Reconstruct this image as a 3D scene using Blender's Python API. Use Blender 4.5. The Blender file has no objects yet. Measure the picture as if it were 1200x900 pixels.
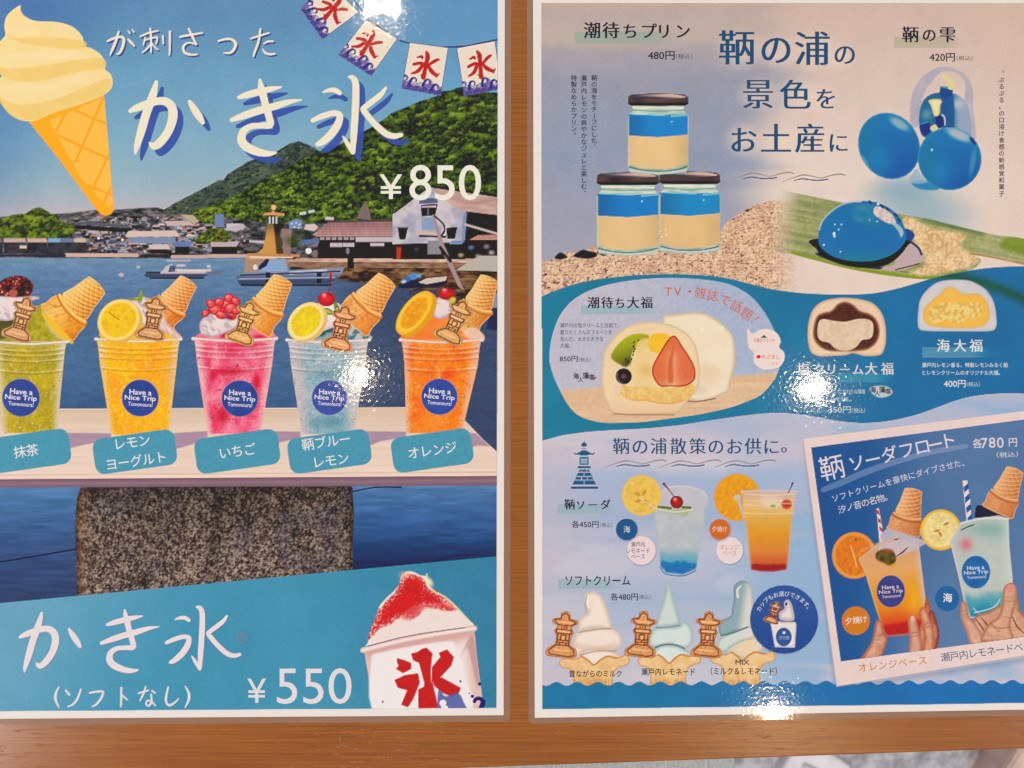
import bpy, bmesh, math, random
import numpy as np

# ---------------------------------------------------------------- camera, room light, exposure
C = bpy.context.scene.collection
scene = bpy.context.scene
S = 0.0005                       # one print unit = half a millimetre
CAM_Z = 0.47
def W(x, y, z=0.0):
    return ((x - 600) * S, (450 - y) * S, z)

cam = bpy.data.cameras.new('camera'); cam_o = bpy.data.objects.new('camera', cam); C.objects.link(cam_o)
cam_o.location = (0, 0, CAM_Z); cam_o.rotation_euler = (0, 0, 0)
cam.sensor_width = 36; cam.lens = 36 * (CAM_Z - 0.0004) / 0.6
cam.clip_start = 0.01; cam.clip_end = 50
scene.camera = cam_o

world = bpy.data.worlds.new('World'); scene.world = world; world.use_nodes = True
wn = world.node_tree.nodes['Background']
wn.inputs[0].default_value = (1.0, 0.985, 0.99, 1); wn.inputs[1].default_value = 0.32

def downlight_or_fill(x, y, z, r, power, col=(1.0, 0.95, 0.90)):
    l = bpy.data.lights.new('downlight_or_fill', 'AREA'); l.shape = 'DISK'; l.size = 2 * r; l.energy = power; l.color = col; l.spread = math.radians(150)
    o = bpy.data.objects.new('downlight_or_fill', l); C.objects.link(o); o.location = (x, y, z); return o
LAMP_Z = 1.55; LR = (CAM_Z + LAMP_Z) / CAM_Z
for px, py, r, pw in ((434, 8, .017, 1.1), (459, 11, .011, .6), (421, 441, .014, 1.2), (952, 456, .022, 1.9), (907, 838, .020, 2.2)):  # second entry is an extra lamp added to stretch the first one's glare
    downlight_or_fill((px - 600) * S * LR, (450 - py) * S * LR, LAMP_Z, r, pw, (1.0, .80, .50))
for x, y in ((-1.5, .0), (-1.5, .95), (-1.5, -.9), (1.85, -.05), (1.8, .95), (1.75, -.85), (-.45, 1.85), (.7, 1.85), (-.4, -1.75), (.7, -1.75)):  # unseen fill lamps added outside the view for even brightness
    downlight_or_fill(x, y, LAMP_Z, .04, 8.3)
scene.view_settings.view_transform = 'Standard'; scene.view_settings.look = 'None'
scene.view_settings.exposure = 0.0; scene.view_settings.gamma = 1.0
scene.cycles.transparent_max_bounces = 16; scene.cycles.caustics_reflective = False; scene.cycles.caustics_refractive = False
scene.cycles.sample_clamp_indirect = 4

# ---------------------------------------------------------------- small helpers
def s2l(c):
    c = np.clip(np.asarray(c, np.float64), 0, 1)
    return np.where(c <= .04045, c / 12.92, ((c + .055) / 1.055) ** 2.4)

def tagit(o, label=None, cat=None, group=None, kind=None):
    if label: o['label'] = label
    if cat: o['category'] = cat
    if group: o['group'] = group
    if kind: o['kind'] = kind
    return o
def empty(name, loc=(0, 0, 0)):
    o = bpy.data.objects.new(name, None); C.objects.link(o); o.location = loc; o.empty_display_size = .02; return o
def meshobj(name, verts, faces, mat, parent=None, smooth=False):
    m = bpy.data.meshes.new(name); m.from_pydata(verts, [], faces); m.update()
    if mat: m.materials.append(mat)
    if smooth: m.shade_smooth()
    o = bpy.data.objects.new(name, m); C.objects.link(o); o.parent = parent; return o
def prism(name, pts, z0, z1, mat, parent=None, bevel=0.0, seg=2):
    bm = bmesh.new()
    lo = [bm.verts.new((x, y, z0)) for x, y in pts]; hi = [bm.verts.new((x, y, z1)) for x, y in pts]; n = len(pts)
    bm.faces.new(hi); bm.faces.new(lo[::-1])
    for i in range(n): bm.faces.new((lo[i], lo[(i + 1) % n], hi[(i + 1) % n], hi[i]))
    bmesh.ops.recalc_face_normals(bm, faces=bm.faces)
    if bevel: bmesh.ops.bevel(bm, geom=[e for e in bm.edges if abs(e.verts[0].co.z - z1) < 1e-7 and abs(e.verts[1].co.z - z1) < 1e-7], offset=bevel, segments=seg, affect='EDGES', profile=.5)
    m = bpy.data.meshes.new(name); bm.to_mesh(m); bm.free(); m.materials.append(mat)
    o = bpy.data.objects.new(name, m); C.objects.link(o); o.parent = parent; return o
def mat(name):
    m = bpy.data.materials.new(name); m.use_nodes = True
    nt = m.node_tree; nt.nodes.clear(); out = nt.nodes.new('ShaderNodeOutputMaterial')
    return m, nt, out
def N(nt, t, **kw):
    n = nt.nodes.new(t)
    for k, v in kw.items():
        if k in n.inputs: n.inputs[k].default_value = v
        else: setattr(n, k, v)
    return n
def ramp_node(nt, stops):
    r = nt.nodes.new('ShaderNodeValToRGB'); cr_ = r.color_ramp
    while len(cr_.elements) < len(stops): cr_.elements.new(.5)
    for e, (p, c) in zip(cr_.elements, stops): e.position = p; e.color = tuple(c) + (1,)
    return r
def lin(*c): return tuple(float(v) for v in s2l(np.array(c) / 255.))

# ---------------------------------------------------------------- materials
def wood_material():
    m, nt, out = mat('honey_wood_veneer'); L = nt.links.new
    tc = N(nt, 'ShaderNodeTexCoord'); mp = N(nt, 'ShaderNodeMapping'); mp.inputs['Scale'].default_value = (1, 1, 1); L(tc.outputs['Object'], mp.inputs[0])
    m1 = N(nt, 'ShaderNodeMapping'); m1.inputs['Scale'].default_value = (14, 620, 1); L(tc.outputs['Object'], m1.inputs[0])
    n1 = N(nt, 'ShaderNodeTexNoise', Scale=1.0, Detail=5.0, Roughness=.6); L(m1.outputs[0], n1.inputs['Vector'])
    m2 = N(nt, 'ShaderNodeMapping'); m2.inputs['Scale'].default_value = (2.2, 34, 1); L(tc.outputs['Object'], m2.inputs[0])
    n2 = N(nt, 'ShaderNodeTexNoise', Scale=1.0, Detail=3.0); L(m2.outputs[0], n2.inputs['Vector'])
    m3 = N(nt, 'ShaderNodeMapping'); m3.inputs['Scale'].default_value = (85, 900, 1); L(tc.outputs['Object'], m3.inputs[0])
    n3 = N(nt, 'ShaderNodeTexNoise', Scale=1.0, Detail=2.0); L(m3.outputs[0], n3.inputs['Vector'])
    r1 = ramp_node(nt, [(.25, lin(118, 63, 13)), (.5, lin(140, 79, 19)), (.75, lin(158, 95, 28))]); L(n1.outputs[0], r1.inputs[0])
    r2 = ramp_node(nt, [(.3, (.92, .91, .89)), (.7, (1.05, 1.05, 1.05))]); L(n2.outputs[0], r2.inputs[0])
    mx = N(nt, 'ShaderNodeMix', data_type='RGBA', blend_type='MULTIPLY'); mx.inputs['Factor'].default_value = 1
    L(r1.outputs[0], mx.inputs['A']); L(r2.outputs[0], mx.inputs['B'])
    r3 = ramp_node(nt, [(.60, (0, 0, 0)), (.70, (1, 1, 1))]); L(n3.outputs[0], r3.inputs[0])
    m4 = N(nt, 'ShaderNodeMix', data_type='RGBA', blend_type='MIX'); L(r3.outputs[0], m4.inputs['Factor']); L(mx.outputs['Result'], m4.inputs['A']); m4.inputs['B'].default_value = lin(112, 58, 24) + (1,)
    fm = N(nt, 'ShaderNodeMath', operation='MULTIPLY'); fm.inputs[1].default_value = .45; L(r3.outputs[0], fm.inputs[0]); nt.links.new(fm.outputs[0], m4.inputs['Factor'])
    p = N(nt, 'ShaderNodeBsdfPrincipled', Roughness=.28); L(m4.outputs['Result'], p.inputs['Base Color'])
    p.inputs['Specular IOR Level'].default_value = .5
    ad = N(nt, 'ShaderNodeMath', operation='MULTIPLY_ADD'); ad.inputs[1].default_value = -1.0; L(r3.outputs[0], ad.inputs[0]); L(n1.outputs[0], ad.inputs[2])
    b = N(nt, 'ShaderNodeBump', Strength=.55, Distance=.00008); L(ad.outputs[0], b.inputs['Height']); L(b.outputs[0], p.inputs['Normal'])
    L(p.outputs[0], out.inputs[0]); return m

def ink_material():
    m, nt, out = mat('printed_ink'); L = nt.links.new
    a = N(nt, 'ShaderNodeVertexColor', layer_name='ink')
    tc = N(nt, 'ShaderNodeTexCoord'); n = N(nt, 'ShaderNodeTexNoise', Scale=2600.0, Detail=2.0); L(tc.outputs['Object'], n.inputs['Vector'])
    r = ramp_node(nt, [(.3, (.93, .93, .93)), (.7, (1.06, 1.06, 1.06))]); L(n.outputs[0], r.inputs[0])
    mx = N(nt, 'ShaderNodeMix', data_type='RGBA', blend_type='MULTIPLY'); mx.inputs['Factor'].default_value = 1
    L(a.outputs[0], mx.inputs['A']); L(r.outputs[0], mx.inputs['B'])
    p = N(nt, 'ShaderNodeBsdfPrincipled', Roughness=.7); L(mx.outputs['Result'], p.inputs['Base Color']); p.inputs['Specular IOR Level'].default_value = .1
    L(p.outputs[0], out.inputs[0]); return m
_flat = {}
def flat_material(c, name='lettering_ink', rough=.7):
    k = tuple(round(float(v), 3) for v in c)
    if k in _flat: return _flat[k]
    m, nt, out = mat(name); L = nt.links.new
    tc = N(nt, 'ShaderNodeTexCoord'); n = N(nt, 'ShaderNodeTexNoise', Scale=2200.0, Detail=2.0); L(tc.outputs['Object'], n.inputs['Vector'])
    l = ink_albedo(np.array(k))
    r = ramp_node(nt, [(.3, tuple(l * .93)), (.7, tuple(np.minimum(l * 1.05, 1)))]); L(n.outputs[0], r.inputs[0])
    p = N(nt, 'ShaderNodeBsdfPrincipled', Roughness=rough); L(r.outputs[0], p.inputs['Base Color']); p.inputs['Specular IOR Level'].default_value = .1
    L(p.outputs[0], out.inputs[0]); _flat[k] = m; return m
INKGAIN = 1 / np.array((1.05, .99, .945)); INKVEIL = np.array((.024, .026, .024))
def ink_albedo(c):
    """what the sheet looks like under the room light -> its own colour"""
    return np.clip((s2l(c) - INKVEIL) * INKGAIN, .004, .9)

def film_material(name, haze, bumpd=1.0):
    m, nt, out = mat(name); L = nt.links.new
    tc = N(nt, 'ShaderNodeTexCoord')
    n1 = N(nt, 'ShaderNodeTexNoise', Scale=330.0, Detail=2.0, Roughness=.5); L(tc.outputs['Object'], n1.inputs['Vector'])
    n1.noise_type = 'RIDGED_MULTIFRACTAL'
    n2 = N(nt, 'ShaderNodeTexNoise', Scale=45.0, Detail=1.0); L(tc.outputs['Object'], n2.inputs['Vector'])
    n3 = N(nt, 'ShaderNodeTexNoise', Scale=900.0, Detail=1.0); L(tc.outputs['Object'], n3.inputs['Vector'])
    b2 = N(nt, 'ShaderNodeBump', Strength=1.0, Distance=.00008 * bumpd); L(n2.outputs[0], b2.inputs['Height'])
    b3 = N(nt, 'ShaderNodeBump', Strength=1.0, Distance=.000010 * bumpd); L(n3.outputs[0], b3.inputs['Height']); L(b2.outputs[0], b3.inputs['Normal'])
    b1 = N(nt, 'ShaderNodeBump', Strength=1.0, Distance=.000052 * bumpd); L(n1.outputs[0], b1.inputs['Height']); L(b3.outputs[0], b1.inputs['Normal'])
    g0 = N(nt, 'ShaderNodeBsdfGlossy', Roughness=.02); L(b3.outputs[0], g0.inputs['Normal'])     # smooth outer face
    g2 = N(nt, 'ShaderNodeBsdfGlossy', Roughness=.085); L(b1.outputs[0], g2.inputs['Normal'])     # wrinkled inner face
    g = N(nt, 'ShaderNodeMixShader'); g.inputs[0].default_value = .34; L(g0.outputs[0], g.inputs[1]); L(g2.outputs[0], g.inputs[2]); b2 = b3
    tr = N(nt, 'ShaderNodeBsdfTransparent'); tr.inputs[0].default_value = (.99, .985, .975, 1)
    f = N(nt, 'ShaderNodeFresnel', IOR=1.5); L(b2.outputs[0], f.inputs['Normal'])
    ge = N(nt, 'ShaderNodeNewGeometry'); ma = N(nt, 'ShaderNodeMath', operation='MULTIPLY_ADD'); ma.inputs[1].default_value = -.83333; ma.inputs[2].default_value = 1.5
    L(ge.outputs['Backfacing'], ma.inputs[0]); L(ma.outputs[0], f.inputs['IOR'])      # a thin sheet: the same from both sides
    mx = N(nt, 'ShaderNodeMixShader'); L(f.outputs[0], mx.inputs[0]); L(tr.outputs[0], mx.inputs[1]); L(g.outputs[0], mx.inputs[2])
    last = mx
    if haze:
        d = N(nt, 'ShaderNodeBsdfDiffuse'); d.inputs[0].default_value = lin(196, 166, 150) + (1,)
        m2 = N(nt, 'ShaderNodeMixShader'); m2.inputs[0].default_value = haze; L(mx.outputs[0], m2.inputs[1]); L(d.outputs[0], m2.inputs[2]); last = m2
    L(last.outputs[0], out.inputs[0]); return m

def plain_material(name, stops, scale=40.0, rough=.7, stretch=(1, 1, 1), bump=0.0, spec=.3):
    m, nt, out = mat(name); L = nt.links.new
    tc = N(nt, 'ShaderNodeTexCoord'); mp = N(nt, 'ShaderNodeMapping'); mp.inputs['Scale'].default_value = stretch; L(tc.outputs['Object'], mp.inputs[0])
    n = N(nt, 'ShaderNodeTexNoise', Scale=scale, Detail=4.0); L(mp.outputs[0], n.inputs['Vector'])
    r = ramp_node(nt, stops); L(n.outputs[0], r.inputs[0])
    p = N(nt, 'ShaderNodeBsdfPrincipled', Roughness=rough); L(r.outputs[0], p.inputs['Base Color']); p.inputs['Specular IOR Level'].default_value = spec
    if bump:
        b = N(nt, 'ShaderNodeBump', Strength=1.0, Distance=bump); L(n.outputs[0], b.inputs['Height']); L(b.outputs[0], p.inputs['Normal'])
    L(p.outputs[0], out.inputs[0]); return m

# ---------------------------------------------------------------- floor and table
FLOOR_Z = -0.72
fl = meshobj('floor', [(-4, -4, FLOOR_Z), (4, -4, FLOOR_Z), (4, 4, FLOOR_Z), (-4, 4, FLOOR_Z)], [(0, 1, 2, 3)],
             plain_material('speckled_grey_floor', [(.32, lin(112, 112, 118)), (.5, lin(176, 178, 190)), (.68, lin(204, 206, 216))], 26.0, .5, bump=.0008))
tagit(fl, kind='structure')
def F(px, z):      # a point at height z that shows at print position px = (x, y)
    k = (CAM_Z - z) / CAM_Z
    return ((px[0] - 600) * S * k, (450 - px[1]) * S * k)
wood = wood_material()
table = empty('table', (0, 0, FLOOR_Z)); tagit(table, 'honey brown wooden table top with horizontal grain under both laminated menus', 'table')
top = [(-.95, -.2445 + .0), (-.30, -.2345), (.0, -.2245), (.30, -.2138), (.98, -.190), (.98, .62), (-.95, .62)]
top = [(-.95, -.2580), (.98, -.1902), (.98, .62), (-.95, .62)]
tt = prism('tabletop', top, -.028, 0.0, wood, None, bevel=.0012, seg=2); tt.parent = table; tt.matrix_parent_inverse.identity(); tt.location = (0, 0, -FLOOR_Z)
for x, y in ((-.85, -.19), (.86, -.13), (-.85, .54), (.86, .54)):
    lg = prism('leg', [(x - .025, y - .025), (x + .025, y - .025), (x + .025, y + .025), (x - .025, y + .025)], 0.0, -FLOOR_Z - .0285, wood, table)
# strip of mat and a bag on the floor, seen past the table edge
mt = empty('ribbed_mat', (0, 0, FLOOR_Z)); tagit(mt, 'pale grey ribbed floor mat past the lower edge of the table', 'mat')
a0, a1 = F((560, 900), FLOOR_Z)[0], F((842, 900), FLOOR_Z)[0]
prism('mat_base', [(a0, -.95), (a1, -.95), (a1 + .03, -.42), (a0, -.42)], .001, .005, plain_material('grey_mat', [(.3, lin(150, 156, 160)), (.7, lin(186, 190, 192))], 200.0, .8), mt)
v = []; f = []
x = a0 + .004
while x < a1 - .004:
    n = len(v); v += [(x - .0022, -.945, .005), (x + .0022, -.945, .005), (x, -.945, .0078), (x - .0022, -.425, .005), (x + .0022, -.425, .005), (x, -.425, .0078)]
    f += [(n, n + 2, n + 5, n + 3), (n + 2, n + 1, n + 4, n + 5)]; x += .0075
rb = meshobj('ribs', v, f, plain_material('grey_ribs', [(.3, lin(176, 180, 182)), (.7, lin(206, 208, 208))], 160.0, .8), mt)
rb['kind'] = 'stuff'
bg_ = empty('paper_bag', (F((1178, 900), FLOOR_Z)[0], -.60, FLOOR_Z)); tagit(bg_, 'pinkish beige folded bag on the floor at the lower right corner', 'bag')
prism('bag_body', [(-.045, -.10), (.16, -.10), (.17, .075), (-.015, .085), (-.055, .02)], 0.0, .06, plain_material('beige_cloth', [(.3, lin(196, 166, 160)), (.7, lin(216, 190, 184))], 30.0, .85, bump=.002), bg_, bevel=.012, seg=3)
prism('bag_flap', [(-.03, -.06), (.15, -.07), (.15, .01), (-.02, .02)], .0615, .0665, plain_material('beige_flap', [(.3, lin(186, 154, 148)), (.7, lin(206, 178, 170))], 30.0, .85), bg_, bevel=.002)
cl = empty('white_cloth', (F((945, 900), FLOOR_Z)[0], -.60, FLOOR_Z)); tagit(cl, 'white folded cloth on the floor beside the grey ribbed mat', 'cloth')
wc = plain_material('white_cloth', [(.3, lin(206, 204, 218)), (.7, lin(228, 226, 236))], 25.0, .85, bump=.002)
prism('cloth', [(-.035, -.12), (.075, -.11), (.06, .04), (-.01, .085), (-.045, .03)], 0.0, .016, wc, cl, bevel=.006, seg=3)
prism('fold', [(-.02, -.10), (.05, -.10), (.045, .02), (-.01, .045)], .0165, .026, wc, cl, bevel=.004, seg=2)
# ---------------------------------------------------------------- flat print: a numpy "ink" canvas
# Coordinates on the printed sheets run in half millimetres, x to the right and y towards the reader.
CX0, CY0, CW, CH = -32, -32, 1288, 896
INK = np.ones((CH, CW, 3), np.float32) * np.array((0.925, 0.885, 0.875), np.float32)
IDS = np.full((CH, CW), -1, np.int16)
PARTS = []            # (name, parent index or None, label)
CLIP = [None]
RNG = np.random.RandomState(7)

def part(name, parent=None, label=None):
    PARTS.append((name, parent, label)); return len(PARTS) - 1

def rgb(*c):
    return np.array(c, np.float32) / 255.0

def mixc(a, b, t):
    a = np.asarray(a, np.float32); b = np.asarray(b, np.float32); t = np.asarray(t, np.float32)
    if t.ndim: t = t[..., None]
    return a * (1 - t) + b * t

def ramp(t, *stops):
    """stops: (pos, colour) ..."""
    t = np.asarray(t, np.float32)
    out = np.zeros(t.shape + (3,), np.float32) + np.asarray(stops[0][1], np.float32)
    for (p0, c0), (p1, c1) in zip(stops, stops[1:]):
        k = np.clip((t - p0) / max(1e-6, p1 - p0), 0, 1)[..., None]
        out = np.where((t >= p0)[..., None], np.asarray(c0) * (1 - k) + np.asarray(c1) * k, out)
    return out

def win(x0, y0, x1, y1):
    i0 = max(0, int(math.floor(y0 - CY0))); i1 = min(CH, int(math.ceil(y1 - CY0)))
    j0 = max(0, int(math.floor(x0 - CX0))); j1 = min(CW, int(math.ceil(x1 - CX0)))
    if i1 <= i0 or j1 <= j0: return None
    Y, X = np.mgrid[i0:i1, j0:j1].astype(np.float32)
    return slice(i0, i1), slice(j0, j1), X + CX0 + .5, Y + CY0 + .5

_LAT = [RNG.rand(256, 256).astype(np.float32) for _ in range(6)]
def vn(X, Y, s, seed=0, sy=None):
    if sy is None:
        ca, sa = math.cos(.5 + seed * .37), math.sin(.5 + seed * .37); X, Y = X * ca - Y * sa, X * sa + Y * ca
    sy = sy or s
    x = X / s + seed * 17.3; y = Y / sy + seed * 9.7
    xi = np.floor(x).astype(np.int32); yi = np.floor(y).astype(np.int32)
    fx = x - xi; fy = y - yi
    fx = fx * fx * (3 - 2 * fx); fy = fy * fy * (3 - 2 * fy)
    L = _LAT[seed % 6]; a = L[yi & 255, xi & 255]; b = L[yi & 255, (xi + 1) & 255]
    c = L[(yi + 1) & 255, xi & 255]; d = L[(yi + 1) & 255, (xi + 1) & 255]
    return (a * (1 - fx) + b * fx) * (1 - fy) + (c * (1 - fx) + d * fx) * fy
def fbm(X, Y, s, seed=0, sy=None, n=3):
    o = 0; w = 1; t = 0
    for k in range(n):
        o = o + w * vn(X, Y, s / 2 ** k, seed + k, sy / 2 ** k if sy else None); t += w; w *= .55
    return o / t
def sst(a, b, x):
    t = np.clip((x - a) / (b - a), 0, 1); return t * t * (3 - 2 * t)

def cr(pts, closed=True, n=5):
    """Catmull-Rom through the points"""
    P = np.asarray(pts, np.float32); N = len(P); out = []
    for i in range(N if closed else N - 1):
        if closed: p0, p1, p2, p3 = P[i - 1], P[i], P[(i + 1) % N], P[(i + 2) % N]
        else: p0, p1, p2, p3 = P[max(i - 1, 0)], P[i], P[i + 1], P[min(i + 2, N - 1)]
        for k in range(n):
            t = k / n
            out.append(.5 * (2 * p1 + (p2 - p0) * t + (2 * p0 - 5 * p1 + 4 * p2 - p3) * t * t + (3 * p1 - p0 - 3 * p2 + p3) * t ** 3))
    if not closed: out.append(P[-1])
    return np.array(out, np.float32)

def sdf(P, X, Y):
    d2 = np.full(X.shape, 1e12, np.float32); inside = np.zeros(X.shape, bool); N = len(P)
    for i in range(N):
        ax, ay = P[i]; bx, by = P[(i + 1) % N]; ex, ey = bx - ax, by - ay
        L = ex * ex + ey * ey
        if L < 1e-9: continue
        px = X - ax; py = Y - ay
        t = np.clip((px * ex + py * ey) / L, 0, 1)
        qx = px - ex * t; qy = py - ey * t
        np.minimum(d2, qx * qx + qy * qy, out=d2)
        c = (ay > Y) != (by > Y)
        if abs(ey) > 1e-9: inside ^= c & (px < ex * py / ey)
    d = np.sqrt(d2)
    return np.where(inside, -d, d)

def put(w, alpha, col, pid):
    si, sj, X, Y = w
    if CLIP[0] is not None: alpha = alpha * CLIP[0][si, sj]
    A = alpha[..., None]
    INK[si, sj] = INK[si, sj] * (1 - A) + np.asarray(col, np.float32) * A
    if pid is not None:
        I = IDS[si, sj]; I[alpha > .5] = pid

def fill(pts, col, pid=None, smooth=True, soft=.9, a=1, n=5, pad=0, clip=True):
    """filled outline; col is a colour or f(X, Y, d) with d = distance inside"""
    P = cr(pts, True, n) if smooth else np.asarray(pts, np.float32)
    m = soft + 1
    w = win(P[:, 0].min() - m, P[:, 1].min() - m, P[:, 0].max() + m, P[:, 1].max() + m)
    if w is None: return
    d = sdf(P, w[2], w[3])
    al = np.clip(.5 - d / soft, 0, 1) * a
    c = col(w[2], w[3], -d) if callable(col) else col
    put(w, al, c, pid)

def maskof(pts, smooth=True, soft=.9, n=5):
    M = np.zeros((CH, CW), np.float32)
    P = cr(pts, True, n) if smooth else np.asarray(pts, np.float32)
    w = win(P[:, 0].min() - 2, P[:, 1].min() - 2, P[:, 0].max() + 2, P[:, 1].max() + 2)
    if w is not None: M[w[0], w[1]] = np.clip(.5 - sdf(P, w[2], w[3]) / soft, 0, 1)
    return M

class clipto:
    def __init__(s, M): s.M = M
    def __enter__(s):
        s.o = CLIP[0]; CLIP[0] = s.M if s.o is None else s.M * s.o
    def __exit__(s, *a): CLIP[0] = s.o

def line(pts, r, col, pid=None, smooth=True, soft=.9, a=1, n=4):
    """stroke with radius r (number or one per point)"""
    P = np.asarray(pts, np.float32)
    R = np.full(len(P), r, np.float32) if np.isscalar(r) else np.asarray(r, np.float32)
    Q = np.column_stack([P, R])
    if smooth and len(P) > 2:
        out = []; N = len(Q)
        for i in range(N - 1):
            p0, p1, p2, p3 = Q[max(i - 1, 0)], Q[i], Q[i + 1], Q[min(i + 2, N - 1)]
            for k in range(n):
                t = k / n
                out.append(.5 * (2 * p1 + (p2 - p0) * t + (2 * p0 - 5 * p1 + 4 * p2 - p3) * t * t + (3 * p1 - p0 - 3 * p2 + p3) * t ** 3))
        out.append(Q[-1]); Q = np.array(out)
    m = Q[:, 2].max() + soft + 1
    w = win(Q[:, 0].min() - m, Q[:, 1].min() - m, Q[:, 0].max() + m, Q[:, 1].max() + m)
    if w is None: return
    X, Y = w[2], w[3]; D = np.full(X.shape, 1e6, np.float32)
    for (ax, ay, ar), (bx, by, br) in zip(Q, Q[1:]):
        ex, ey = bx - ax, by - ay; L = ex * ex + ey * ey + 1e-9
        t = np.clip(((X - ax) * ex + (Y - ay) * ey) / L, 0, 1)
        D = np.minimum(D, np.hypot(X - ax - ex * t, Y - ay - ey * t) - (ar + (br - ar) * t))
    al = np.clip(.5 - D / soft, 0, 1) * a
    put(w, al, col(X, Y, -D) if callable(col) else col, pid)

def ell(cx, cy, rx, ry=None, ang=0, n=20):
    ry = ry or rx; a = math.radians(ang); t = np.linspace(0, 2 * math.pi, n, endpoint=False)
    x = rx * np.cos(t); y = ry * np.sin(t)
    return np.column_stack([cx + x * math.cos(a) - y * math.sin(a), cy + x * math.sin(a) + y * math.cos(a)])
def oval(cx, cy, rx, ry, ang, col, pid=None, soft=.9, a=1):
    fill(ell(cx, cy, rx, ry, ang, 28), col, pid, smooth=False, soft=soft, a=a)
def blob(cx, cy, rx, ry, ang, col, a=1, pid=None):
    """soft airbrushed ellipse"""
    m = max(rx, ry) * 1.2
    w = win(cx - m, cy - m, cx + m, cy + m)
    if w is None: return
    t = math.radians(ang); dx = w[2] - cx; dy = w[3] - cy
    u = (dx * math.cos(t) + dy * math.sin(t)) / rx; v = (-dx * math.sin(t) + dy * math.cos(t)) / ry
    put(w, (1 - sst(.1, 1, np.hypot(u, v))) * a, col, pid)
def rrect(cx, cy, w, h, r, ang):
    pts = []
    for sx, sy, a0 in ((1, -1, -90), (1, 1, 0), (-1, 1, 90), (-1, -1, 180)):
        for k in range(5):
            a = math.radians(a0 + 22.5 * k)
            pts.append((sx * (w / 2 - r) + r * math.cos(a), sy * (h / 2 - r) + r * math.sin(a)))
    return xf(pts, cx, cy, ang)
def xf(pts, cx, cy, ang=0, s=1, sy=None):
    a = math.radians(ang); P = np.asarray(pts, np.float32) * np.array((s, sy or s), np.float32)
    return np.column_stack([cx + P[:, 0] * math.cos(a) - P[:, 1] * math.sin(a), cy + P[:, 0] * math.sin(a) + P[:, 1] * math.cos(a)])
def grain(pid_list, amt):
    pass

def crowns(x0, y0, x1, y1, n, r0, r1, lo, mid, hi, seed, pid=None, sx=1.25):
    """round tree crowns, lit from the upper left, painted back to front"""
    rr = np.random.RandomState(seed); xs = rr.uniform(x0, x1, n); ys = np.sort(rr.uniform(y0, y1, n))
    lo, mid, hi = rgb(*lo), rgb(*mid), rgb(*hi)
    for x, y in zip(xs, ys):
        r = rr.uniform(r0, r1); k = rr.uniform(.72, 1.15); a = rr.uniform(-.5, .5)
        w = win(x - r * 1.6, y - r * 1.5, x + r * 1.6, y + r * 1.5)
        if w is None: continue
        X, Y = w[2], w[3]; u = (X - x) / (r * sx); v = (Y - y) / r
        wob = (vn(X, Y, 2.4, 3) - .5) * .7
        d = np.hypot(u, v) + wob
        lit = np.clip(.5 - v * .75 - u * .25 + (vn(X, Y, 1.7, 2) - .5) * .8, 0, 1)
        c = ramp(lit, (0, lo), (.5, mid * k), (1, np.minimum(hi * k, 1)))
        put(w, np.clip((1 - d) * 2.5, 0, 1) * .85, c, pid)
# ---------------------------------------------------------------- shared printed motifs
TEXTS = []; CALL = [0]
def text(s, x0, y0, x1, y1, col, pid, ang=0, bold=0.0, thin=0.0):
    """lettering fitted to the box; ang turns it about the box centre"""
    CALL[0] += 1; TEXTS.append((s, x0, y0, x1, y1, tuple(col), pid, ang, bold, thin, CALL[0]))
def chars(s, pts, size, col, pid, bold=0.0, thin=0.0):
    """single characters: pts = (cx, cy, angle), size = em"""
    CALL[0] += 1
    for ch, (x, y, a) in zip(s, pts):
        TEXTS.append((ch, x, y, size, None, tuple(col), pid, a, bold, thin, CALL[0]))
def vtext(s, x, y0, y1, size, col, pid, bold=0.0):
    n = len(s); st = (y1 - y0) / n
    pts = []
    for k, ch in enumerate(s):
        a = 90 if ch in 'ー' else 0
        ox, oy = (size * .45, -size * .5) if ch in '、。' else (0, 0)
        pts.append((x + ox, y0 + st * (k + .5) + oy, a))
    chars(s, pts, size, col, pid, bold or .014)

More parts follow.
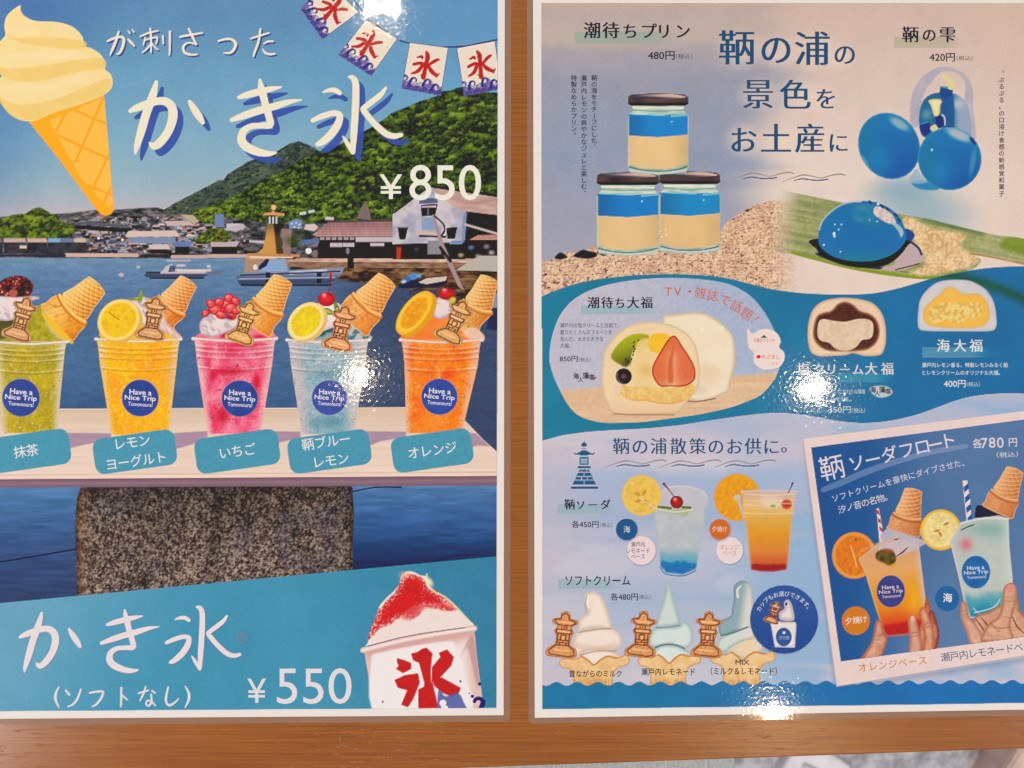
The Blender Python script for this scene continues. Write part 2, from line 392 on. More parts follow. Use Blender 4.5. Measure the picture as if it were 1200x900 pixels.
COOKIE = [(0,-28),(4,-27),(6,-23),(7,-20),(15,-18),(16,-14),(10,-10),(10,-6),(12,-3),(10,2),(9,10),(11,13),(17,17),(18,25),(10,28),(-8,28),(-18,27),(-19,20),(-12,14),(-9,10),(-9,2),(-12,-3),(-10,-6),(-9,-10),(-15,-13),(-14,-18),(-6,-20),(-6,-25)]
def cookie(cx, cy, ang, s, pid, lite=(216, 162, 114), dark=(104, 54, 28), lw=.78, sh=None):
    lite = rgb(*lite); dark = rgb(*dark)
    O = xf(cr(COOKIE, True, 3), cx, cy, ang, s)
    fill(O, lambda X, Y, d: mixc(lite * .80, lite * (.93 + .16 * vn(X, Y, 2.2, 3))[..., None], sst(0, 2.2, d)), pid, smooth=False)
    L = lambda p, r=lw, sm=False, a=.85: line(xf(p, cx, cy, ang, s), r * max(s, .6), dark, pid, smooth=sm, a=a)
    L([(-12,-15),(-12,-17),(-5,-18),(-4,-23),(0,-25.5),(4,-23),(5,-18),(13,-16),(13,-14),(7,-11),(-7,-11),(-12,-15)])
    for x in (-3, 0, 3): L([(x, -9), (x, -7.5)])
    L([(-9,-5.5),(9,-5.5)]); L([(-9,-5.5),(-9,-2),(-7,0),(-7,13)]); L([(9,-5.5),(9,-2),(7,0),(7,13)]); L([(-8,-1),(8,-1)])
    L([(-3,7),(-3,1),(3,1),(3,7)]); L([(-7,7),(7,7)]); L([(-7,10),(7,10)], lw * .8); L([(0,7),(0,10)]); L([(-4,10),(-4,13)]); L([(4,10),(4,13)])
    L([(-7,13),(7,13),(14,18),(15,24),(9,26),(-14,25),(-16,21),(-11,16),(-7,13)])
    hi = rgb(250, 205, 160)
    for p in ([(-8,-14.5),(8,-14.5)], [(-6,-3.5),(6,-3.5)], [(-9,19),(8,19.5)]):
        line(xf(p, cx, cy, ang, s), 1.1 * s, hi, pid, smooth=False, a=.55)
    line(xf([(0,3),(0,6)], cx, cy, ang, s), 1.2 * s, hi, pid, smooth=False, a=.5)

def cone(cx, cy, ang, s, pid, lite=(250, 190, 120), mid=(232, 150, 70), dark=(178, 92, 32), half=1.0, flare=26, lift=0, fw=27, edge=4.0, side=1, con=1.0):
    """upside-down waffle cone; origin = collar centre, up = closed end"""
    lite, mid, dark = rgb(*lite), rgb(*mid), rgb(*dark)
    a = math.radians(ang); h = half
    def uv(X, Y):
        dx = X - cx; dy = Y - cy
        return (dx * math.cos(a) + dy * math.sin(a)) / s, (-dx * math.sin(a) + dy * math.cos(a)) / s
    def fl(X, Y, d):
        u, v = uv(X, Y)
        t = np.clip(u / (fw * h) * .5 * side + .5, 0, 1)
        c = ramp(t, (0, mixc(lite, mid, .35)), (.3, lite), (.75, mid), (1, mixc(mid, dark, .3)))
        k = vn(X, Y, 5, 2) * .5 + vn(X, Y, 2.0, 4) * .35
        k = k + .35 * (np.abs(np.sin(u * .55 + v * .25 + 2)) < .16)
        c = mixc(c, dark, np.clip(k - .35, 0, .5) * con)
        return mixc(mixc(lite, rgb(255, 225, 170), .4), c, sst(0, 1.3, d))
    fill(xf([(-21*h, 0), (-fw*h, flare*.72), (-fw*h-1, flare), (-fw*h*.3, flare+2), (fw*h*.6, flare+2.5), (fw*h, flare+1), (fw*h-1, flare*.6), (21*h, 0)], cx, cy, ang, s), fl, pid, n=4)
    def br(X, Y, d):
        u, v = uv(X, Y)
        t = np.clip(u / (17 * h) * .5 * side + .5, 0, 1)
        c = ramp(t, (0, mixc(lite, rgb(255, 225, 170), .3)), (.35, lite), (.8, mid), (1, mixc(mid, dark, .35)))
        bend = .010 * u * u + (vn(X, Y, 5, 2) - .5) * .8
        e1 = edge * 1.25; e2 = edge * 1.7
        p1 = ((v + u * .34 + bend) / e1) % 1; p2 = ((v * .8 - u * .95 + bend) / e2) % 1
        r1 = np.exp(-((p1 - .5) / .15) ** 2); d1 = np.exp(-((p1 - .78) / .14) ** 2)
        r2 = np.exp(-((p2 - .5) / .13) ** 2); d2 = np.exp(-((p2 - .74) / .12) ** 2)
        k = (.35 + .65 * sst(.15, .7, t)) * con * (.7 + .6 * vn(X, Y, 7, 3))
        c = mixc(c, dark, np.clip(d1 * .75 + d2 * .38, 0, .8) * k)
        c = mixc(c, rgb(255, 214, 150), np.clip(r1 * .5 + r2 * .22, 0, .6) * (.5 + .5 * k))
        return mixc(mixc(lite, rgb(255, 225, 175), .4), c, sst(0, 1.3, d))
    fill(xf([(-18.5*h, 0), (-17*h, -20), (-14.5*h, -37), (-12.5*h, -41), (0, -43), (12.5*h, -41), (14.5*h, -37), (17*h, -20), (18.5*h, 0)], cx, cy, ang, s), br, pid, n=3)
    line(xf([(-22*h, 0), (-8*h, 3.5), (8*h, 3.5), (22*h, 0)], cx, cy + 1.5, ang, s), 2.6 * s, lambda X, Y, d: mixc(dark, mid, sst(0, 2, d)), pid)
    line(xf([(-22*h, -.5), (-8*h, 2.8), (8*h, 2.8), (21*h, -.5)], cx, cy, ang, s), 2.0 * s, lambda X, Y, d: mixc(mid, mixc(lite, rgb(255, 220, 160), .35), sst(0, 1.5, d)), pid)

def slice_(cx, cy, rx, ry, ang, rind, pith, pulp, pid, seg=9, thick=0, tdir=(1, 1), rot=0, pw=.14, rw=.07, segc=None):
    """citrus slice"""
    rind, pith, pulp = rgb(*rind), rgb(*pith), rgb(*pulp)
    if thick:
        for k in range(int(thick), 0, -1):
            oval(cx + tdir[0] * k, cy + tdir[1] * k, rx, ry, ang, rind * (.86 + .06 * vn(np.array([k * 3.1]), np.array([1.]), 2, 1)[0]), pid)
    def f(X, Y, d):
        t = math.radians(ang); dx = X - cx; dy = Y - cy
        u = (dx * math.cos(t) + dy * math.sin(t)) / rx; v = (-dx * math.sin(t) + dy * math.cos(t)) / ry
        r = np.hypot(u, v); th = np.arctan2(v, u) + rot
        g = np.abs((th / (2 * math.pi) * seg) % 1 - .5) * 2
        n_ = fbm(X, Y, 3.5, 1)
        c = mixc(pulp * .90, np.minimum(pulp * 1.1 + .03, 1), n_)
        c = mixc(c, segc if segc is not None else mixc(pulp, pith, .45), sst(.80, .98, g) * sst(.05, .3, r) * .55)
        c = mixc(c, mixc(pulp, pith, .5), 1 - sst(0, .12, r))
        c = mixc(c, pith, sst(1 - pw - rw - .07, 1 - pw - rw + .04, r + .03 * (n_ - .5)))
        return mixc(c, rind, sst(1 - rw - .03, 1 - rw + .03, r))
    oval(cx, cy, rx, ry, ang, f, pid)

def cherry(cx, cy, r, pid, stem, col=(212, 28, 48), ry=None):
    col = rgb(*col)
    line(stem, [.7] * (len(stem) - 1) + [1.3], rgb(130, 20, 40), pid)
    oval(cx, cy, r, ry or r, 0, lambda X, Y, d: mixc(mixc(col * .72, np.minimum(col * 1.08, 1), sst(0, r * .8, d)), rgb(255, 190, 190), .75 * np.exp(-((X - cx + r * .25) ** 2 + (Y - cy + r * .45) ** 2) / (r * .3) ** 2)), pid)

def cream(pts, pid, col=(232, 214, 214), sh=(176, 150, 168)):
    c0, s0 = rgb(*col), rgb(*sh)
    fill(pts, lambda X, Y, d: mixc(mixc(s0, c0, sst(0, 4, d) * .8 + .2), s0, .6 * sst(.52, .72, fbm(X * .7 + Y * .7, X * .7 - Y * .7, 9, 2, 3.5))), pid)

def badge(cx, cy, r, pid, ang=5, col=(62, 82, 152), ry=None, tc=(232, 226, 232)):
    b = rgb(*col)
    q = part('cup_sticker', pid)
    oval(cx, cy, r, ry or r, 0, lambda X, Y, d: mixc(mixc(b, rgb(210, 205, 215), .35), b * (.94 + .12 * vn(X, Y, 9, 2))[..., None], sst(0, 1.2, d)), q)
    t = rgb(*tc)
    def tt(s, ox, oy, w, h, b_=.03):
        c = xf([(ox, oy)], cx, cy, ang)[0]
        text(s, c[0] - w / 2, c[1] - h / 2, c[0] + w / 2, c[1] + h / 2, t, q, ang=ang, bold=b_)
    k = r / 22.
    tt('Have a', 0, -6.9 * k, 26 * k, 6.0 * k, .02); tt('Nice Trip', 0, .8 * k, 36.5 * k, 7.0 * k, .02); tt('Tomonoura!', .5 * k, 7.4 * k, 29 * k, 4.6 * k, .012)
    return q

def bigcup(rim, bot, pid, base, alt, seed, pale=(222, 205, 196), bands=(8, 13.5, 20, 33), altamt=.5, edge=.13, streak=None):
    """clear cup: rim=(xl, xr, y), bot=(xl, xr, y)"""
    (xl, xr, y0), (bl, br_, y1) = rim, bot
    base, alt, pale = rgb(*base), rgb(*alt), rgb(*pale)
    H = y1 - y0
    P = [(xl + 1, y0), (xl + 3, y0 + 10), (xl + 5, y0 + 30), (bl, y1 - 4), (bl + 3, y1), (br_ - 3, y1), (br_, y1 - 4), (xr - 5, y0 + 30), (xr - 3, y0 + 10), (xr - 1, y0)]
    def f(X, Y, d):
        v = np.clip((Y - y0) / H, 0, 1)
        L = xl + 3 + (bl - xl - 3) * v; R = xr - 3 + (br_ - xr + 3) * v
        u = np.clip((X - L) / (R - L), 0, 1)
        n_ = fbm(X, Y, 16, seed, 20)
        c = mixc(base, alt, sst(.5 - altamt * .35, .75, n_) * .8)
        c = c * (.86 + .20 * fbm(X, Y, 3.2, seed + 1) + .12 * vn(X, Y, 1.5, seed + 4))[..., None]
        c = mixc(c, rgb(250, 244, 238), sst(.66, .9, fbm(X, Y, 7, seed + 2)) * .28)
        e = np.minimum(u, 1 - u)
        c = mixc(c, pale, (1 - sst(0, edge * 1.25, e + .03 * (n_ - .5))) * .78)
        c = mixc(c, pale, .30 * (1 - sst(.02, .10, v)))
        dn = vn(X, Y, 1.6, seed + 2)
        c = mixc(c, mixc(base, rgb(40, 30, 30), .5), sst(.80, .95, dn) * (1 - sst(.05, .22, e)) * .55)
        c = mixc(c, rgb(250, 245, 240), sst(.88, .98, vn(X, Y, 1.5, seed + 3)) * .45)
        for b in bands:
            q = y0 + b + 3.2 * (1 - (2 * u - 1) ** 2) - Y
            c = mixc(c, rgb(250, 240, 232), np.exp(-(q / 1.0) ** 2) * (.22 + .4 * np.abs(2 * u - 1) ** 2) * (.6 + .6 * vn(X, Y, 9, seed)))
            c = mixc(c, base * .6, np.exp(-((q + 2.0) / 1.1) ** 2) * .26)
        return mixc(mixc(pale, base, .3), c, sst(0, 1.5, d))
    fill(P, f, pid, smooth=False)
    line([(xl, y0), ((xl + xr) / 2, y0 + 3.2), (xr, y0)], 1.5, lambda X, Y, d: mixc(pale * .85, rgb(240, 228, 220), sst(0, 1.2, d)), pid, a=.85)
    oval(xl + .5, y0 + .3, 2.2, 1.9, 0, rgb(232, 218, 210), pid); oval(xr - .5, y0 + .3, 2.2, 1.9, 0, rgb(232, 218, 210), pid)
# ---------------------------------------------------------------- LEFT SHEET (shaved ice poster)
def paint_left():
    PRN = maskof([(-60, -60), (583.6, -60), (581.8, 829.6), (-60, 834.0)], smooth=False, soft=.9)
    LP = {}
    LEFTP.append(len(PARTS))
    navy = rgb(30, 38, 84)
    with clipto(PRN):
        sky = part('printed_sky')
        def fsky(X, Y, d):
            c = ramp(Y, (-30, rgb(106, 140, 184)), (30, rgb(104, 146, 184)), (90, rgb(114, 160, 194)), (160, rgb(132, 172, 198)), (215, rgb(152, 178, 194)), (250, rgb(186, 180, 188)))
            c = mixc(c, rgb(74, 112, 172), (1 - sst(30, 190, X + Y * .5)) * .55)
            c = mixc(c, rgb(104, 158, 204), sst(250, 560, X) * (1 - sst(90, 200, Y)) * .5)
            return c + ((fbm(X, Y, 30, 1) - .5) * .03 + (vn(X, Y, 1.7, 2) - .5) * .022)[..., None]
        fill([(-50, -50), (620, -50), (620, 330), (-50, 330)], fsky, sky, smooth=False)
        # ---- hills
        def woods(lo, mi, hi, s, seed, amt=1):
            lo, mi, hi = rgb(*lo), rgb(*mi), rgb(*hi)
            def f(X, Y, d):
                wx = X + 6 * (vn(X, Y, 14, seed + 1) - .5); wy = Y + 6 * (vn(X, Y, 14, seed + 2) - .5)
                n_ = .5 * fbm(wx, wy, s * 2.4, seed, s * 1.4) + .5 * fbm(wx + Y * .3, wy, s, seed + 3, s * .62)
                c = ramp(n_, (.30, lo), (.48, mi), (.66, hi), (.8, np.minimum(hi * 1.18, 1)))
                return c + ((vn(X, Y, 1.5, seed + 4) - .5) * .07)[..., None]
            return f
        hill = part('printed_hillside')
        HM = None
        far = [(184, 254), (190, 247), (205, 238), (217, 232), (228, 226), (238, 221), (250, 215), (256, 211), (262, 211), (267, 204), (275, 199), (284, 194), (290, 190), (300, 186), (318, 182), (330, 174), (340, 168), (350, 165.5), (360, 169), (370, 174), (378, 180), (400, 230), (300, 262), (184, 262)]
        fill(far, woods((52, 62, 62), (72, 86, 78), (92, 104, 88), 6, 1), hill, smooth=False, soft=1.6)
        with clipto(maskof(far, smooth=False, soft=1.6)): crowns(186, 166, 400, 262, 520, 2.0, 3.6, (44, 54, 52), (72, 88, 76), (98, 112, 92), 3)
        near = [(186, 262), (196, 254), (222, 250), (240, 243), (262, 236), (284, 226), (300, 214), (318, 207), (332, 201), (345, 192), (358, 184), (375, 177), (388, 172), (400, 168), (420, 157), (432, 151), (442, 145), (450, 140), (458, 133), (470, 128), (480, 124), (492, 119), (505, 115), (512, 113), (518, 107), (528, 106), (536, 103), (545, 102), (556, 104), (570, 108), (590, 110), (600, 300), (186, 300)]
        fill(near, woods((24, 34, 20), (74, 94, 38), (120, 142, 56), 7, 2), hill, smooth=False, soft=1.8)
        with clipto(maskof(near, smooth=False, soft=1.8)):
            crowns(190, 100, 590, 200, 620, 3.0, 5.6, (18, 24, 17), (48, 60, 30), (86, 102, 54), 5)
            crowns(190, 180, 590, 262, 620, 3.0, 5.6, (17, 24, 16), (54, 72, 29), (102, 122, 50), 6)
            for (x, y, rx, ry, a, al) in ((440, 150, 30, 6, -25, .4), (500, 150, 40, 7, -12, .35), (548, 128, 30, 6, -5, .3), (430, 215, 26, 13, -10, .72), (470, 224, 26, 12, 0, .8), (410, 240, 22, 8, 0, .5), (510, 202, 30, 8, -10, .5), (548, 190, 22, 11, 0, .55), (345, 240, 18, 6, 0, .35), (575, 205, 16, 16, 0, .5), (560, 150, 30, 6, 0, .4), (480, 180, 30, 5, -15, .4), (400, 190, 26, 5, -20, .4)):
                blob(x, y, rx, ry, a, rgb(18, 22, 18), al)
            crowns(195, 200, 440, 258, 150, 2.6, 4.6, (36, 48, 20), (84, 108, 38), (138, 156, 66), 8)
            crowns(480, 110, 590, 180, 60, 2.6, 4.4, (40, 52, 22), (84, 104, 40), (128, 146, 66), 9)
        # ---- town under the hill
        town = part('printed_town')
        fill([(-40, 256), (40, 252), (75, 250), (110, 246), (132, 246), (160, 244), (184, 243), (205, 250), (232, 252), (262, 254), (300, 260), (360, 262), (400, 262), (600, 262), (600, 310), (-40, 303)], lambda X, Y, d: ramp(fbm(X, Y, 9, 3, 4), (.3, rgb(48, 54, 50)), (.5, rgb(84, 86, 90)), (.7, rgb(128, 116, 120)), (.85, rgb(160, 146, 148))), town, smooth=False, soft=1.5)
        rr = np.random.RandomState(11)
        pal = [(208, 176, 172), (196, 166, 166), (186, 180, 190), (150, 156, 176), (120, 122, 136), (214, 190, 180), (206, 150, 132), (132, 150, 186)]
        for k in range(300):
            y = rr.uniform(252, 292); x = rr.uniform(84 + max(0, 262 - y) * 1.6, 262)
            w_ = rr.uniform(3.5, 11) * (.6 + (y - 245) / 60); h_ = rr.uniform(1.2, 2.6)
            c = rgb(*pal[rr.randint(len(pal))]) * rr.uniform(.75, 1.05)
            fill([(x + 1, y + h_), (x + w_ - 1, y + h_), (x + w_ - 1, y + h_ + 3), (x + 1, y + h_ + 3)], rgb(*[(52, 52, 60), (88, 92, 108), (150, 152, 166), (44, 42, 46)][rr.randint(4)]), town, smooth=False, soft=1.2)
            fill([(x + 1.5, y), (x + w_ - 1.5, y), (x + w_ + .5, y + h_), (x - .5, y + h_)], c, town, smooth=False, soft=1.1)
        for k in range(150):
            y = rr.uniform(256, 296); x = rr.uniform(84, 290); oval(x, y, rr.uniform(.6, 1.5), rr.uniform(.5, 1.0), 0, rgb(*[(26, 26, 32), (230, 222, 222), (60, 70, 96), (40, 46, 30)][rr.randint(4)]), None, soft=1.2, a=.8)
        def bush(P, seed, a=(34, 48, 18), b=(84, 106, 34), c=(126, 140, 52)):
            fill(P, woods(a, b, c, 6, seed), town, soft=1.6); P_ = np.array(P)
            with clipto(maskof(P, soft=1.6)): crowns(P_[:, 0].min(), P_[:, 1].min(), P_[:, 0].max(), P_[:, 1].max(), int((P_[:, 0].max() - P_[:, 0].min()) * 1.2), 2.4, 4.2, tuple(v * .8 for v in a), b, c, seed + 20)
        line([(88, 262), (110, 262), (150, 266)], 1.8, rgb(96, 98, 106), town); line([(90, 266), (150, 270)], 2.4, rgb(38, 34, 34), town)
        bush([(-40, 254), (0, 256), (14, 252), (30, 250), (38, 245), (46, 243), (54, 247), (62, 252), (70, 259), (80, 262), (86, 268), (84, 277), (72, 281), (40, 281), (0, 279), (-40, 280)], 2)
        for x, y, rx, ry in ((28, 272, 8, 9), (50, 265, 7, 6), (72, 276, 7, 4), (8, 262, 8, 4), (62, 262, 9, 6)): blob(x, y, rx, ry, 0, rgb(24, 30, 18), .6)
        for x, y in ((10, 272), (40, 256), (80, 270), (22, 260), (52, 276)): blob(x, y, 10, 5, 0, rgb(132, 146, 52), .5)
        for x0, x1, c in ((-20, 3, (120, 110, 112)), (4, 30, (196, 166, 158)), (32, 55, (202, 170, 160)), (56, 72, (128, 168, 208)), (70, 86, (112, 124, 160)), (86, 101, (206, 178, 160))):
            fill([(x0, 279.2), (x1 - 1, 279.2), (x1, 284), (x0 + .5, 284)], rgb(*c), town, smooth=False, soft=1.2)
            fill([(x0 + .5, 284), (x1, 284), (x1, 297), (x0 + .5, 297)], lambda X, Y, d: mixc(rgb(46, 46, 52), rgb(82, 82, 88), fbm(X, Y, 5, 2)), town, smooth=False, soft=1.2)
        fill([(23, 287.5), (31, 287.5), (31, 291), (23, 291)], rgb(206, 190, 184), town, smooth=False)
        # long pale hall roofs
        for P, c in (([(150, 271), (206, 270), (211, 277), (147, 278)], (214, 188, 180)), ([(152, 281), (170, 281), (171, 286), (150, 286)], (204, 170, 156)), ([(174, 287), (196, 286), (200, 292), (175, 292)], (206, 188, 186)), ([(192, 259), (222, 259), (228, 264), (196, 265)], (200, 174, 172)),
                     ([(246, 283), (281, 283), (277, 289), (247, 289)], (190, 168, 176)), ([(200, 283), (225, 283), (222, 289), (203, 289)], (106, 128, 172)), ([(265, 262), (282, 262), (285, 268), (266, 268)], (196, 190, 200)), ([(212, 252), (226, 252), (233, 259), (228, 263)], (186, 172, 140))):
            fill(P, rgb(*c), town, smooth=False, soft=1.1)
        fill([(150, 278), (206, 278), (204, 285), (152, 285)], rgb(128, 142, 178), town, smooth=False, soft=1.2)
        for P in ([(176, 292), (196, 292), (196, 297), (176, 297)], [(248, 289), (278, 289), (278, 297), (248, 297)], [(205, 289), (222, 289), (222, 297), (205, 297)]):
            fill(P, rgb(46, 40, 44), town, smooth=False, soft=1.2)
        bush([(228, 284), (236, 274), (248, 268), (262, 268), (270, 276), (266, 283), (250, 283), (240, 286)], 4, c=(134, 138, 42))
        bush([(226, 248), (240, 243), (256, 243), (262, 250), (252, 262), (240, 262), (232, 256)], 1, a=(26, 34, 20))
        fill([(252, 251), (262, 251), (263, 266), (251, 266)], rgb(116, 134, 178), town, smooth=False, soft=1.4)
        for x, y in ((115.5, 279), (143.5, 281)): oval(x, y, 1.5, 1.6, 0, rgb(240, 236, 232), town)
        line([(78, 298.7), (160, 299.2)], 2.2, rgb(206, 172, 160), town); line([(202, 301), (238, 301), (250, 300), (292, 300)], 2.0, rgb(196, 164, 158), town)
        line([(-40, 299), (76, 299.5)], 1.4, rgb(60, 60, 74), town); line([(165, 300), (196, 300)], 1.6, rgb(60, 54, 60), town)
        # ---- sea
        sea = part('printed_sea')
        def fsea(X, Y, d):
            c = ramp(Y, (298, rgb(118, 148, 178)), (320, rgb(104, 134, 170)), (370, rgb(86, 114, 152)), (440, rgb(80, 112, 150)), (480, rgb(70, 98, 138)))
            c = mixc(c, rgb(68, 80, 108), sst(330, 450, X) * .85)
            n_ = fbm(X, Y, 14, 3, 3.2)
            return c * (.92 + .16 * n_)[..., None] + ((vn(X, Y, 1.6, 1) - .5) * .03)[..., None]
        fill([(-50, 301.5), (200, 303), (300, 302), (380, 308), (420, 312), (600, 318), (600, 560), (-50, 560)], fsea, sea, smooth=False, soft=1.4)
        # ---- quay, warehouses, lighthouse
        quay = part('printed_quay')
        fill([(340, 303), (600, 303), (600, 372), (520, 352), (470, 336), (420, 331), (380, 326), (340, 318)], lambda X, Y, d: mixc(ramp(fbm(X, Y, 12, 4, 4), (.3, rgb(52, 40, 36)), (.5, rgb(104, 78, 58)), (.75, rgb(150, 118, 84))), rgb(40, 44, 58), sst(318, 362, Y - (X - 400) * .12)), quay, smooth=False, soft=3)
        line([(330, 305), (470, 305), (600, 306)], 2.4, lambda X, Y, d: mixc(rgb(176, 138, 122), rgb(222, 190, 176), vn(X, Y, 8, 1, 2)), quay)
        line([(338, 310), (408, 311), (600, 312)], 2.6, lambda X, Y, d: mixc(rgb(120, 92, 76), rgb(166, 130, 108), vn(X, Y, 5, 2, 2)), quay)
        fill([(288, 303), (338, 303), (336, 320), (286, 320)], rgb(170, 140, 120), quay, smooth=False, soft=1.3)
        fill([(407, 300), (414, 300), (415, 315), (407, 315)], rgb(30, 24, 26), quay, smooth=False)
        ware = part('printed_warehouse')
        fill([(373, 277), (461, 277), (461, 303), (372, 303)], lambda X, Y, d: mixc(rgb(26, 20, 20), rgb(58, 44, 42), vn(X, Y, 3, 3, 12)), ware, smooth=False)
        fill([(366, 275), (386, 259.5), (461, 258), (461, 277), (371, 277)], lambda X, Y, d: mixc(rgb(150, 112, 114), rgb(196, 154, 152), sst(262, 275, Y) * .5 + .4 * vn(X, Y, 2, 2, 14)) - (.05 * (np.abs(Y % 3 - 1.5) < .5))[..., None], ware, smooth=False)
        line([(385, 260), (461, 258.5)], 1.1, rgb(92, 80, 84), ware)
        for x in range(375, 412, 7): fill([(x, 277.5), (x + 5, 277.5), (x + 5, 281), (x, 281)], rgb(158, 146, 152), ware, smooth=False)
        for x0, x1, y0, y1 in ((387, 401, 284.5, 289.5), (402, 415, 284.5, 289), (417, 461, 277.5, 283.5), (434, 450, 284.5, 288.5)):
            fill([(x0, y0), (x1, y0), (x1, y1), (x0, y1)], rgb(196, 180, 192), ware, smooth=False)
        oval(407.5, 294, 2.2, 3.8, 0, rgb(126, 126, 140), ware)
        # gabled white house
        hs = part('printed_house')
        fill([(540, 247), (600, 252), (600, 303), (538, 303)], lambda X, Y, d: mixc(rgb(24, 20, 24), rgb(60, 50, 56), vn(X, Y, 9, 3, 5)), hs, smooth=False)
        fill([(460, 285), (545, 284), (545, 304), (460, 304)], rgb(30, 24, 28), hs, smooth=False)
        fill([(460, 251), (470, 243), (497, 224), (504, 219), (515, 222), (546, 248), (541, 284), (460, 286)], lambda X, Y, d: mixc(rgb(162, 162, 184), rgb(208, 196, 204), sst(.3, .75, fbm(X, Y, 16, 2)) + .25 * sst(268, 284, Y)), hs, smooth=False)
        fill([(503, 217.5), (540, 223), (600, 234), (600, 254), (545, 247.5), (530, 241), (515, 229)], lambda X, Y, d: mixc(rgb(176, 140, 136), rgb(208, 174, 164), vn(X, Y, 10, 1, 3)), hs, smooth=False)
        line([(462, 249), (503, 218.5), (600, 232.5)], 1.0, rgb(42, 36, 42), hs, smooth=False); line([(503, 218), (600, 231.5)], 1.3, rgb(34, 28, 34), hs, smooth=False)
        fill([(492, 232), (513, 232), (513, 238), (491, 239)], rgb(96, 104, 140), hs, smooth=False, soft=1.5)
        fill([(493, 240), (513, 239), (510, 252.5), (494, 253.5)], rgb(28, 22, 28), hs, smooth=False)
        fill([(494, 241.5), (511, 241), (511, 243), (494, 243.5)], rgb(196, 170, 176), hs, smooth=False); fill([(501, 244), (502.5, 244), (502.5, 252), (501, 252)], rgb(120, 110, 130), hs, smooth=False)
        fill([(494, 255), (509, 254), (511, 269), (494, 270)], rgb(142, 160, 194), hs, smooth=False, soft=1.6)
        for P in ([(466, 267), (478, 267), (475, 280.5), (468, 280.5)], [(523, 267), (536, 266), (533, 280), (524, 280)]): fill(P, rgb(24, 20, 26), hs, smooth=False)
        line([(466, 266.5), (478, 266.5)], .9, rgb(120, 116, 134), hs); line([(489, 273.5), (511, 274)], 2.2, rgb(206, 178, 170), hs); line([(492, 276.5), (522, 277.5)], 1.2, rgb(40, 32, 36), hs)
        fill([(501, 282), (516, 282), (517, 298), (501, 298)], rgb(142, 138, 150), hs, smooth=False, soft=1.4)
        fill([(543, 250), (547, 249), (545, 281), (541, 283)], rgb(130, 146, 186), hs, smooth=False)
        fill([(530, 282), (545, 282), (541, 286), (526, 286)], rgb(120, 146, 188), hs, smooth=False)
        line([(545, 263), (583, 274)], 1.3, rgb(196, 176, 178), hs); fill([(550, 281), (560, 275.5), (590, 275), (590, 281)], rgb(188, 138, 124), hs, smooth=False)
        for x, y, c in ((552, 290, (120, 140, 190)), (570, 289, (156, 150, 166)), (576, 296, (196, 186, 180)), (540, 299, (200, 190, 150)), (560, 300, (180, 160, 140)), (488, 292, (96, 84, 96))): blob(x, y, 6, 4.5, 0, rgb(*c), .8)
        fill([(464.5, 289.5), (470, 289.5), (469.5, 303), (465, 303)], rgb(196, 64, 44), quay, smooth=False)
        fill([(534, 316.5), (562, 299.5), (600, 299.5), (600, 318.5)], rgb(184, 176, 166), quay, smooth=False)
        for P in ([(506, 252), (509, 251), (520, 286), (544, 340), (537, 336), (516, 290)],): fill(P, rgb(166, 142, 146), quay, smooth=False)
        line([(509, 253), (519, 262), (521, 270), (517, 276)], 1.1, rgb(30, 26, 34), quay); line([(516, 290), (528, 306)], 1.8, rgb(34, 28, 34), quay)
        lt = part('printed_lighthouse')
        fill([(287, 302), (298, 300), (308, 291), (311, 279), (314, 261), (327, 261), (330, 290), (340, 299), (348, 301), (346, 304), (288, 304)], lambda X, Y, d: mixc(rgb(206, 150, 88), rgb(66, 58, 36), sst(319, 322, X - (Y - 262) * .1) * .85 + (Y < 280) * .5 * sst(262, 282, 542 - Y)), lt, smooth=False)
        line([(294, 301), (342, 301)], 1.5, rgb(226, 206, 196), lt); line([(291, 298.5), (350, 299.5)], 1.6, rgb(190, 140, 90), lt)
        fill([(315, 254), (326, 254), (327, 262), (314, 262)], lambda X, Y, d: mixc(rgb(60, 60, 66), rgb(186, 186, 200), (np.abs((X - 314) % 4 - 2) < .8) * 1.), lt, smooth=False)
        fill([(308.5, 252.5), (309, 249.5), (317, 249), (320, 246.5), (323, 249), (333, 250), (333, 253), (321, 252)], rgb(216, 152, 96), lt, smooth=False)
        oval(320.5, 243, 3, 3, 0, rgb(226, 186, 136), lt); fill([(327, 261), (333, 263), (333, 267), (328, 266)], rgb(30, 28, 28), lt, smooth=False)
        # small roofs beside the lighthouse
        for P, c in (([(338, 260), (347, 256), (354, 258), (354, 268), (339, 268)], (120, 144, 182)), ([(358, 263), (368, 262), (373, 266), (368, 271), (356, 269)], (208, 192, 192)), ([(351, 249), (358, 247.5), (359, 251), (351, 252)], (196, 206, 222)), ([(361, 247), (368, 245.5), (369, 248), (362, 250)], (196, 206, 222)), ([(381, 254), (391, 254.5), (391, 258), (381, 257.5)], (210, 196, 200)), ([(350, 281), (374, 280), (374, 285), (350, 287)], (98, 118, 160)), ([(330, 268), (342, 268), (340, 300), (332, 298)], (150, 122, 120)), ([(292, 281), (310, 282), (310, 286), (292, 284)], (190, 176, 184)), ([(418, 256), (422, 246), (428, 236), (433, 246), (435, 258)], (128, 112, 110)), ([(262, 268), (285, 262), (288, 266), (276, 272)], (186, 178, 190))):
            fill(P, rgb(*c), town, smooth=False, soft=1.3)
        for x, y in ((342, 262), (347, 261), (351, 263), (345, 266), (350, 267)): oval(x, y, 1.2, 1, 0, rgb(206, 214, 230), town, soft=1.2)
        blob(344, 282, 16, 10, 0, rgb(70, 84, 36), .7); blob(352, 272, 12, 6, 0, rgb(60, 76, 34), .6)
        oval(361.5, 294, 3.6, 3.6, 0, rgb(236, 226, 222), town); oval(369, 297, 3.6, 4, 0, rgb(130, 112, 116), town)
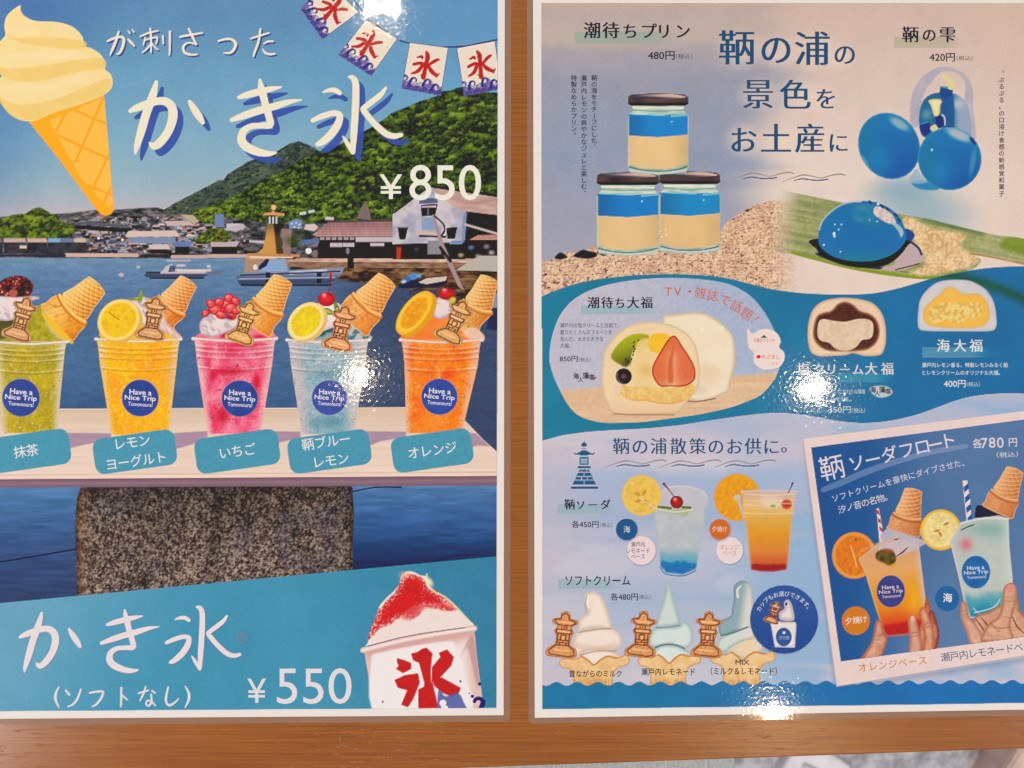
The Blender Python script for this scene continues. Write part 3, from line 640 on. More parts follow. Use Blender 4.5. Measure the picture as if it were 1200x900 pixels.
        # boats
        bt = part('printed_boat', None, 'small blue fishing boat printed at the quay')
        fill([(276, 322), (300, 317), (330, 317), (404, 313), (398, 325), (386, 332), (280, 333)], lambda X, Y, d: mixc(mixc(rgb(136, 144, 170), rgb(72, 82, 110), sst(318, 330, Y)), rgb(24, 28, 44), (np.abs((X + 6) % 60 - 20) < 3.5) * (Y > 319) * .8), bt, smooth=False, soft=1.2)
        fill([(304, 318), (308, 309), (316, 304), (334, 303), (337, 318)], rgb(138, 166, 206), bt, smooth=False); fill([(303, 312), (312, 303), (316, 304), (312, 312), (303, 317)], rgb(36, 44, 84), bt, smooth=False)
        line([(340, 320), (382, 317)], 1.6, rgb(190, 196, 212), bt); line([(282, 322.5), (398, 318)], .9, rgb(44, 56, 92), bt); line([(280, 327), (392, 325)], .8, rgb(150, 164, 196), bt); line([(283, 334), (388, 334)], 1.3, rgb(22, 28, 42), bt, a=.8)
        oval(299, 313, 2.5, 3, 0, rgb(226, 216, 222), bt)
        b2 = part('printed_boat', None, 'pair of small white boats printed on the water')
        fill([(168, 322), (174, 318.5), (190, 318), (194, 312), (201, 309), (208, 316), (225, 316), (248, 315), (247, 320), (238, 325), (172, 325)], lambda X, Y, d: mixc(rgb(196, 186, 194), rgb(70, 80, 108), sst(319.5, 322, Y)), b2, smooth=False, soft=1.2)
        fill([(197, 319), (199, 311), (205, 311.5), (208, 318)], rgb(84, 96, 122), b2, smooth=False); line([(206, 316.5), (240, 317)], 1.1, rgb(226, 206, 196), b2); line([(172, 319.5), (187, 319.5)], 1.3, rgb(60, 66, 86), b2)
        fill([(240, 319), (258, 317), (262, 318), (259, 322), (244, 322)], rgb(108, 118, 146), b2, smooth=False); oval(244.5, 312, 2.4, 1.5, 0, rgb(206, 200, 206), b2); oval(212, 311, 6, 1.5, 0, rgb(196, 190, 200), b2); line([(196, 305.5), (223, 305.5)], .9, rgb(186, 178, 190), b2)
        line([(176, 326), (238, 326)], .9, rgb(34, 42, 62), b2)
        b3 = part('printed_boat', None, 'dark boat with blue covers printed at the right')
        fill([(466, 334), (476, 328), (525, 325), (524, 332), (512, 337), (468, 338)], rgb(44, 50, 70), b3, smooth=False); fill([(490, 331), (500, 326), (524, 324), (522, 329), (500, 333)], rgb(206, 192, 182), b3, smooth=False)
        for x, y, r, c in ((484, 324, 6, (92, 140, 204)), (476, 328, 5, (74, 108, 170)), (473, 330, 3, (176, 196, 226)), (491, 323, 3, (120, 164, 220))): oval(x, y, r, r * .65, -15, rgb(*c), b3, soft=1.8)
        fill([(476, 346), (480, 340), (525, 339), (540, 343), (520, 350)], rgb(72, 76, 96), b3, smooth=False, soft=1.6); fill([(572, 343), (590, 343), (590, 362), (575, 360)], rgb(150, 146, 160), b3, smooth=False, soft=2); fill([(574, 362), (592, 362), (592, 388), (570, 386)], rgb(54, 58, 92), b3, smooth=False, soft=2.5)
        for x, y, r in ((102, 310.5, 1.6), (142, 322, 2.4), (134, 317, 1.6), (162, 313, 1.8)): oval(x, y, r * 1.3, r, 0, rgb(186, 176, 186) if r != 1.6 else rgb(120, 128, 150), b2, soft=1.6)
        # ---- shelf, stone, lower water
        low = part('printed_water')
        fill([(-50, 560), (600, 560), (600, 720), (-50, 720)], lambda X, Y, d: mixc(ramp(Y, (565, rgb(92, 132, 176)), (600, rgb(76, 112, 158)), (645, rgb(66, 90, 134)), (705, rgb(62, 76, 110))), ramp(Y, (565, rgb(92, 130, 178)), (610, rgb(66, 102, 154)), (650, rgb(44, 68, 110)), (670, rgb(34, 52, 84))), sst(200, 420, X)) * (.86 + .28 * fbm(X, Y, 30, 2, 4))[..., None], low, smooth=False)
        line([(-30, 663.5), (40, 652), (92, 643)], .9, rgb(28, 34, 62), low); line([(500, 661), (530, 652), (560, 650)], .8, rgb(22, 32, 62), low, a=.5); line([(414, 576), (440, 571), (470, 571)], .8, rgb(30, 36, 62), low)
        low2 = part('printed_water')
        I = IDS[560 - CY0:740 - CY0, 250 - CX0:]; I[I == low] = low2
        stone = part('printed_stone')
        def fstone(X, Y, d):
            n_ = .42 * vn(X, Y, 1.5, 2) + .33 * vn(X, Y, 2.3, 4) + .25 * vn(X, Y, 4.2, 1)
            c = ramp(n_, (.28, rgb(58, 50, 50)), (.44, rgb(92, 80, 76)), (.56, rgb(126, 110, 100)), (.74, rgb(168, 148, 136)))
            c = c * (.74 + .16 * sst(570, 600, Y) + .14 * sst(600, 680, Y) - .20 * np.exp(-((X - 253 - 4 * np.sin(Y / 18)) / 9.) ** 2) * sst(570, 590, Y) - .10 * sst(.5, .7, fbm(X, Y, 40, 2)))[..., None]
            c = mixc(c, rgb(170, 124, 88), (1 - sst(90, 114, X)) * .34)
            c = mixc(c, rgb(92, 92, 116), sst(.55, .8, vn(X, Y, 26, 3)) * .22)
            return mixc(c, c * .6, (1 - sst(0, 9, d)) * .7)
        fill([(94, 572), (112, 567), (260, 566), (408, 566), (413, 572), (415, 605), (413, 640), (414, 700), (90, 712), (89, 660), (88, 610), (90, 585)], fstone, stone, smooth=False, soft=1.6)
        board = part('printed_shelf')
        def fbd(X, Y, d):
            c = ramp(Y, (478, rgb(214, 186, 166)), (505, rgb(228, 202, 186)), (557, rgb(234, 206, 192)))
            c = c * (.955 + .09 * fbm(X, Y, 90, 3, 2.6))[..., None]
            return mixc(rgb(240, 220, 206), c, sst(0, 1.6, d))
        fill([(-60, 479.5), (528, 477), (549, 497), (566, 515), (600, 545), (600, 560), (-60, 563)], fbd, board, smooth=False)
        fill([(-60, 562), (600, 557.5), (600, 569), (-60, 571.5)], lambda X, Y, d: ramp(Y + (X - 300) * .006, (560, rgb(122, 96, 112)), (565, rgb(146, 118, 132)), (571, rgb(122, 98, 112))) * (.95 + .1 * fbm(X, Y, 40, 2, 3))[..., None], board, smooth=False)
        line([(-60, 557), (600, 553)], .5, rgb(196, 160, 146), board, a=.6)
        shd = rgb(158, 132, 158)
        for P in ([(66, 507), (130, 508), (130, 516), (100, 521), (70, 528)], [(196, 508), (243, 505), (243, 513), (228, 520), (200, 528)], [(306, 505), (352, 506), (352, 513), (330, 518), (306, 526)], [(414, 505), (476, 506), (476, 512), (446, 517), (430, 524), (412, 528)], [(542, 506), (558, 508), (574, 523), (560, 522), (540, 528)]):
            fill(P, lambda X, Y, d: mixc(shd, shd * 1.05, vn(X, Y, 9, 1, 2)), board, smooth=False, soft=1.8, a=.88)
        # ---- lower teal banner
        ban = part('printed_banner')
        fill([(-60, 712.5), (600, 650.3), (600, 860), (-60, 860)], lambda X, Y, d: mixc(mixc(rgb(112, 164, 192), rgb(78, 148, 180), sst(0, 260, X + (Y - 700) * .5)), rgb(64, 126, 160), sst(330, 580, X) * .8) + ((fbm(X, Y, 40, 5) - .5) * .035 + (vn(X, Y, 1.6, 3) - .5) * .02)[..., None], ban, smooth=False)

        # ---- soft serve drawing, upper left
        ic = part('printed_soft_serve', None, 'flat drawing of a vanilla soft serve in an orange cone')
        cn = part('cone', ic)
        fill([(30, 138), (60, 130), (120, 111), (122, 112), (127, 170), (133, 238), (133.5, 246), (130, 251), (124, 253), (118, 251), (113, 246), (70, 188)], rgb(252, 172, 40), cn, smooth=False)
        CM = maskof([(58, 141), (122, 114), (127, 170), (132, 236), (129, 243), (120, 236), (92, 205)], smooth=False)
        with clipto(CM):
            fill([(0, 100), (200, 100), (200, 260), (0, 260)], rgb(255, 188, 84), cn, smooth=False)
            for a_, b_ in (((85, 128), (140, 152)), ((62, 156), (140, 192)), ((100, 216), (150, 236)), ((122, 112), (88, 190)), ((78, 130), (62, 160)), ((138, 158), (100, 240)), ((135, 210), (115, 250)), ((82, 188), (96, 214))):
                line([a_, b_], 1.3, rgb(252, 164, 44), cn, smooth=False)
        cream_ = rgb(246, 214, 146); shade = rgb(240, 196, 112); lite = rgb(248, 222, 168)
        sv = part('swirl', ic)
        O = [(23.5, 6), (24, 12), (28, 18), (38, 23.5), (50, 25), (65, 25.5), (80, 29), (90, 35), (97, 44), (98.5, 54), (106, 56), (117, 63), (122, 71), (123, 81), (129, 86), (132, 95), (130, 104), (122, 111), (108, 117), (85, 125), (60, 133), (42, 141), (30, 142), (18, 138), (6, 127), (-2, 112), (-8, 104), (-4, 94), (2, 89), (-4, 82), (-8, 72), (-6, 58), (2, 46), (6, 41), (5, 30), (7, 20), (13, 13)]
        fill(O, lambda X, Y, d: mixc(cream_, lite, fbm(X, Y, 22, 2, 9)), sv, n=4)
        for P in ([(6, 38), (16, 44), (38, 44), (66, 44), (98, 48), (99, 56), (80, 58), (58, 55), (34, 52), (14, 46)], [(-8, 74), (6, 80), (30, 79), (56, 76), (90, 70), (120, 68), (123, 80), (108, 82), (90, 84), (60, 92), (36, 96), (14, 94), (-2, 86)], [(-8, 104), (4, 116), (20, 122), (48, 120), (76, 112), (100, 102), (124, 92), (131, 100), (122, 111), (100, 119), (60, 133), (40, 141), (18, 138), (4, 126)]):
            fill(P, lambda X, Y, d: mixc(shade, cream_, fbm(X, Y, 14, 3, 7) * .6), sv, a=.85, soft=1.6)
        for p, r in (([(10, 34), (40, 36)], 4), ([(12, 66), (50, 66), (86, 62)], 4), ([(10, 104), (50, 103), (100, 90)], 4)): line(p, r, rgb(252, 232, 188), sv, soft=5, a=.35)

        # ---- brush lettering
        KA = [([(171.5, 96), (169, 104), (166, 114), (160, 128), (160.5, 170), (159, 180)], None)]
        def glyph(strokes, pid, col, dx=0, dy=0, a=1):
            for pts, rad in strokes:
                line([(x + dx, y + dy) for x, y in pts], rad, col, pid, a=a, n=5)
        big = [  # か
            ([(183, 96), (180, 108), (176, 120), (171, 134), (165, 155), (160, 172), (158.5, 180)], [2.0, 4.2, 5.0, 5.0, 4.8, 3.2, 1.0]),
            ([(152.5, 130), (160, 126.5), (172, 122), (184, 118.5), (194, 119), (201, 125), (202.5, 137), (198, 152), (190, 164), (182, 171), (178, 170), (175, 167)], [2.3, 4.0, 4.6, 4.5, 4.8, 5.2, 5.4, 5.0, 4.9, 4.3, 3.0, .8]),
            ([(222, 119), (227, 127), (233, 136), (237.5, 143.5)], [2.0, 4.0, 4.2, 2.4]),
            # き
            ([(280, 114), (290, 111), (303, 107.5), (316, 104.5), (329, 102)], [2.2, 3.8, 4.0, 3.4, 1.2]),
            ([(271.5, 140.5), (284, 136), (300, 130.5), (320, 125), (338, 119.5), (353, 117)], [2.4, 4.0, 4.4, 4.3, 3.0, .8]),
            ([(304.5, 93.5), (305.5, 100), (307.5, 108), (311, 122), (315, 136), (316.5, 146), (306, 147), (294, 148), (285, 154), (283, 164), (289, 172), (302, 178), (314, 180), (323, 179)], [1.6, 3.2, 4.4, 4.2, 4.2, 4.0, 3.4, 3.4, 4.2, 5.0, 5.2, 4.6, 3.4, 1.4]),
            # 氷
            ([(408.5, 90), (413, 91), (416.5, 97), (417, 112), (416, 135), (414.5, 158), (413.5, 178)], [1.2, 3.0, 3.9, 4.2, 4.2, 4.0, 2.8]),
            ([(402, 160), (407, 168), (413.5, 178)], [.9, 2.6, 2.8]),
            ([(378.5, 108), (384, 106), (392, 105.5), (398, 109)], [.9, 2.2, 3.0, 2.6]),
            ([(366.5, 141), (378, 136), (391, 132.5), (398, 135), (396, 145), (388, 157), (378, 166), (372, 169)], [2.6, 3.4, 3.3, 3.6, 4.4, 4.6, 4.0, 2.6]),
            ([(452, 103), (446, 111), (436, 119), (427, 126), (426, 129), (432, 137), (442, 148), (453, 157), (462, 159.5), (470, 158)], [1.6, 3.1, 3.4, 3.2, 3.4, 3.6, 3.7, 3.7, 3.3, 2.5])]
        sh = part('lettering_shadow'); wt = part('lettering', None, 'large cream brush lettering in the blue sky')
        glyph(big, sh, rgb(70, 92, 168), 7, 7.5, .93)
        glyph(big, wt, rgb(240, 228, 206))
        sm_ = [  # が刺さった
            ([(139, 37), (136, 47), (132, 57), (129, 64)], [1.1, 1.6, 1.6, .8]), ([(126, 48), (133, 45), (141, 43), (145, 46), (143.5, 55), (140, 62), (137, 63)], [1.2, 1.5, 1.5, 1.7, 1.7, 1.4, .8]), ([(150, 46), (154, 50), (157.5, 54)], [1, 1.5, .9]), ([(150, 36), (152, 39)], [.7, .9]), ([(155, 34.5), (157, 37.5)], [.7, .9]),
            ([(164.5, 42.5), (174, 38.5), (185, 36)], [1, 1.2, .8]), ([(176, 33.5), (177, 47), (177, 61)], [1.2, 1.2, .8]), ([(170, 44), (168, 52)], .9), ([(170, 47), (178, 44.5), (184, 44), (183, 51)], [.9, 1, 1.1, .9]), ([(176, 52), (171, 58), (167, 61)], [1, 1, .8]), ([(178, 51), (182, 56), (185, 58)], [1, 1, .7]), ([(190.5, 42), (191.5, 51)], [1.2, .9]), ([(199, 37), (199, 50), (198.5, 64)], [1.4, 1.4, 1]),
            ([(211, 43), (222, 41), (237, 38.5)], [1.2, 1.4, 1]), ([(221, 33.5), (225, 42), (230, 52)], [1.1, 1.5, 1.2]), ([(230, 52), (221, 50), (215, 54), (216, 61), (223, 64), (231, 63.5)], [1, 1, 1.5, 1.5, 1.4, .9]),
            ([(256, 48), (263, 46), (271, 46), (276, 51), (274, 58), (269, 62), (262, 62)], [1.1, 1.4, 1.4, 1.8, 1.6, 1.4, .7]),
            ([(294, 45), (305, 41.5), (315, 38.5)], [1, 1.2, .9]), ([(305, 34), (303, 48), (298, 62), (297, 66)], [1.2, 1.4, 1.3, .8]), ([(309, 51), (314, 48.5), (320, 48.5)], [.8, 1.2, 1.1]), ([(308, 58), (311, 62), (316, 63.5), (322, 63)], [.9, 1.2, 1.3, 1])]
        glyph(sm_, sh, rgb(52, 66, 128), 1.7, 1.8, .85); glyph(sm_, wt, rgb(240, 226, 208))
        # lower line of brush lettering is the same hand, smaller
        wl = part('lettering', None, 'pale brush lettering on the teal band')
        def sc(pts, kx, ky, ox, oy): return [(ox + x * kx, oy + y * ky) for x, y in pts]
        low_g = []
        for i, (pts, rad) in enumerate(big):
            kx = .826; ky = .82; 
            ox, oy = ((-102.5, 640) if i < 3 else ((-105.5, 638.5) if i < 6 else (-107.5, 637.5)))
            r2 = [q * .78 for q in rad]
            low_g.append((sc(pts, kx, ky, ox, oy), r2))
        glyph(low_g, wl, rgb(140, 122, 140), .9, 1.0, .45); glyph(low_g, wl, rgb(230, 216, 222))
        sub = [([(69, 805), (65.5, 812), (65, 820), (69, 829)], [.7, 1.4, 1.5, .7]),
               ([(77, 809), (81, 814)], [1, 1.4]), ([(94.5, 808), (91, 818), (86, 825), (79.5, 828)], [1, 1.3, 1.2, .8]),
               ([(105, 812), (114, 810.5), (120.5, 811), (118, 819), (112, 826), (108, 828)], [1.1, 1.3, 1.3, 1.3, 1.2, .7]),
               ([(142, 806), (142, 818), (141.5, 828)], [1.2, 1.3, 1]), ([(143, 815), (149, 820)], [1.2, .8]),
               ([(162, 812.5), (169, 810.5), (174, 809)], [.9, 1.2, .8]), ([(170.5, 805), (168, 813), (164, 821)], [1, 1.2, .8]), ([(178, 809.5), (181.5, 812)], [.9, 1.1]), ([(177, 814), (177.5, 822), (174.5, 827), (171, 825), (173, 821), (178, 823), (182, 827)], [1, 1.2, 1.2, 1, .9, 1.1, .8]),
               ([(197, 805.5), (195, 814), (194.5, 822), (198, 826.5), (204, 824), (209, 819)], [1, 1.3, 1.3, 1.4, 1.2, .7]),
               ([(217, 804.5), (221, 812), (221, 820), (217, 829)], [.7, 1.4, 1.5, .7])]
        glyph(sub, wl, rgb(226, 214, 220))
        pr = part('price_lettering')
        white = rgb(238, 236, 224)
        text('¥', 445, 204.5, 471, 233, white, pr, bold=.006); text('850', 480, 193.5, 563.5, 234.5, white, pr, bold=.006)
        text('¥', 290, 795.5, 311.5, 823.5, rgb(228, 220, 226), pr, bold=.004); text('550', 324.5, 783, 412, 825, rgb(228, 220, 226), pr, bold=.0)

        # ---- bunting with red characters
        bn = part('printed_bunting')
        st = rgb(44, 58, 120)
        line([(412, -4), (424, 12), (440, 28), (466, 46), (482, 51), (500, 54), (520, 55), (545, 54), (565, 50), (600, 43)], .9, st, bn)
        flags = [((352, 9.5), (378, -24), (421, 16), (379, 46)), ((428.5, 23), (466, 45), (435, 89), (396.5, 64)), ((480, 49.5), (525.5, 55.5), (516.5, 112), (470.5, 103.5)), ((535, 56), (580, 47.5), (588, 104), (544, 112))]
        flags[0] = ((384, -22), (421, 14), (378, 46), (352, 10))
        angs = [36, 27, 7, -9]; cents = [(390.5, 9.5), (431.5, 50.5), (499, 76), (562.5, 75)]
        for (tl, tr, br_, bl), an, (gx, gy) in zip(flags, angs, cents):
            P = [tl, tr, br_, bl]
            fl_ = part('flag', bn)
            fill([(x, y) for x, y in P], rgb(86, 82, 130), fl_, smooth=False)
            M = maskof(P, smooth=False, soft=1)
            c = np.mean(P, 0); P2 = [tuple(c + (np.array(p) - c) * .975) for p in P]
            fill(P2, rgb(234, 218, 204), fl_, smooth=False)
            B0 = np.array(bl, float); B1 = np.array(br_, float); ex = (B1 - B0); L = np.hypot(*ex); ex /= L; up = np.array((ex[1], -ex[0]))
            with clipto(M):
                q = [tuple(B0 - ex * 2 - up * 2)] + [tuple(B0 + ex * (L * t) + up * h) for t, h in ((-.02, 15), (.06, 14), (.1, 9), (.25, 7), (.4, 6), (.55, 9), (.66, 16), (.75, 13), (.82, 6), (.93, 7), (1.03, 10))] + [tuple(B1 + ex * 2 - up * 2)]
                fill(q, rgb(150, 136, 186), fl_)
                for row, off in ((0, 0), (5, .09)):
                    for k in range(6):
                        cc = B0 + ex * L * (k / 5.2 + off) + up * (row)
                        for r_ in (6, 4.2, 2.4): line(ell(cc[0], cc[1], r_, r_, 0, 12).tolist(), .42, rgb(66, 62, 132), fl_, smooth=False, a=.8)
                for t, h in ((.04, 12), (.27, 11), (.62, 12), (.84, 8)):
                    cc = B0 + ex * L * t + up * h
                    line([tuple(cc - ex * 5 - up * 4), tuple(cc - ex * 3 + up * 2), tuple(cc + up * 4), tuple(cc + ex * 3 + up * 1.5), tuple(cc + ex * 1.2 - up * .5)], [1.6, 1.5, 1.1, .9, .5], rgb(64, 62, 138), fl_)
                    oval(cc[0], cc[1], 1.2, 1.2, 0, rgb(226, 214, 214), fl_)
            R = lambda p, r: line(xf(p, gx, gy, an), r, rgb(190, 34, 26), fl_, n=4)
            R([(-1, -15), (1, -10), (0, 2), (-1, 15)], [1.6, 2.8, 2.4, 2.8]); R([(-1, 15), (-4.5, 12)], [1.8, .7])
            R([(-11, -7.5), (-6, -9), (-5, -7)], [1.0, 1.9, 1.2]); R([(-14, 1), (-6, -1.5), (-4, .5), (-8, 8), (-15, 12)], [1.8, 2.0, 2.0, 2.2, 1.2])
            R([(3, 0), (10, -6), (14, -8)], [1.5, 2.0, 1.5]); R([(3, 0), (7, 6), (14, 11)], [1.4, 2.6, 2.0]); R([(14, 11), (17, 8)], [1.6, .6])

        # ---- the five cups
        names = [('green tea', 0), ('lemon yogurt', 1), ('strawberry', 2), ('blue lemon', 3), ('orange', 4)]
        CP = []
        for lab in ('printed green cup topped with red beans', 'printed yellow cup with a lemon slice', 'printed pink cup topped with strawberry pieces', 'printed pale blue cup with lemon and cherry', 'printed orange cup with an orange slice'):
            CP.append(part('printed_cup', None, lab))
        # 1 matcha
        p = CP[0]
        fill([(-40, 402), (-30, 378), (4, 372), (22, 366), (44, 358), (56, 366), (70, 384), (79, 399), (60, 404)], lambda X, Y, d: mixc(mixc(rgb(136, 128, 30), rgb(208, 192, 70), fbm(X, Y, 5, 2)), rgb(226, 218, 190), sst(.55, .8, fbm(X, Y, 8, 1)) * .8 * sst(44, 62, X)), p)
        fill([(0, 376), (14, 374), (18, 384), (8, 396), (-10, 396)], rgb(60, 60, 28), p, a=.7, soft=3)
        fill([(50, 368), (62, 366), (82, 392), (80, 401), (62, 392)], rgb(206, 190, 150), p, soft=3, a=.8)
        q = part('waffle_cone', p); cone(84.5, 362, 46, 1.0, q, lite=(250, 196, 110), mid=(240, 160, 62), half=1.0, flare=24, fw=27, con=1.0)
        line([(50, 368), (60, 378), (72, 391), (84, 401)], [1.5, 4, 4, 2], rgb(244, 186, 60), q, soft=1.6); line([(58, 356), (66, 360), (72, 357)], .5, rgb(170, 100, 40), q, a=.7)
        q = part('whipped_cream', p); cream([(-30, 348), (4, 346), (22, 347), (40, 347), (46, 350), (26, 356), (21, 366), (16, 374), (6, 376), (-10, 374), (-30, 376)], q)
        q = part('red_beans', p)
        fill([(-20, 346), (-16, 334), (-2, 332), (6, 326), (18, 323), (28, 324), (36, 329), (39, 334), (38, 342), (34, 347), (18, 348), (4, 347)], lambda X, Y, d: ramp(.5 * vn(X, Y, 3.2, 1) + .5 * vn(X, Y, 1.7, 2), (.25, rgb(26, 8, 14)), (.5, rgb(92, 28, 26)), (.7, rgb(150, 62, 52)), (.88, rgb(220, 150, 140))), q, soft=1.6, smooth=False)
        blob(26, 340, 9, 7, 0, rgb(14, 4, 10), .8); blob(10, 338, 6, 5, 0, rgb(14, 4, 10), .7)
        fill([(10, 343), (14, 339), (20, 341), (19, 347), (12, 348)], rgb(186, 92, 88), q, soft=1.5)
        bigcup((-10, 79, 400), (2, 67, 508), p, (188, 164, 42), (166, 150, 52), 1)
        q = part('tower_cookie', p); cookie(25.5, 373, 16, .96, q)
        badge(24.5, 466, 22.3, p, 4)
        # 2 lemon
        p = CP[1]
        fill([(118, 396), (126, 372), (150, 352), (176, 350), (196, 372), (206, 388), (210, 397), (160, 400)], lambda X, Y, d: mixc(rgb(246, 170, 24), rgb(252, 196, 60), fbm(X, Y, 7, 1)), p)
        q = part('waffle_cone', p); cone(201, 358, 35, .86, q, lite=(248, 182, 120), mid=(236, 140, 72), flare=30, fw=21, half=.98)
        q = part('whipped_cream', p); cream([(148, 352), (160, 350), (170, 348), (176, 360), (172, 382), (164, 376), (160, 362)], q)
        cream([(190, 366), (196, 378), (204, 386), (212, 394), (210, 398), (194, 390), (186, 384)], q, (236, 206, 196), (206, 160, 160))
        q = part('mint_sprig', p); line([(164, 352), (165, 346), (165, 341)], [2.6, 2.2, 1], rgb(140, 160, 40), q); line([(152, 351), (162, 351)], 1.2, rgb(136, 150, 50), q)
        bigcup((112, 212, 397), (130, 198, 510), p, (250, 178, 10), (252, 158, 20), 2, pale=(236, 196, 150), edge=.09)
        blob(198, 440, 10, 46, 4, rgb(228, 168, 150), .55)
        q = part('lemon_slice', p); slice_(139, 375, 26.5, 23, -42, (250, 200, 96), (250, 214, 130), (252, 186, 8), q, seg=3, thick=4, tdir=(.8, .75), pw=.12, rw=.05)
        line([(128, 366), (134, 371), (140, 375)], .7, rgb(196, 130, 20), q); line([(152, 362), (140, 376), (150, 384)], .6, rgb(246, 208, 80), q)
        q = part('tower_cookie', p); cookie(179.5, 372.5, 9, .93, q)
        badge(164.3, 466.5, 21.8, p, 3)
        # 3 strawberry
        p = CP[2]
        fill([(228, 398), (236, 390), (262, 386), (290, 376), (310, 378), (322, 392), (324, 397), (290, 402), (250, 402)], lambda X, Y, d: mixc(rgb(236, 96, 130), rgb(246, 150, 160), fbm(X, Y, 6, 2)), p)
        blob(304, 396, 12, 6, 0, rgb(214, 20, 60), .8); blob(266, 392, 14, 8, -40, rgb(176, 14, 40), .85)
        q = part('waffle_cone', p); cone(314, 359, 29, .9, q, lite=(250, 190, 112), mid=(238, 150, 72), flare=32, fw=22, half=.98)
        q = part('whipped_cream', p); cream([(234, 388), (234, 378), (240, 371), (250, 367), (262, 372), (272, 374), (280, 368), (286, 372), (276, 384), (264, 390), (250, 395), (238, 393)], q)
        q = part('strawberry_pieces', p)
        for x, y, rx, ry, an in ((258, 358, 9, 7, 30), (266, 356, 8, 7, -20), (252, 362, 8, 7, 30), (241, 367, 5, 4, -40), (247, 356, 6, 5, 10), (257, 354, 6, 5, 0), (268, 349, 6, 5, -30), (276, 353, 6, 5, 30), (270, 361, 8, 6, -20), (280, 363, 6, 4, 10), (259, 369, 7, 5, 15), (272, 371, 5, 4, 0), (276, 365, 5, 4, 0)):
            oval(x, y, rx, ry, an, lambda X, Y, d: mixc(rgb(190, 30, 46), rgb(240, 104, 104), sst(0, 3.0, d) * (.55 + .6 * vn(X, Y, 2.2, 1))), q, soft=1.2)
            oval(x - 1.5, y - 2, rx * .35, ry * .3, an, rgb(250, 168, 160), q, soft=1.8, a=.7)
        blob(270, 372, 6, 4, 0, rgb(130, 10, 30), .7)
        bigcup((226, 324, 396.5), (243, 306, 509), p, (240, 128, 152), (222, 60, 96), 4, pale=(244, 190, 190), altamt=.45, edge=.12)
        for x, y, rx, ry in ((270, 435, 34, 8), (250, 440, 8, 10), (262, 488, 12, 16), (300, 448, 8, 14), (290, 404, 30, 5)): blob(x, y, rx, ry, 0, rgb(196, 20, 44), .6)
        w = win(236, 425, 310, 505); n_ = sst(.72, .9, vn(w[2], w[3], 2, 5)) * sst(.4, .6, vn(w[2], w[3], 14, 2)); put(w, n_ * .7 * (np.abs(w[2] - 274) < 30 - (w[3] - 425) * .04), rgb(170, 10, 34), None)
        q = part('tower_cookie', p); cookie(287, 377.5, 17, .93, q, lite=(230, 174, 108))
        badge(281, 467, 21.6, p, 3)
        # 4 blue lemon
        p = CP[3]
        fill([(340, 400), (352, 386), (376, 380), (396, 378), (420, 372), (432, 390), (434, 398), (400, 404)], lambda X, Y, d: mixc(rgb(48, 96, 106), rgb(186, 190, 196), sst(.35, .6, fbm(X, Y, 9, 3)) * .7 + .3 * sst(392, 410, X)), p)
        q = part('waffle_cone', p); cone(430, 357, 39, .93, q, lite=(250, 186, 118), mid=(238, 150, 78), flare=30, fw=25)
        line([(418, 352), (428, 362), (430, 372)], .9, rgb(206, 120, 60), q, a=.7)
        q = part('whipped_cream', p); cream([(372, 356), (384, 354), (398, 356), (400, 368), (398, 380), (384, 386), (374, 388), (374, 370)], q, (240, 224, 224), (196, 170, 188))
        q = part('cherry', p); cherry(382.5, 350.5, 10.5, q, [(385, 343), (387, 333), (387.5, 322)], (222, 34, 58), ry=8.6); oval(387.5, 321, 1.8, 2.2, 0, rgb(214, 60, 70), q)
        q = part('mint_sprig', p)
        for x, y, rx, ry, an in ((384, 365, 6, 3.6, 20), (395, 362, 5.5, 3, 70), (399, 366, 4, 2.4, 40), (393, 357, 4, 2, 60)): oval(x, y, rx, ry, an, lambda X, Y, d: mixc(rgb(70, 104, 28), rgb(168, 190, 76), sst(0, 2.5, d)), q)
        bigcup((336, 433, 398), (353, 415, 509), p, (160, 178, 188), (128, 164, 180), 1, pale=(214, 190, 192), edge=.22)
        blob(392, 438, 40, 12, 0, rgb(88, 136, 152), .6); blob(384, 494, 32, 12, 0, rgb(84, 138, 158), .6)
        q = part('lemon_slice', p); slice_(358.5, 376.5, 25, 19, -48, (248, 208, 130), (246, 224, 160), (244, 202, 30), q, seg=10, thick=4, tdir=(.9, .55), rot=.3, pw=.13, rw=.06)
        q = part('tower_cookie', p); cookie(400, 384, 12, .98, q, lite=(228, 160, 112))
        badge(386, 466, 20.8, p, 3, col=(70, 88, 160))
        # 5 orange
        p = CP[4]
        fill([(470, 398), (482, 386), (500, 372), (520, 364), (546, 372), (560, 386), (566, 398), (520, 404)], lambda X, Y, d: mixc(mixc(rgb(246, 112, 62), rgb(250, 150, 70), fbm(X, Y, 9, 2)), rgb(250, 200, 170), sst(.66, .85, vn(X, Y, 2, 3)) * .5 * sst(520, 540, X)), p)
        q = part('waffle_cone', p); cone(559.5, 359, 23, .88, q, lite=(244, 190, 122), mid=(226, 150, 80), flare=36, fw=17, half=.92)
        fill([(543, 388), (556, 384), (566, 392), (566, 400), (548, 396)], rgb(236, 206, 190), p, soft=3, a=.8)
        q = part('whipped_cream', p); cream([(510, 350), (520, 348), (528, 354), (530, 364), (526, 370), (516, 374), (508, 370), (508, 358)], q)
        q = part('cherry', p); cherry(523.5, 344.5, 10.6, q, [(524.5, 338), (524.5, 326), (524.5, 315)], (216, 28, 44), ry=7)
        oval(530, 352, 4.5, 3.6, -40, rgb(214, 186, 70), q, soft=1.6)
        bigcup((469, 565, 398), (476, 542, 508), p, (246, 134, 46), (242, 102, 34), 5, pale=(240, 186, 160), edge=.12)
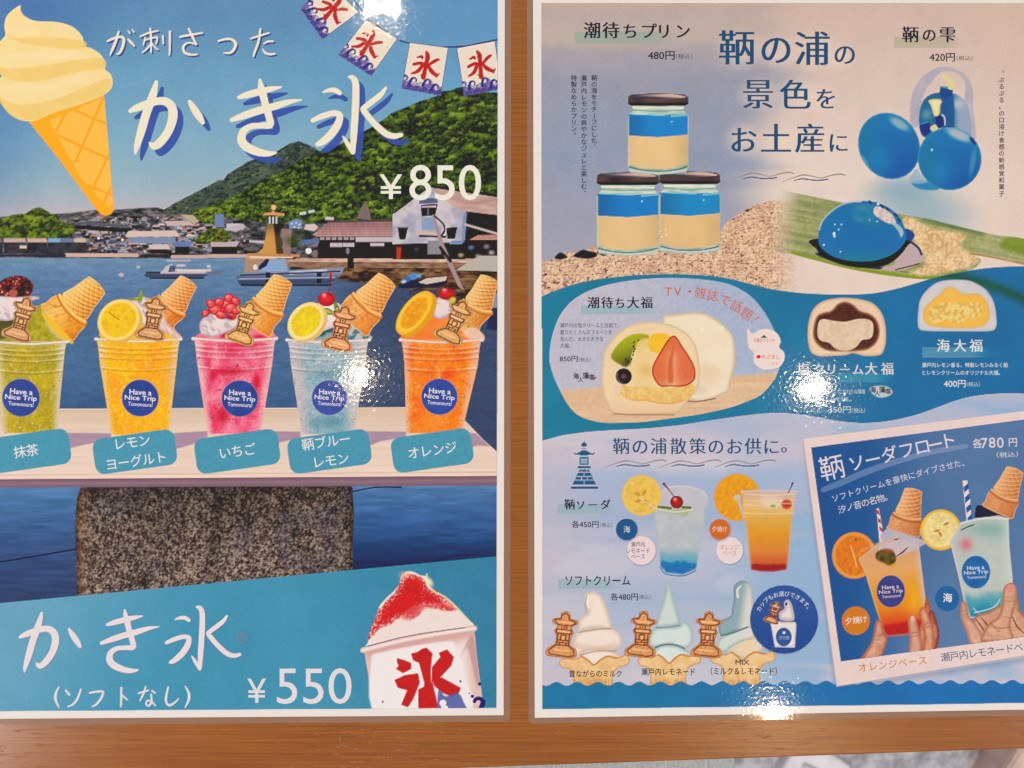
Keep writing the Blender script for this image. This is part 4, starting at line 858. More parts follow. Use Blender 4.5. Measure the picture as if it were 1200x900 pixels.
        blob(526, 438, 14, 10, 0, rgb(236, 66, 40), .5); blob(506, 495, 30, 14, 0, rgb(250, 150, 70), .5)
        q = part('orange_slice', p); slice_(485.5, 366.5, 30.5, 14.5, -52, (250, 178, 40), (252, 196, 74), (244, 158, 22), q, seg=8, thick=5, tdir=(.9, .6), pw=.16, rw=.10, segc=rgb(236, 140, 16))
        q = part('tower_cookie', p); cookie(534, 376, 24, .96, q, lite=(224, 168, 112))
        badge(515, 465, 21.4, p, 4, col=(64, 84, 158))
        # ---- flavour tags
        teal = rgb(84, 152, 178)
        for (cx, cy, w_, an, rows) in ((30.5, 529, 104, -8, ['抹茶']), (158, 529.5, 97, -8, ['レモン', 'ヨーグルト']), (278, 529, 99, -8, ['いちご']), (386, 529, 97, -8, ['鞆ブルー', 'レモン']), (506.5, 528, 95, -8, ['オレンジ'])):
            t_ = part('flavour_tag')
            fill(rrect(cx, cy, w_, 42, 11, an), lambda X, Y, d: teal * (.97 + .06 * vn(X, Y, 2, 2))[..., None], t_, smooth=False)
            for k, r_ in enumerate(rows):
                n_ = len(r_); off = (k - (len(rows) - 1) / 2) * 22
                pos = [(cx + (j - (n_ - 1) / 2) * 14.6 * math.cos(math.radians(an)) - off * math.sin(math.radians(an)) + (-2 if len(rows) > 1 and k == 0 else 0), cy + (j - (n_ - 1) / 2) * 14.6 * math.sin(math.radians(an)) + off * math.cos(math.radians(an)), an) for j in range(n_)]
                chars(r_, pos, 15.2, rgb(232, 228, 232), t_, bold=.006)

        # ---- paper cup of shaved ice
        sc_ = part('printed_paper_cup', None, 'printed white paper cup heaped with red shaved ice')
        icp = part('shaved_ice', sc_)
        mound = [(430, 755), (436, 738), (441, 722), (446, 708), (458, 700), (462, 692), (468, 685), (470, 676), (476, 670), (484, 670), (492, 674), (500, 676), (503, 686), (512, 694), (522, 702), (534, 712), (546, 724), (555, 735), (520, 742), (470, 752), (424, 765)]
        fill(mound, lambda X, Y, d: mixc(rgb(232, 216, 206), rgb(240, 220, 220), vn(X, Y, 9, 2)) , icp, n=3, soft=1.3)
        def red(X, Y, d):
            k = sst(0, 9, d)
            sp = vn(X, Y, 1.5, 3)
            c = mixc(rgb(214, 90, 90), rgb(206, 26, 36), k)
            c = mixc(c, rgb(240, 96, 90), sst(.62, .85, vn(X, Y, 1.9, 4)) * .45); c = mixc(c, rgb(160, 14, 26), sst(.62, .85, vn(X, Y, 2.2, 1)) * .4)
            return mixc(c, rgb(248, 210, 205), sst(.5, .78, sp) * (1 - k * .85) * .8)
        redp = [(431, 750), (434, 738), (440, 724), (444, 714), (452, 704), (460, 697), (466, 688), (470, 680), (474, 674), (484, 673), (496, 678), (501, 688), (512, 693), (522, 702), (536, 714), (522, 716), (506, 712), (496, 712), (492, 720), (484, 725), (474, 724), (464, 726), (458, 732), (446, 736), (438, 744)]
        fill(redp, red, icp, n=3, soft=2)
        blob(488, 684, 13, 9, 30, rgb(214, 30, 40), .6); blob(473, 710, 22, 12, -30, rgb(214, 30, 40), .8)
        blob(474, 674, 10, 7, 0, rgb(240, 170, 150), .75); blob(503, 682, 6, 10, -35, rgb(244, 232, 200), .9); blob(526, 708, 14, 6, 35, rgb(238, 160, 150), .7)
        line([(500, 673), (504, 690), (522, 700), (540, 717), (554, 733)], 1.0, rgb(240, 232, 170), icp, a=.75)
        line([(446, 712), (452, 703), (462, 694)], 1.3, rgb(246, 226, 220), icp, a=.8)
        fill([(470, 724), (480, 712), (496, 708), (520, 706), (512, 714), (500, 713), (492, 719), (482, 727)], rgb(222, 110, 110), icp, a=.6, soft=2)
        pc = part('cup_body', sc_)
        fill([(427, 764), (470, 753), (556, 738), (559, 770), (567, 833), (440, 833), (433, 800)], lambda X, Y, d: mixc(mixc(rgb(226, 186, 180), rgb(236, 224, 224), sst(4, 20, d)), rgb(206, 150, 148), .6 * (1 - sst(0, 12, Y - 764 + (X - 427) * .2))), pc, smooth=False)
        fill([(435, 776), (450, 764), (520, 752), (534, 758), (544, 790), (548, 840), (444, 840)], rgb(240, 230, 234), pc, soft=3)
        fill([(540, 770), (552, 745), (558, 760), (562, 800), (558, 800), (548, 760)], rgb(150, 110, 110), pc, soft=3, a=.4)
        line([(425.5, 762), (470, 751), (515, 742.5), (556, 736.5)], 3.4, lambda X, Y, d: mixc(rgb(206, 176, 176), rgb(244, 222, 218), sst(0, 3, d)), pc, smooth=True)
        line([(430, 757.5), (480, 745), (545, 735.5)], .6, rgb(120, 80, 96), pc, a=.8)
        redk = rgb(206, 30, 32)
        kk = part('red_lettering', sc_)
        for pts in ([(481.5, 766), (489, 764), (495, 760), (500, 759), (507, 766), (506, 772), (505, 785), (507, 832), (490, 832), (496, 815), (497, 800), (491, 777), (484, 774)],
                    [(465, 771), (475, 774), (482, 777), (482, 784), (472, 789), (464, 784), (467, 780), (465, 776)],
                    [(462, 797), (475, 791), (490, 789), (492, 800), (484, 820), (478, 829), (470, 826), (477, 809), (466, 806)],
                    [(506, 782), (516, 770), (514, 765), (524, 761), (532, 770), (529, 780), (518, 792), (506, 800)],
                    [(506, 790), (518, 794), (540, 806), (538, 812), (530, 817), (518, 812), (508, 803)], [(490, 808), (507, 800), (516, 838), (492, 838), (490, 826)]):
            fill(pts, lambda X, Y, d: mixc(redk, redk * .9, fbm(X, Y, 9, 2)), kk, smooth=False, soft=1.1)
        bl = rgb(92, 104, 166)
        fill([(514, 808), (522, 816), (536, 812), (543, 822), (547, 838), (516, 838)], bl, kk, soft=1.6, a=.92); oval(519, 824, 4, 4, 0, rgb(240, 230, 234), kk); oval(521, 829, 4, 2.4, 0, rgb(240, 230, 234), kk)
        for x, y, r in ((539.5, 798.5, 1.2), (550, 812.5, .9), (553.5, 816, 2), (562, 801.5, 2), (448.5, 822.5, 1.1), (491.5, 819.5, 1.3)): oval(x, y, r, r, 0, rgb(44, 54, 120), kk)
        line([(556, 822), (558, 819), (563, 819), (566, 823), (564, 829)], [2.2, 2.2, 2.4, 3, 3], rgb(40, 50, 118), kk)
        # re-cut the band edges of the sheet
    LEFTP.append(len(PARTS))
LEFTP = []
paint_left()
# ---------------------------------------------------------------- RIGHT SHEET (sweets and drinks menu)
def paint_right():
    RIGHTP.append(len(PARTS))
    PRN = maskof([(633.9, 3.0), (1230, 3.2), (1230, 823.2), (1100, 825.4), (950, 827.3), (800, 829.2), (635.2, 831.2)], smooth=False, soft=.9)
    navy = rgb(30, 34, 66); deep = rgb(16, 98, 138)
    with clipto(PRN):
        bg = part('printed_sea_haze')
        def fbg(X, Y, d):
            wob = (fbm(X, Y, 160, 2, 30) - .5) * 60
            l = ramp(Y + wob * .35, (0, rgb(184, 168, 166)), (45, rgb(190, 173, 168)), (62, rgb(168, 162, 172)), (90, rgb(154, 156, 174)), (180, rgb(148, 156, 180)), (290, rgb(162, 162, 180)))
            l = mixc(l, rgb(204, 172, 150), (1 - sst(4, 16, Y)) * .5)
            r = ramp(Y, (0, rgb(206, 180, 170)), (120, rgb(218, 196, 188)), (210, rgb(226, 208, 200)), (330, rgb(228, 206, 196)))
            t = sst(-40, 46, X - 905 + (Y - 60) * .05 + wob * 1.1 + 34 * np.sin(Y / 21.0) * sst(60, 120, Y) * (1 - sst(190, 220, Y)))
            c = mixc(l, r, t)
            c = mixc(c, rgb(216, 184, 166), sst(1100, 1240, X) * .3)
            return c + ((vn(X, Y, 1.7, 2) - .5) * .02 + (fbm(X, Y, 22, 3) - .5) * .03)[..., None]
        fill([(600, -30), (1260, -30), (1260, 520), (600, 520)], fbg, bg, smooth=False)
        # pale glow behind the title
        for x, y, rx, ry in ((868, 58, 38, 32), (912, 62, 34, 26), (955, 58, 40, 32), (985, 68, 24, 22), (890, 110, 34, 28), (935, 112, 34, 28), (965, 116, 24, 22), (872, 163, 30, 26), (912, 166, 34, 26), (950, 164, 34, 26), (980, 168, 22, 20), (925, 207, 84, 16)):
            blob(x, y, rx, ry, 0, rgb(236, 208, 192), .62)
        # ---- granite sand
        sand = part('printed_sand')
        def fsand(X, Y, d):
            k = np.clip((Y - 235) / 90, .45, 1)
            n1 = vn(X, Y / k, 3.6, 2, 2.4); n2 = vn(X, Y, 1.7, 3); n3 = vn(X, Y, 8, 4, 5)
            c = mixc(rgb(230, 192, 162), rgb(202, 158, 130), sst(.3, .8, n2))
            c = mixc(c, rgb(190, 148, 128), sst(.60, .8, n3) * .5)
            far = 1 - .7 * sst(880, 930, X)
            c = mixc(c, rgb(128, 104, 100), sst(.72, .84, n1) * .75 * far)
            c = mixc(c, rgb(66, 54, 58), sst(.82, .92, vn(X, Y, 3.0, 5, 2.0)) * .8 * far)
            c = mixc(c, rgb(248, 222, 198), sst(.68, .9, vn(X, Y, 2.4, 1)) * .6)
            return c
        SM = maskof([(600, 312), (634, 307), (650, 303), (660, 296), (672, 296), (690, 292), (700, 291), (760, 292), (830, 290), (850, 262), (870, 248), (884, 240), (900, 236), (918, 236), (935, 240), (950, 260), (950, 300), (945, 352), (900, 360), (600, 370)], soft=1.6)
        w = win(600, 225, 960, 372); F = 1 - sst(900, 948, w[2] + 8 * (vn(w[2], w[3], 6, 1) - .5)); SM[w[0], w[1]] *= F
        with clipto(SM): fill([(600, 225), (960, 225), (960, 372), (600, 372)], fsand, sand, smooth=False)
        for P in ([(650, 302), (656, 296), (662, 298), (664, 302), (656, 304)], [(672, 300), (682, 293), (690, 294), (700, 297), (696, 302), (684, 303)], [(700, 296), (704, 291), (712, 295), (708, 300)]): fill(P, rgb(42, 42, 52), sand, soft=1.6)
        oval(694, 290, 3, 2.6, 0, rgb(206, 152, 120), sand, soft=1.6)
        # ---- three jars
        def jar(cx, yt, w_, blue, cremec, lab, tilt=0):
            p = part('printed_jar', None, lab); h = w_ / 2
            k = w_ / 72.
            lid = part('jar_lid', p)
            yb = yt + 95.5 * k
            # glass body
            fill([(cx - h + 4, yt + 21 * k), (cx - h, yt + 27 * k), (cx - h, yb - 8), (cx - h + 3, yb - 2), (cx, yb + .8), (cx + h - 3, yb - 2), (cx + h, yb - 8), (cx + h, yt + 27 * k), (cx + h - 4, yt + 21 * k)],
                 lambda X, Y, d: mixc(rgb(126, 168, 160), rgb(196, 204, 196), vn(X, Y, 9, 1, 2)), p, smooth=False)
            fill([(cx - h + 4, yt + 12 * k), (cx + h - 4, yt + 12 * k), (cx + h - 6, yt + 20 * k), (cx + h, yt + 25 * k), (cx - h, yt + 25 * k), (cx - h + 6, yt + 20 * k)],
                 lambda X, Y, d: mixc(rgb(150, 182, 172), rgb(222, 216, 206), vn(X, Y, 8, 2, 1.6)), p, smooth=False)
            line([(cx - h + 5, yt + 19 * k), (cx, yt + 20.5 * k), (cx + h - 5, yt + 19 * k)], .7, rgb(110, 170, 160), p); line([(cx - h + 7, yt + 16.5 * k), (cx + h - 7, yt + 17 * k)], .9, rgb(232, 226, 214), p)
            b0 = rgb(*blue)
            fill([(cx - h + .8, yt + 24 * k), (cx, yt + 25.5 * k), (cx + h - .8, yt + 24 * k), (cx + h - .8, yt + 48.5 * k), (cx, yt + 51.5 * k), (cx - h + .8, yt + 49.5 * k)],
                 lambda X, Y, d: mixc(mixc(b0, b0 * .86, sst(cx, cx - h, X)), rgb(40, 150, 200), sst(.6, .8, fbm(X, Y, 18, 2)) * .35), p, smooth=False)
            line([(cx - h + 3, yt + 24.2 * k), (cx + h * .2, yt + 26 * k)], .6, rgb(90, 190, 220), p); line([(cx + h * .45, yt + 26.5 * k), (cx + h - 2, yt + 25 * k)], 1.2, rgb(150, 196, 206), p, a=.8)
            cc = rgb(*cremec)
            fill([(cx - h + .6, yt + 49.5 * k), (cx, yt + 51.5 * k), (cx + h - .6, yt + 48.5 * k), (cx + h - .6, yt + 84 * k), (cx + h * .5, yt + 88 * k), (cx, yt + 89.5 * k), (cx - h * .5, yt + 88.5 * k), (cx - h + .6, yt + 84 * k)],
                 lambda X, Y, d: mixc(mixc(mixc(cc, cc * .86, sst(cx + h * .3, cx + h, X)), cc * .93, 1 - sst(cx - h, cx - h * .6, X)), cc * .95, fbm(X, Y, 16, 3)), p, smooth=False)
            line([(cx - h + 2, yb - 8.5), (cx - h * .5, yb - 4.5), (cx, yb - 3.5), (cx + h * .5, yb - 4.5), (cx + h - 2, yb - 8.5)], .8, rgb(70, 120, 116), p)
            line([(cx - h + 3, yb - 5), (cx, yb - 1.4), (cx + h - 3, yb - 5)], 1.2, rgb(206, 204, 196), p, a=.8)
            oval(cx + h * .45, yt + 33 * k, .9, .8, 0, rgb(210, 236, 246), p); line([(cx - h + 1, yt + 27 * k), (cx - h + 1, yb - 9)], .6, rgb(196, 206, 190), p, a=.7)
            # lid
            fill([(cx - h + .5, yt + 3), (cx - h + 4, yt + .8), (cx, yt - 1), (cx + h - 5, yt + .6), (cx + h - .5, yt + 3.5), (cx + h, yt + 12 * k), (cx + h - 4, yt + 14 * k), (cx, yt + 14.5 * k), (cx - h + 4, yt + 14 * k), (cx - h, yt + 12 * k)],
                 lambda X, Y, d: mixc(mixc(rgb(62, 52, 54), rgb(112, 90, 84), vn(X, Y, 14, 2, 30)), rgb(34, 30, 34), sst(9 * k, 13 * k, Y - yt)), lid, smooth=False)
            fill([(cx - h + 3, yt + 3.5), (cx - h * .5, yt + .2), (cx, yt - .6), (cx + h * .5, yt + .2), (cx + h - 3, yt + 3.8), (cx + h * .4, yt + 5.6), (cx, yt + 6), (cx - h * .4, yt + 5.6)],
                 lambda X, Y, d: mixc(rgb(74, 72, 88), rgb(206, 176, 162), sst(-.6, .8, (X - cx) / h + .5 * np.sin((Y - yt) * .9))), lid)
        jar(808.3, 201.5, 72, (8, 138, 196), (232, 192, 140), 'printed jar at the lower right of the stack')
        jar(735.8, 202.5, 73, (6, 128, 198), (234, 196, 146), 'printed jar at the lower left of the stack')
        jar(771.3, 110, 71, (6, 134, 204), (236, 198, 146), 'printed jar on top of the other two')
        line([(776, 226), (772.5, 240), (772, 295)], .6, rgb(190, 180, 150), None, a=.6)
        for x, y in ((773.5, 271), (780, 269), (776, 277.5), (781, 275)): oval(x, y, .9, .9, 0, rgb(246, 236, 206), None)

        # ---- balloon sweets
        bp = part('printed_jelly_balls', None, 'two blue jelly balls and an opened clear ball')
        blob(1080, 246, 92, 44, 8, rgb(150, 176, 190), .85); blob(1060, 222, 60, 26, 0, rgb(132, 168, 190), .7)
        fill([(1067, 146), (1068, 114), (1076, 96), (1086, 86), (1100, 79), (1114, 79), (1126, 84), (1135, 92), (1140, 106), (1141, 130), (1144, 160), (1132, 165), (1130, 120), (1131, 98), (1122, 86), (1104, 84), (1092, 96), (1082, 112), (1077, 140), (1077, 148)], lambda X, Y, d: mixc(rgb(156, 158, 186), rgb(188, 178, 190), vn(X, Y, 12, 1)), bp, soft=1.6, a=.8)
        for k in range(6): oval(1079 - k * 1.3, 100 + k * 5, .8, .6, 0, rgb(200, 190, 210), bp)
        bb = part('jelly_ball', bp, 'opened clear ball with pale stalks')
        fill([(1078, 150), (1077, 136), (1081, 120), (1090, 111), (1106, 108), (1122, 111), (1132, 120), (1137, 134), (1138, 150), (1134, 162), (1100, 166), (1082, 160)], lambda X, Y, d: mixc(mixc(rgb(40, 110, 150), rgb(150, 164, 190), sst(1112, 1126, X)), rgb(206, 200, 200), .7 * np.exp(-((X - 1122) ** 2 + (Y - 122) ** 2 * 2) / 60) + .4 * np.exp(-((X - 1086) ** 2 + (Y - 134) ** 2) / 40)), bb, soft=1.5)
        fill([(1102, 108), (1116, 106), (1118, 150), (1108, 148)], rgb(14, 96, 150), bb, soft=2, a=.9)
        fill([(1102, 101), (1117, 103), (1115, 114), (1108, 117), (1101, 111)], rgb(14, 84, 142), bb, smooth=False); line([(1102, 101.5), (1109, 103), (1117, 103.5)], .7, rgb(70, 150, 190), bb)
        line([(1107, 90), (1113, 94), (1115, 101)], [3, 3, 4.4], rgb(222, 206, 150), bb)
        fill([(1088, 118), (1094, 116), (1101, 116), (1104, 119), (1102, 124), (1101, 134), (1095, 136), (1091, 124)], lambda X, Y, d: mixc(rgb(196, 190, 130), rgb(232, 222, 170), sst(0, 3, d)), bb)
        def ball(cx, cy, rx, ry, an, hl):
            q = part('jelly_ball', bp)
            b0 = rgb(10, 122, 180)
            def f(X, Y, d):
                c = mixc(b0, rgb(8, 96, 166), sst(-ry, ry, Y - cy)); c = mixc(c, rgb(60, 158, 200), .45 * np.exp(-((X - cx + rx * .35) ** 2 + (Y - cy - ry * .45) ** 2) / (rx * .5) ** 2))
                c = mixc(c, rgb(30, 130, 160), sst(cx, cx - rx, X) * .5)
                c = mixc(c, rgb(88, 150, 190), (1 - sst(0, 3.2, d)) * .6)
                for hx, hy, hrx, hry, ha, al in hl:
                    t = math.radians(ha); dx = X - hx; dy = Y - hy
                    u = (dx * math.cos(t) + dy * math.sin(t)) / hrx; v = (-dx * math.sin(t) + dy * math.cos(t)) / hry
                    c = mixc(c, rgb(196, 190, 196), (1 - sst(.3, 1, np.hypot(u, v))) * al)
                return c
            oval(cx, cy, rx, ry, an, f, q, soft=1.3)
            return q
        q = ball(1042, 171, 35.5, 40, -28, [(1054, 145, 20, 8, 32, .7), (1014, 190, 4, 14, -30, .35)])
        fill([(1079, 146), (1088, 143), (1090, 154), (1083, 159), (1078, 152)], rgb(12, 66, 134), q); line([(1080, 145), (1087, 143)], .9, rgb(60, 140, 196), q)
        fill([(1090, 150), (1096, 146), (1104, 152), (1096, 156)], rgb(212, 204, 150), q)
        fill([(1096, 137), (1104, 134), (1107, 146), (1100, 151), (1097, 146)], rgb(14, 62, 124), q, smooth=False); line([(1104, 134.5), (1107, 138), (1107.5, 146)], .8, rgb(190, 206, 220), q)
        fill([(1068, 215), (1078, 211), (1090, 214), (1100, 222), (1080, 222)], rgb(36, 120, 180), q, soft=2, a=.8)
        fill([(1066, 214), (1070, 202), (1075, 198), (1080, 206), (1086, 214)], rgb(150, 176, 200), q, soft=2, a=.8)
        ball(1113, 186, 37.5, 37, 20, [(1124, 158, 24, 9, 24, .85), (1140, 190, 5, 26, 10, .35)])
        oval(1092, 175.6, 1.4, 1.6, 0, rgb(140, 200, 236), None); fill([(1136, 161), (1141, 163), (1144, 170), (1139, 167)], rgb(20, 70, 130), None, soft=1.2)
        # ---- leaf with jelly dome
        lf = part('printed_leaf')
        LM = maskof([(900, 224), (930, 226), (960, 232), (1000, 240), (1050, 250), (1090, 257), (1110, 262), (1165, 275), (1190, 278), (1215, 286), (1215, 312), (1180, 304), (1140, 299), (1150, 306), (1128, 322), (1090, 327), (1050, 324), (1000, 316), (960, 306), (930, 298), (900, 286)], soft=1.5)
        w = win(890, 215, 1230, 335); LM[w[0], w[1]] *= sst(905, 942, w[2] + (w[3] - 260) * .15)
        with clipto(LM):
            def flf(X, Y, d):
                s_ = (Y - 230) - (X - 930) * .19
                n_ = vn(X * .9 + Y * .2, s_, 40, 2, 2.4)
                c = mixc(rgb(128, 138, 92), rgb(172, 172, 122), n_)
                c = mixc(c, rgb(190, 184, 146), sst(1100, 1180, X) * .3)
                c = mixc(c, rgb(70, 104, 70), (1 - sst(2, 12, d)) * sst(1070, 1090, X) * (1 - sst(1100, 1130, X)) * .0)
                return c * (.94 + .12 * vn(X, Y, 3, 3))[..., None]
            fill([(880, 200), (1260, 200), (1260, 340), (880, 340)], flf, lf, smooth=False)
            line([(1084, 254), (1110, 262), (1150, 272)], 4, rgb(96, 122, 84), lf, soft=4, a=.7)
            line([(930, 297), (980, 311), (1040, 321), (1092, 326), (1130, 320)], 2.4, rgb(134, 150, 30), lf, soft=2.5, a=.9)
            fill([(1174, 290), (1182, 278), (1215, 278), (1215, 300)], rgb(112, 140, 40), lf, soft=5, a=.7)
        line([(1138, 297), (1170, 303), (1215, 313)], .9, rgb(176, 130, 86), lf, a=.9)
        crumb = part('printed_crumbs')
        CM = np.zeros_like(SM); w = win(1045, 250, 1150, 330)
        base = maskof([(1058, 258), (1066, 254), (1090, 266), (1112, 270), (1132, 276), (1126, 288), (1146, 304), (1138, 312), (1100, 321), (1080, 323), (1066, 320), (1084, 310), (1076, 290), (1064, 276)], soft=5)
        CM[w[0], w[1]] = base[w[0], w[1]] * sst(.28, .5, vn(w[2], w[3], 3, 2) + .5 * base[w[0], w[1]] - .12)
        with clipto(CM): fill([(1040, 245), (1160, 245), (1160, 335), (1040, 335)], lambda X, Y, d: ramp(vn(X, Y, 2.3, 4) * .6 + .4 * vn(X, Y, 7, 2), (.25, rgb(206, 166, 118)), (.5, rgb(226, 190, 146)), (.8, rgb(238, 208, 168))), crumb, smooth=False)
        dome = part('printed_jelly_dome', None, 'glossy blue jelly dome printed on a green leaf')
        fill([(956, 298), (962, 297), (990, 308), (1020, 313), (1046, 311), (1050, 303), (1060, 284), (1066, 282), (1078, 292), (1083, 303), (1076, 310), (1056, 317), (1044, 317), (1024, 315), (1000, 312), (975, 306)], lambda X, Y, d: mixc(rgb(22, 44, 90), rgb(190, 168, 172), sst(-3, 3, (X - 1046) - (Y - 300) * -.9)), dome, soft=1.4)
        line([(1068, 284), (1076, 290), (1080, 298)], 1.4, rgb(20, 60, 116), dome); line([(1050, 316), (1066, 312), (1077, 309)], .8, rgb(110, 50, 50), dome)
        fill([(955, 280), (957, 292), (966, 302), (990, 311), (1020, 314), (1044, 308), (1062, 290), (1058, 280)], rgb(22, 22, 34), dome, soft=1.4)
        fill([(1058, 268), (1068, 270), (1072, 276), (1068, 282), (1062, 280)], rgb(24, 84, 140), dome, soft=1.3)
        Dm = [(959, 278), (960, 266), (965, 256), (974, 247), (985, 239.5), (998, 236), (1014, 235.5), (1030, 238), (1044, 245), (1055, 256), (1061, 270), (1061.5, 281), (1055, 291), (1042, 300), (1022, 306), (1000, 306), (980, 302), (966, 294), (960, 286)]
        def fd(X, Y, d):
            c = mixc(rgb(4, 110, 166), rgb(6, 122, 178), fbm(X, Y, 30, 2))
            c = mixc(c, rgb(10, 126, 158), sst(290, 306, Y))
            c = mixc(c, rgb(214, 200, 196), (1 - sst(.8, 2.6, d)) * (X < 1010) * (Y < 270) * .8)
            g = sst(-3, 3, 262 - Y + (X - 1010) * .18) * sst(994, 1004, X) * (1 - sst(1018, 1036, X)) * sst(2, 5, d)
            c = mixc(c, rgb(82, 138, 166), g * (.5 + .4 * vn(X, Y, 4, 3)))
            return c
        fill(Dm, fd, dome, n=4, soft=1.2)
        fill([(1026, 242), (1036, 244), (1046, 252), (1050, 262), (1042, 262), (1032, 257), (1024, 250)], lambda X, Y, d: mixc(rgb(196, 176, 178), rgb(240, 216, 202), vn(X, Y, 3, 1)), dome, soft=2)
        fill([(1044, 260), (1054, 264), (1059, 272), (1056, 278), (1052, 270)], rgb(180, 190, 196), dome, soft=2, a=.9)
        for x, y in ((1020, 237), (1028, 239), (1034, 242), (1040, 245), (1050, 252), (1054, 258)): oval(x, y, 3, 1.6, 40, rgb(16, 74, 130), dome, soft=1.2)
        for x, y, r in ((1029, 239, 1.6), (978.5, 263, .9), (986, 263, .8), (983, 269, .8), (977.5, 274, 1.8), (978, 277, 1.3), (965.5, 287, 1.1), (985, 295, .8), (1028, 259.5, .8), (1019, 258, .7)): oval(x, y, r, r * 1.1, 0, rgb(196, 224, 240), dome)

        # ---- blue wave band
        band = part('printed_wave_band')
        TOP = [(600, 366), (620, 356), (634, 348), (650, 341), (665, 335.5), (685, 330), (710, 326), (745, 322.5), (775, 321.5), (800, 321.5), (830, 323), (855, 326.5), (880, 333), (905, 339), (935, 343), (965, 344.8), (1000, 345), (1025, 343.5), (1050, 338.5), (1075, 331.5), (1095, 325.5), (1120, 320), (1150, 315), (1180, 312.5), (1240, 311)]
        BOT = [(1240, 464), (1210, 462), (1180, 461), (1150, 463), (1125, 468), (1100, 477), (1075, 486), (1050, 492), (1030, 495), (1010, 496), (985, 494), (960, 489.5), (935, 485.5), (915, 484), (890, 485), (865, 488), (830, 493), (795, 498.5), (760, 502), (720, 504), (690, 506), (660, 510), (634, 517), (600, 526)]
        def fband(X, Y, d):
            c = mixc(rgb(20, 128, 158), rgb(6, 114, 164), sst(700, 1160, X))
            c = mixc(c, rgb(8, 92, 70), np.exp(-((Y - (322 + (X - 1110) * .14 + .002 * (X - 1110) ** 2)) / 7.) ** 2) * sst(1076, 1100, X) * .85)
            return c * (.95 + .10 * fbm(X, Y, 40, 3))[..., None] + ((vn(X, Y, 1.6, 2) - .5) * .018)[..., None]
        fill(cr(TOP, False, 4).tolist() + cr(BOT, False, 4).tolist(), fband, band, smooth=False)
        pale = part('printed_pale_bubble')
        BL = [(644, 424), (644.5, 408), (646.5, 396), (651, 381), (657, 368), (668, 354.5), (683, 344), (703, 336), (727, 330.5), (754, 327), (781, 325.5), (803, 326), (824, 327.5), (842, 330), (857, 334), (871, 341), (883, 350), (896, 366), (907, 386.5), (913, 404), (915, 420), (912.5, 434), (906, 447), (893, 462), (878, 469.5), (858, 477), (835, 482.5), (808, 487.5), (781, 491), (754, 494.5), (727, 495.5), (709, 495.5), (694, 493), (682, 489), (672.5, 482.5), (664, 472), (657, 459), (649, 442)]
        def fpale(X, Y, d):
            c = mixc(rgb(190, 186, 204), rgb(166, 178, 206), sst(700, 860, X) * .9)
            edge = 458 - (X - 655) * .085
            wood = mixc(rgb(230, 196, 166), rgb(214, 174, 140), fbm(X, Y, 80, 2, 4))
            return mixc(c, wood, sst(-2.5, 2.5, Y - edge)) * (.975 + .05 * vn(X, Y, 3, 2))[..., None]
        fill(BL, fpale, pale, n=2)
        # fruit rice cake
        fz = part('printed_fruit_rice_cake', None, 'cut rice cake printed with strawberry, kiwi and banana inside')
        mo = rgb(234, 212, 184)
        fill([(776, 372), (790, 368), (812, 365.5), (826, 367), (840, 374), (852, 384), (860, 396), (862, 414), (861, 430), (857, 446), (854, 458), (846, 463), (828, 470), (812, 470), (800, 462), (792, 430), (782, 400)], lambda X, Y, d: mixc(mo * .86, mixc(rgb(236, 216, 190), rgb(244, 226, 202), fbm(X, Y, 12, 2)), sst(0, 5, d)), fz, soft=1.6)
        for x, y in ((822, 386), (846, 385)): blob(x, y, 4, 4, 0, rgb(250, 232, 214), .7)
        blob(830, 438, 26, 20, 0, rgb(222, 190, 150), .5); blob(818, 456, 16, 12, 0, rgb(216, 196, 176), .7)
        line([(806, 470), (818, 470.5), (838, 467)], .7, rgb(130, 84, 60), fz, a=.8)
        fill([(706, 428), (708, 412), (716, 399), (726, 389), (740, 380), (756, 377), (770, 377.5), (788, 381), (804, 390), (814, 402), (819, 420), (820, 444), (816, 458), (806, 470), (796, 483), (780, 485), (750, 486), (728, 486), (716, 482), (708, 466), (705, 446)], lambda X, Y, d: mixc(mixc(rgb(232, 202, 168), rgb(244, 216, 170), fbm(X, Y, 18, 3)), rgb(232, 196, 162), sst(462, 482, Y) * .8) * (.90 + .1 * sst(0, 4, d))[..., None], fz, soft=1.6)
        line([(720, 484.6), (740, 486), (790, 486)], .7, rgb(130, 80, 60), fz, a=.5)
        kw = part('kiwi', fz)
        fill([(716, 418), (724, 404), (736, 394), (748, 391), (760, 393), (758, 400), (750, 404), (742, 412), (738, 424), (734, 430), (726, 427)], lambda X, Y, d: mixc(rgb(176, 180, 20), rgb(110, 110, 40), sst(0, 30, (X - 716) * .3 + (Y - 398) * .7)), kw, soft=2)
        blob(736, 424, 9, 7, -30, rgb(78, 76, 40), .8); fill([(746, 402), (758, 396), (764, 404), (754, 412), (746, 418)], rgb(230, 200, 130), kw, soft=3, a=.9)
        for x, y in ((743, 401), (742.5, 406), (743, 412), (742, 416), (740, 421), (748, 399), (744, 409), (736, 424), (733, 421)): oval(x, y, 1.0, 1.4, 20, rgb(30, 24, 20), kw)
        mg = part('mango', fz)
        fill([(762, 394), (770, 390.5), (780, 391), (786, 396), (780, 408), (772, 416), (764, 414), (760, 404)], lambda X, Y, d: mixc(rgb(238, 180, 70), rgb(246, 196, 60), fbm(X, Y, 9, 2)), mg, soft=2)
        bnn = part('banana', fz)
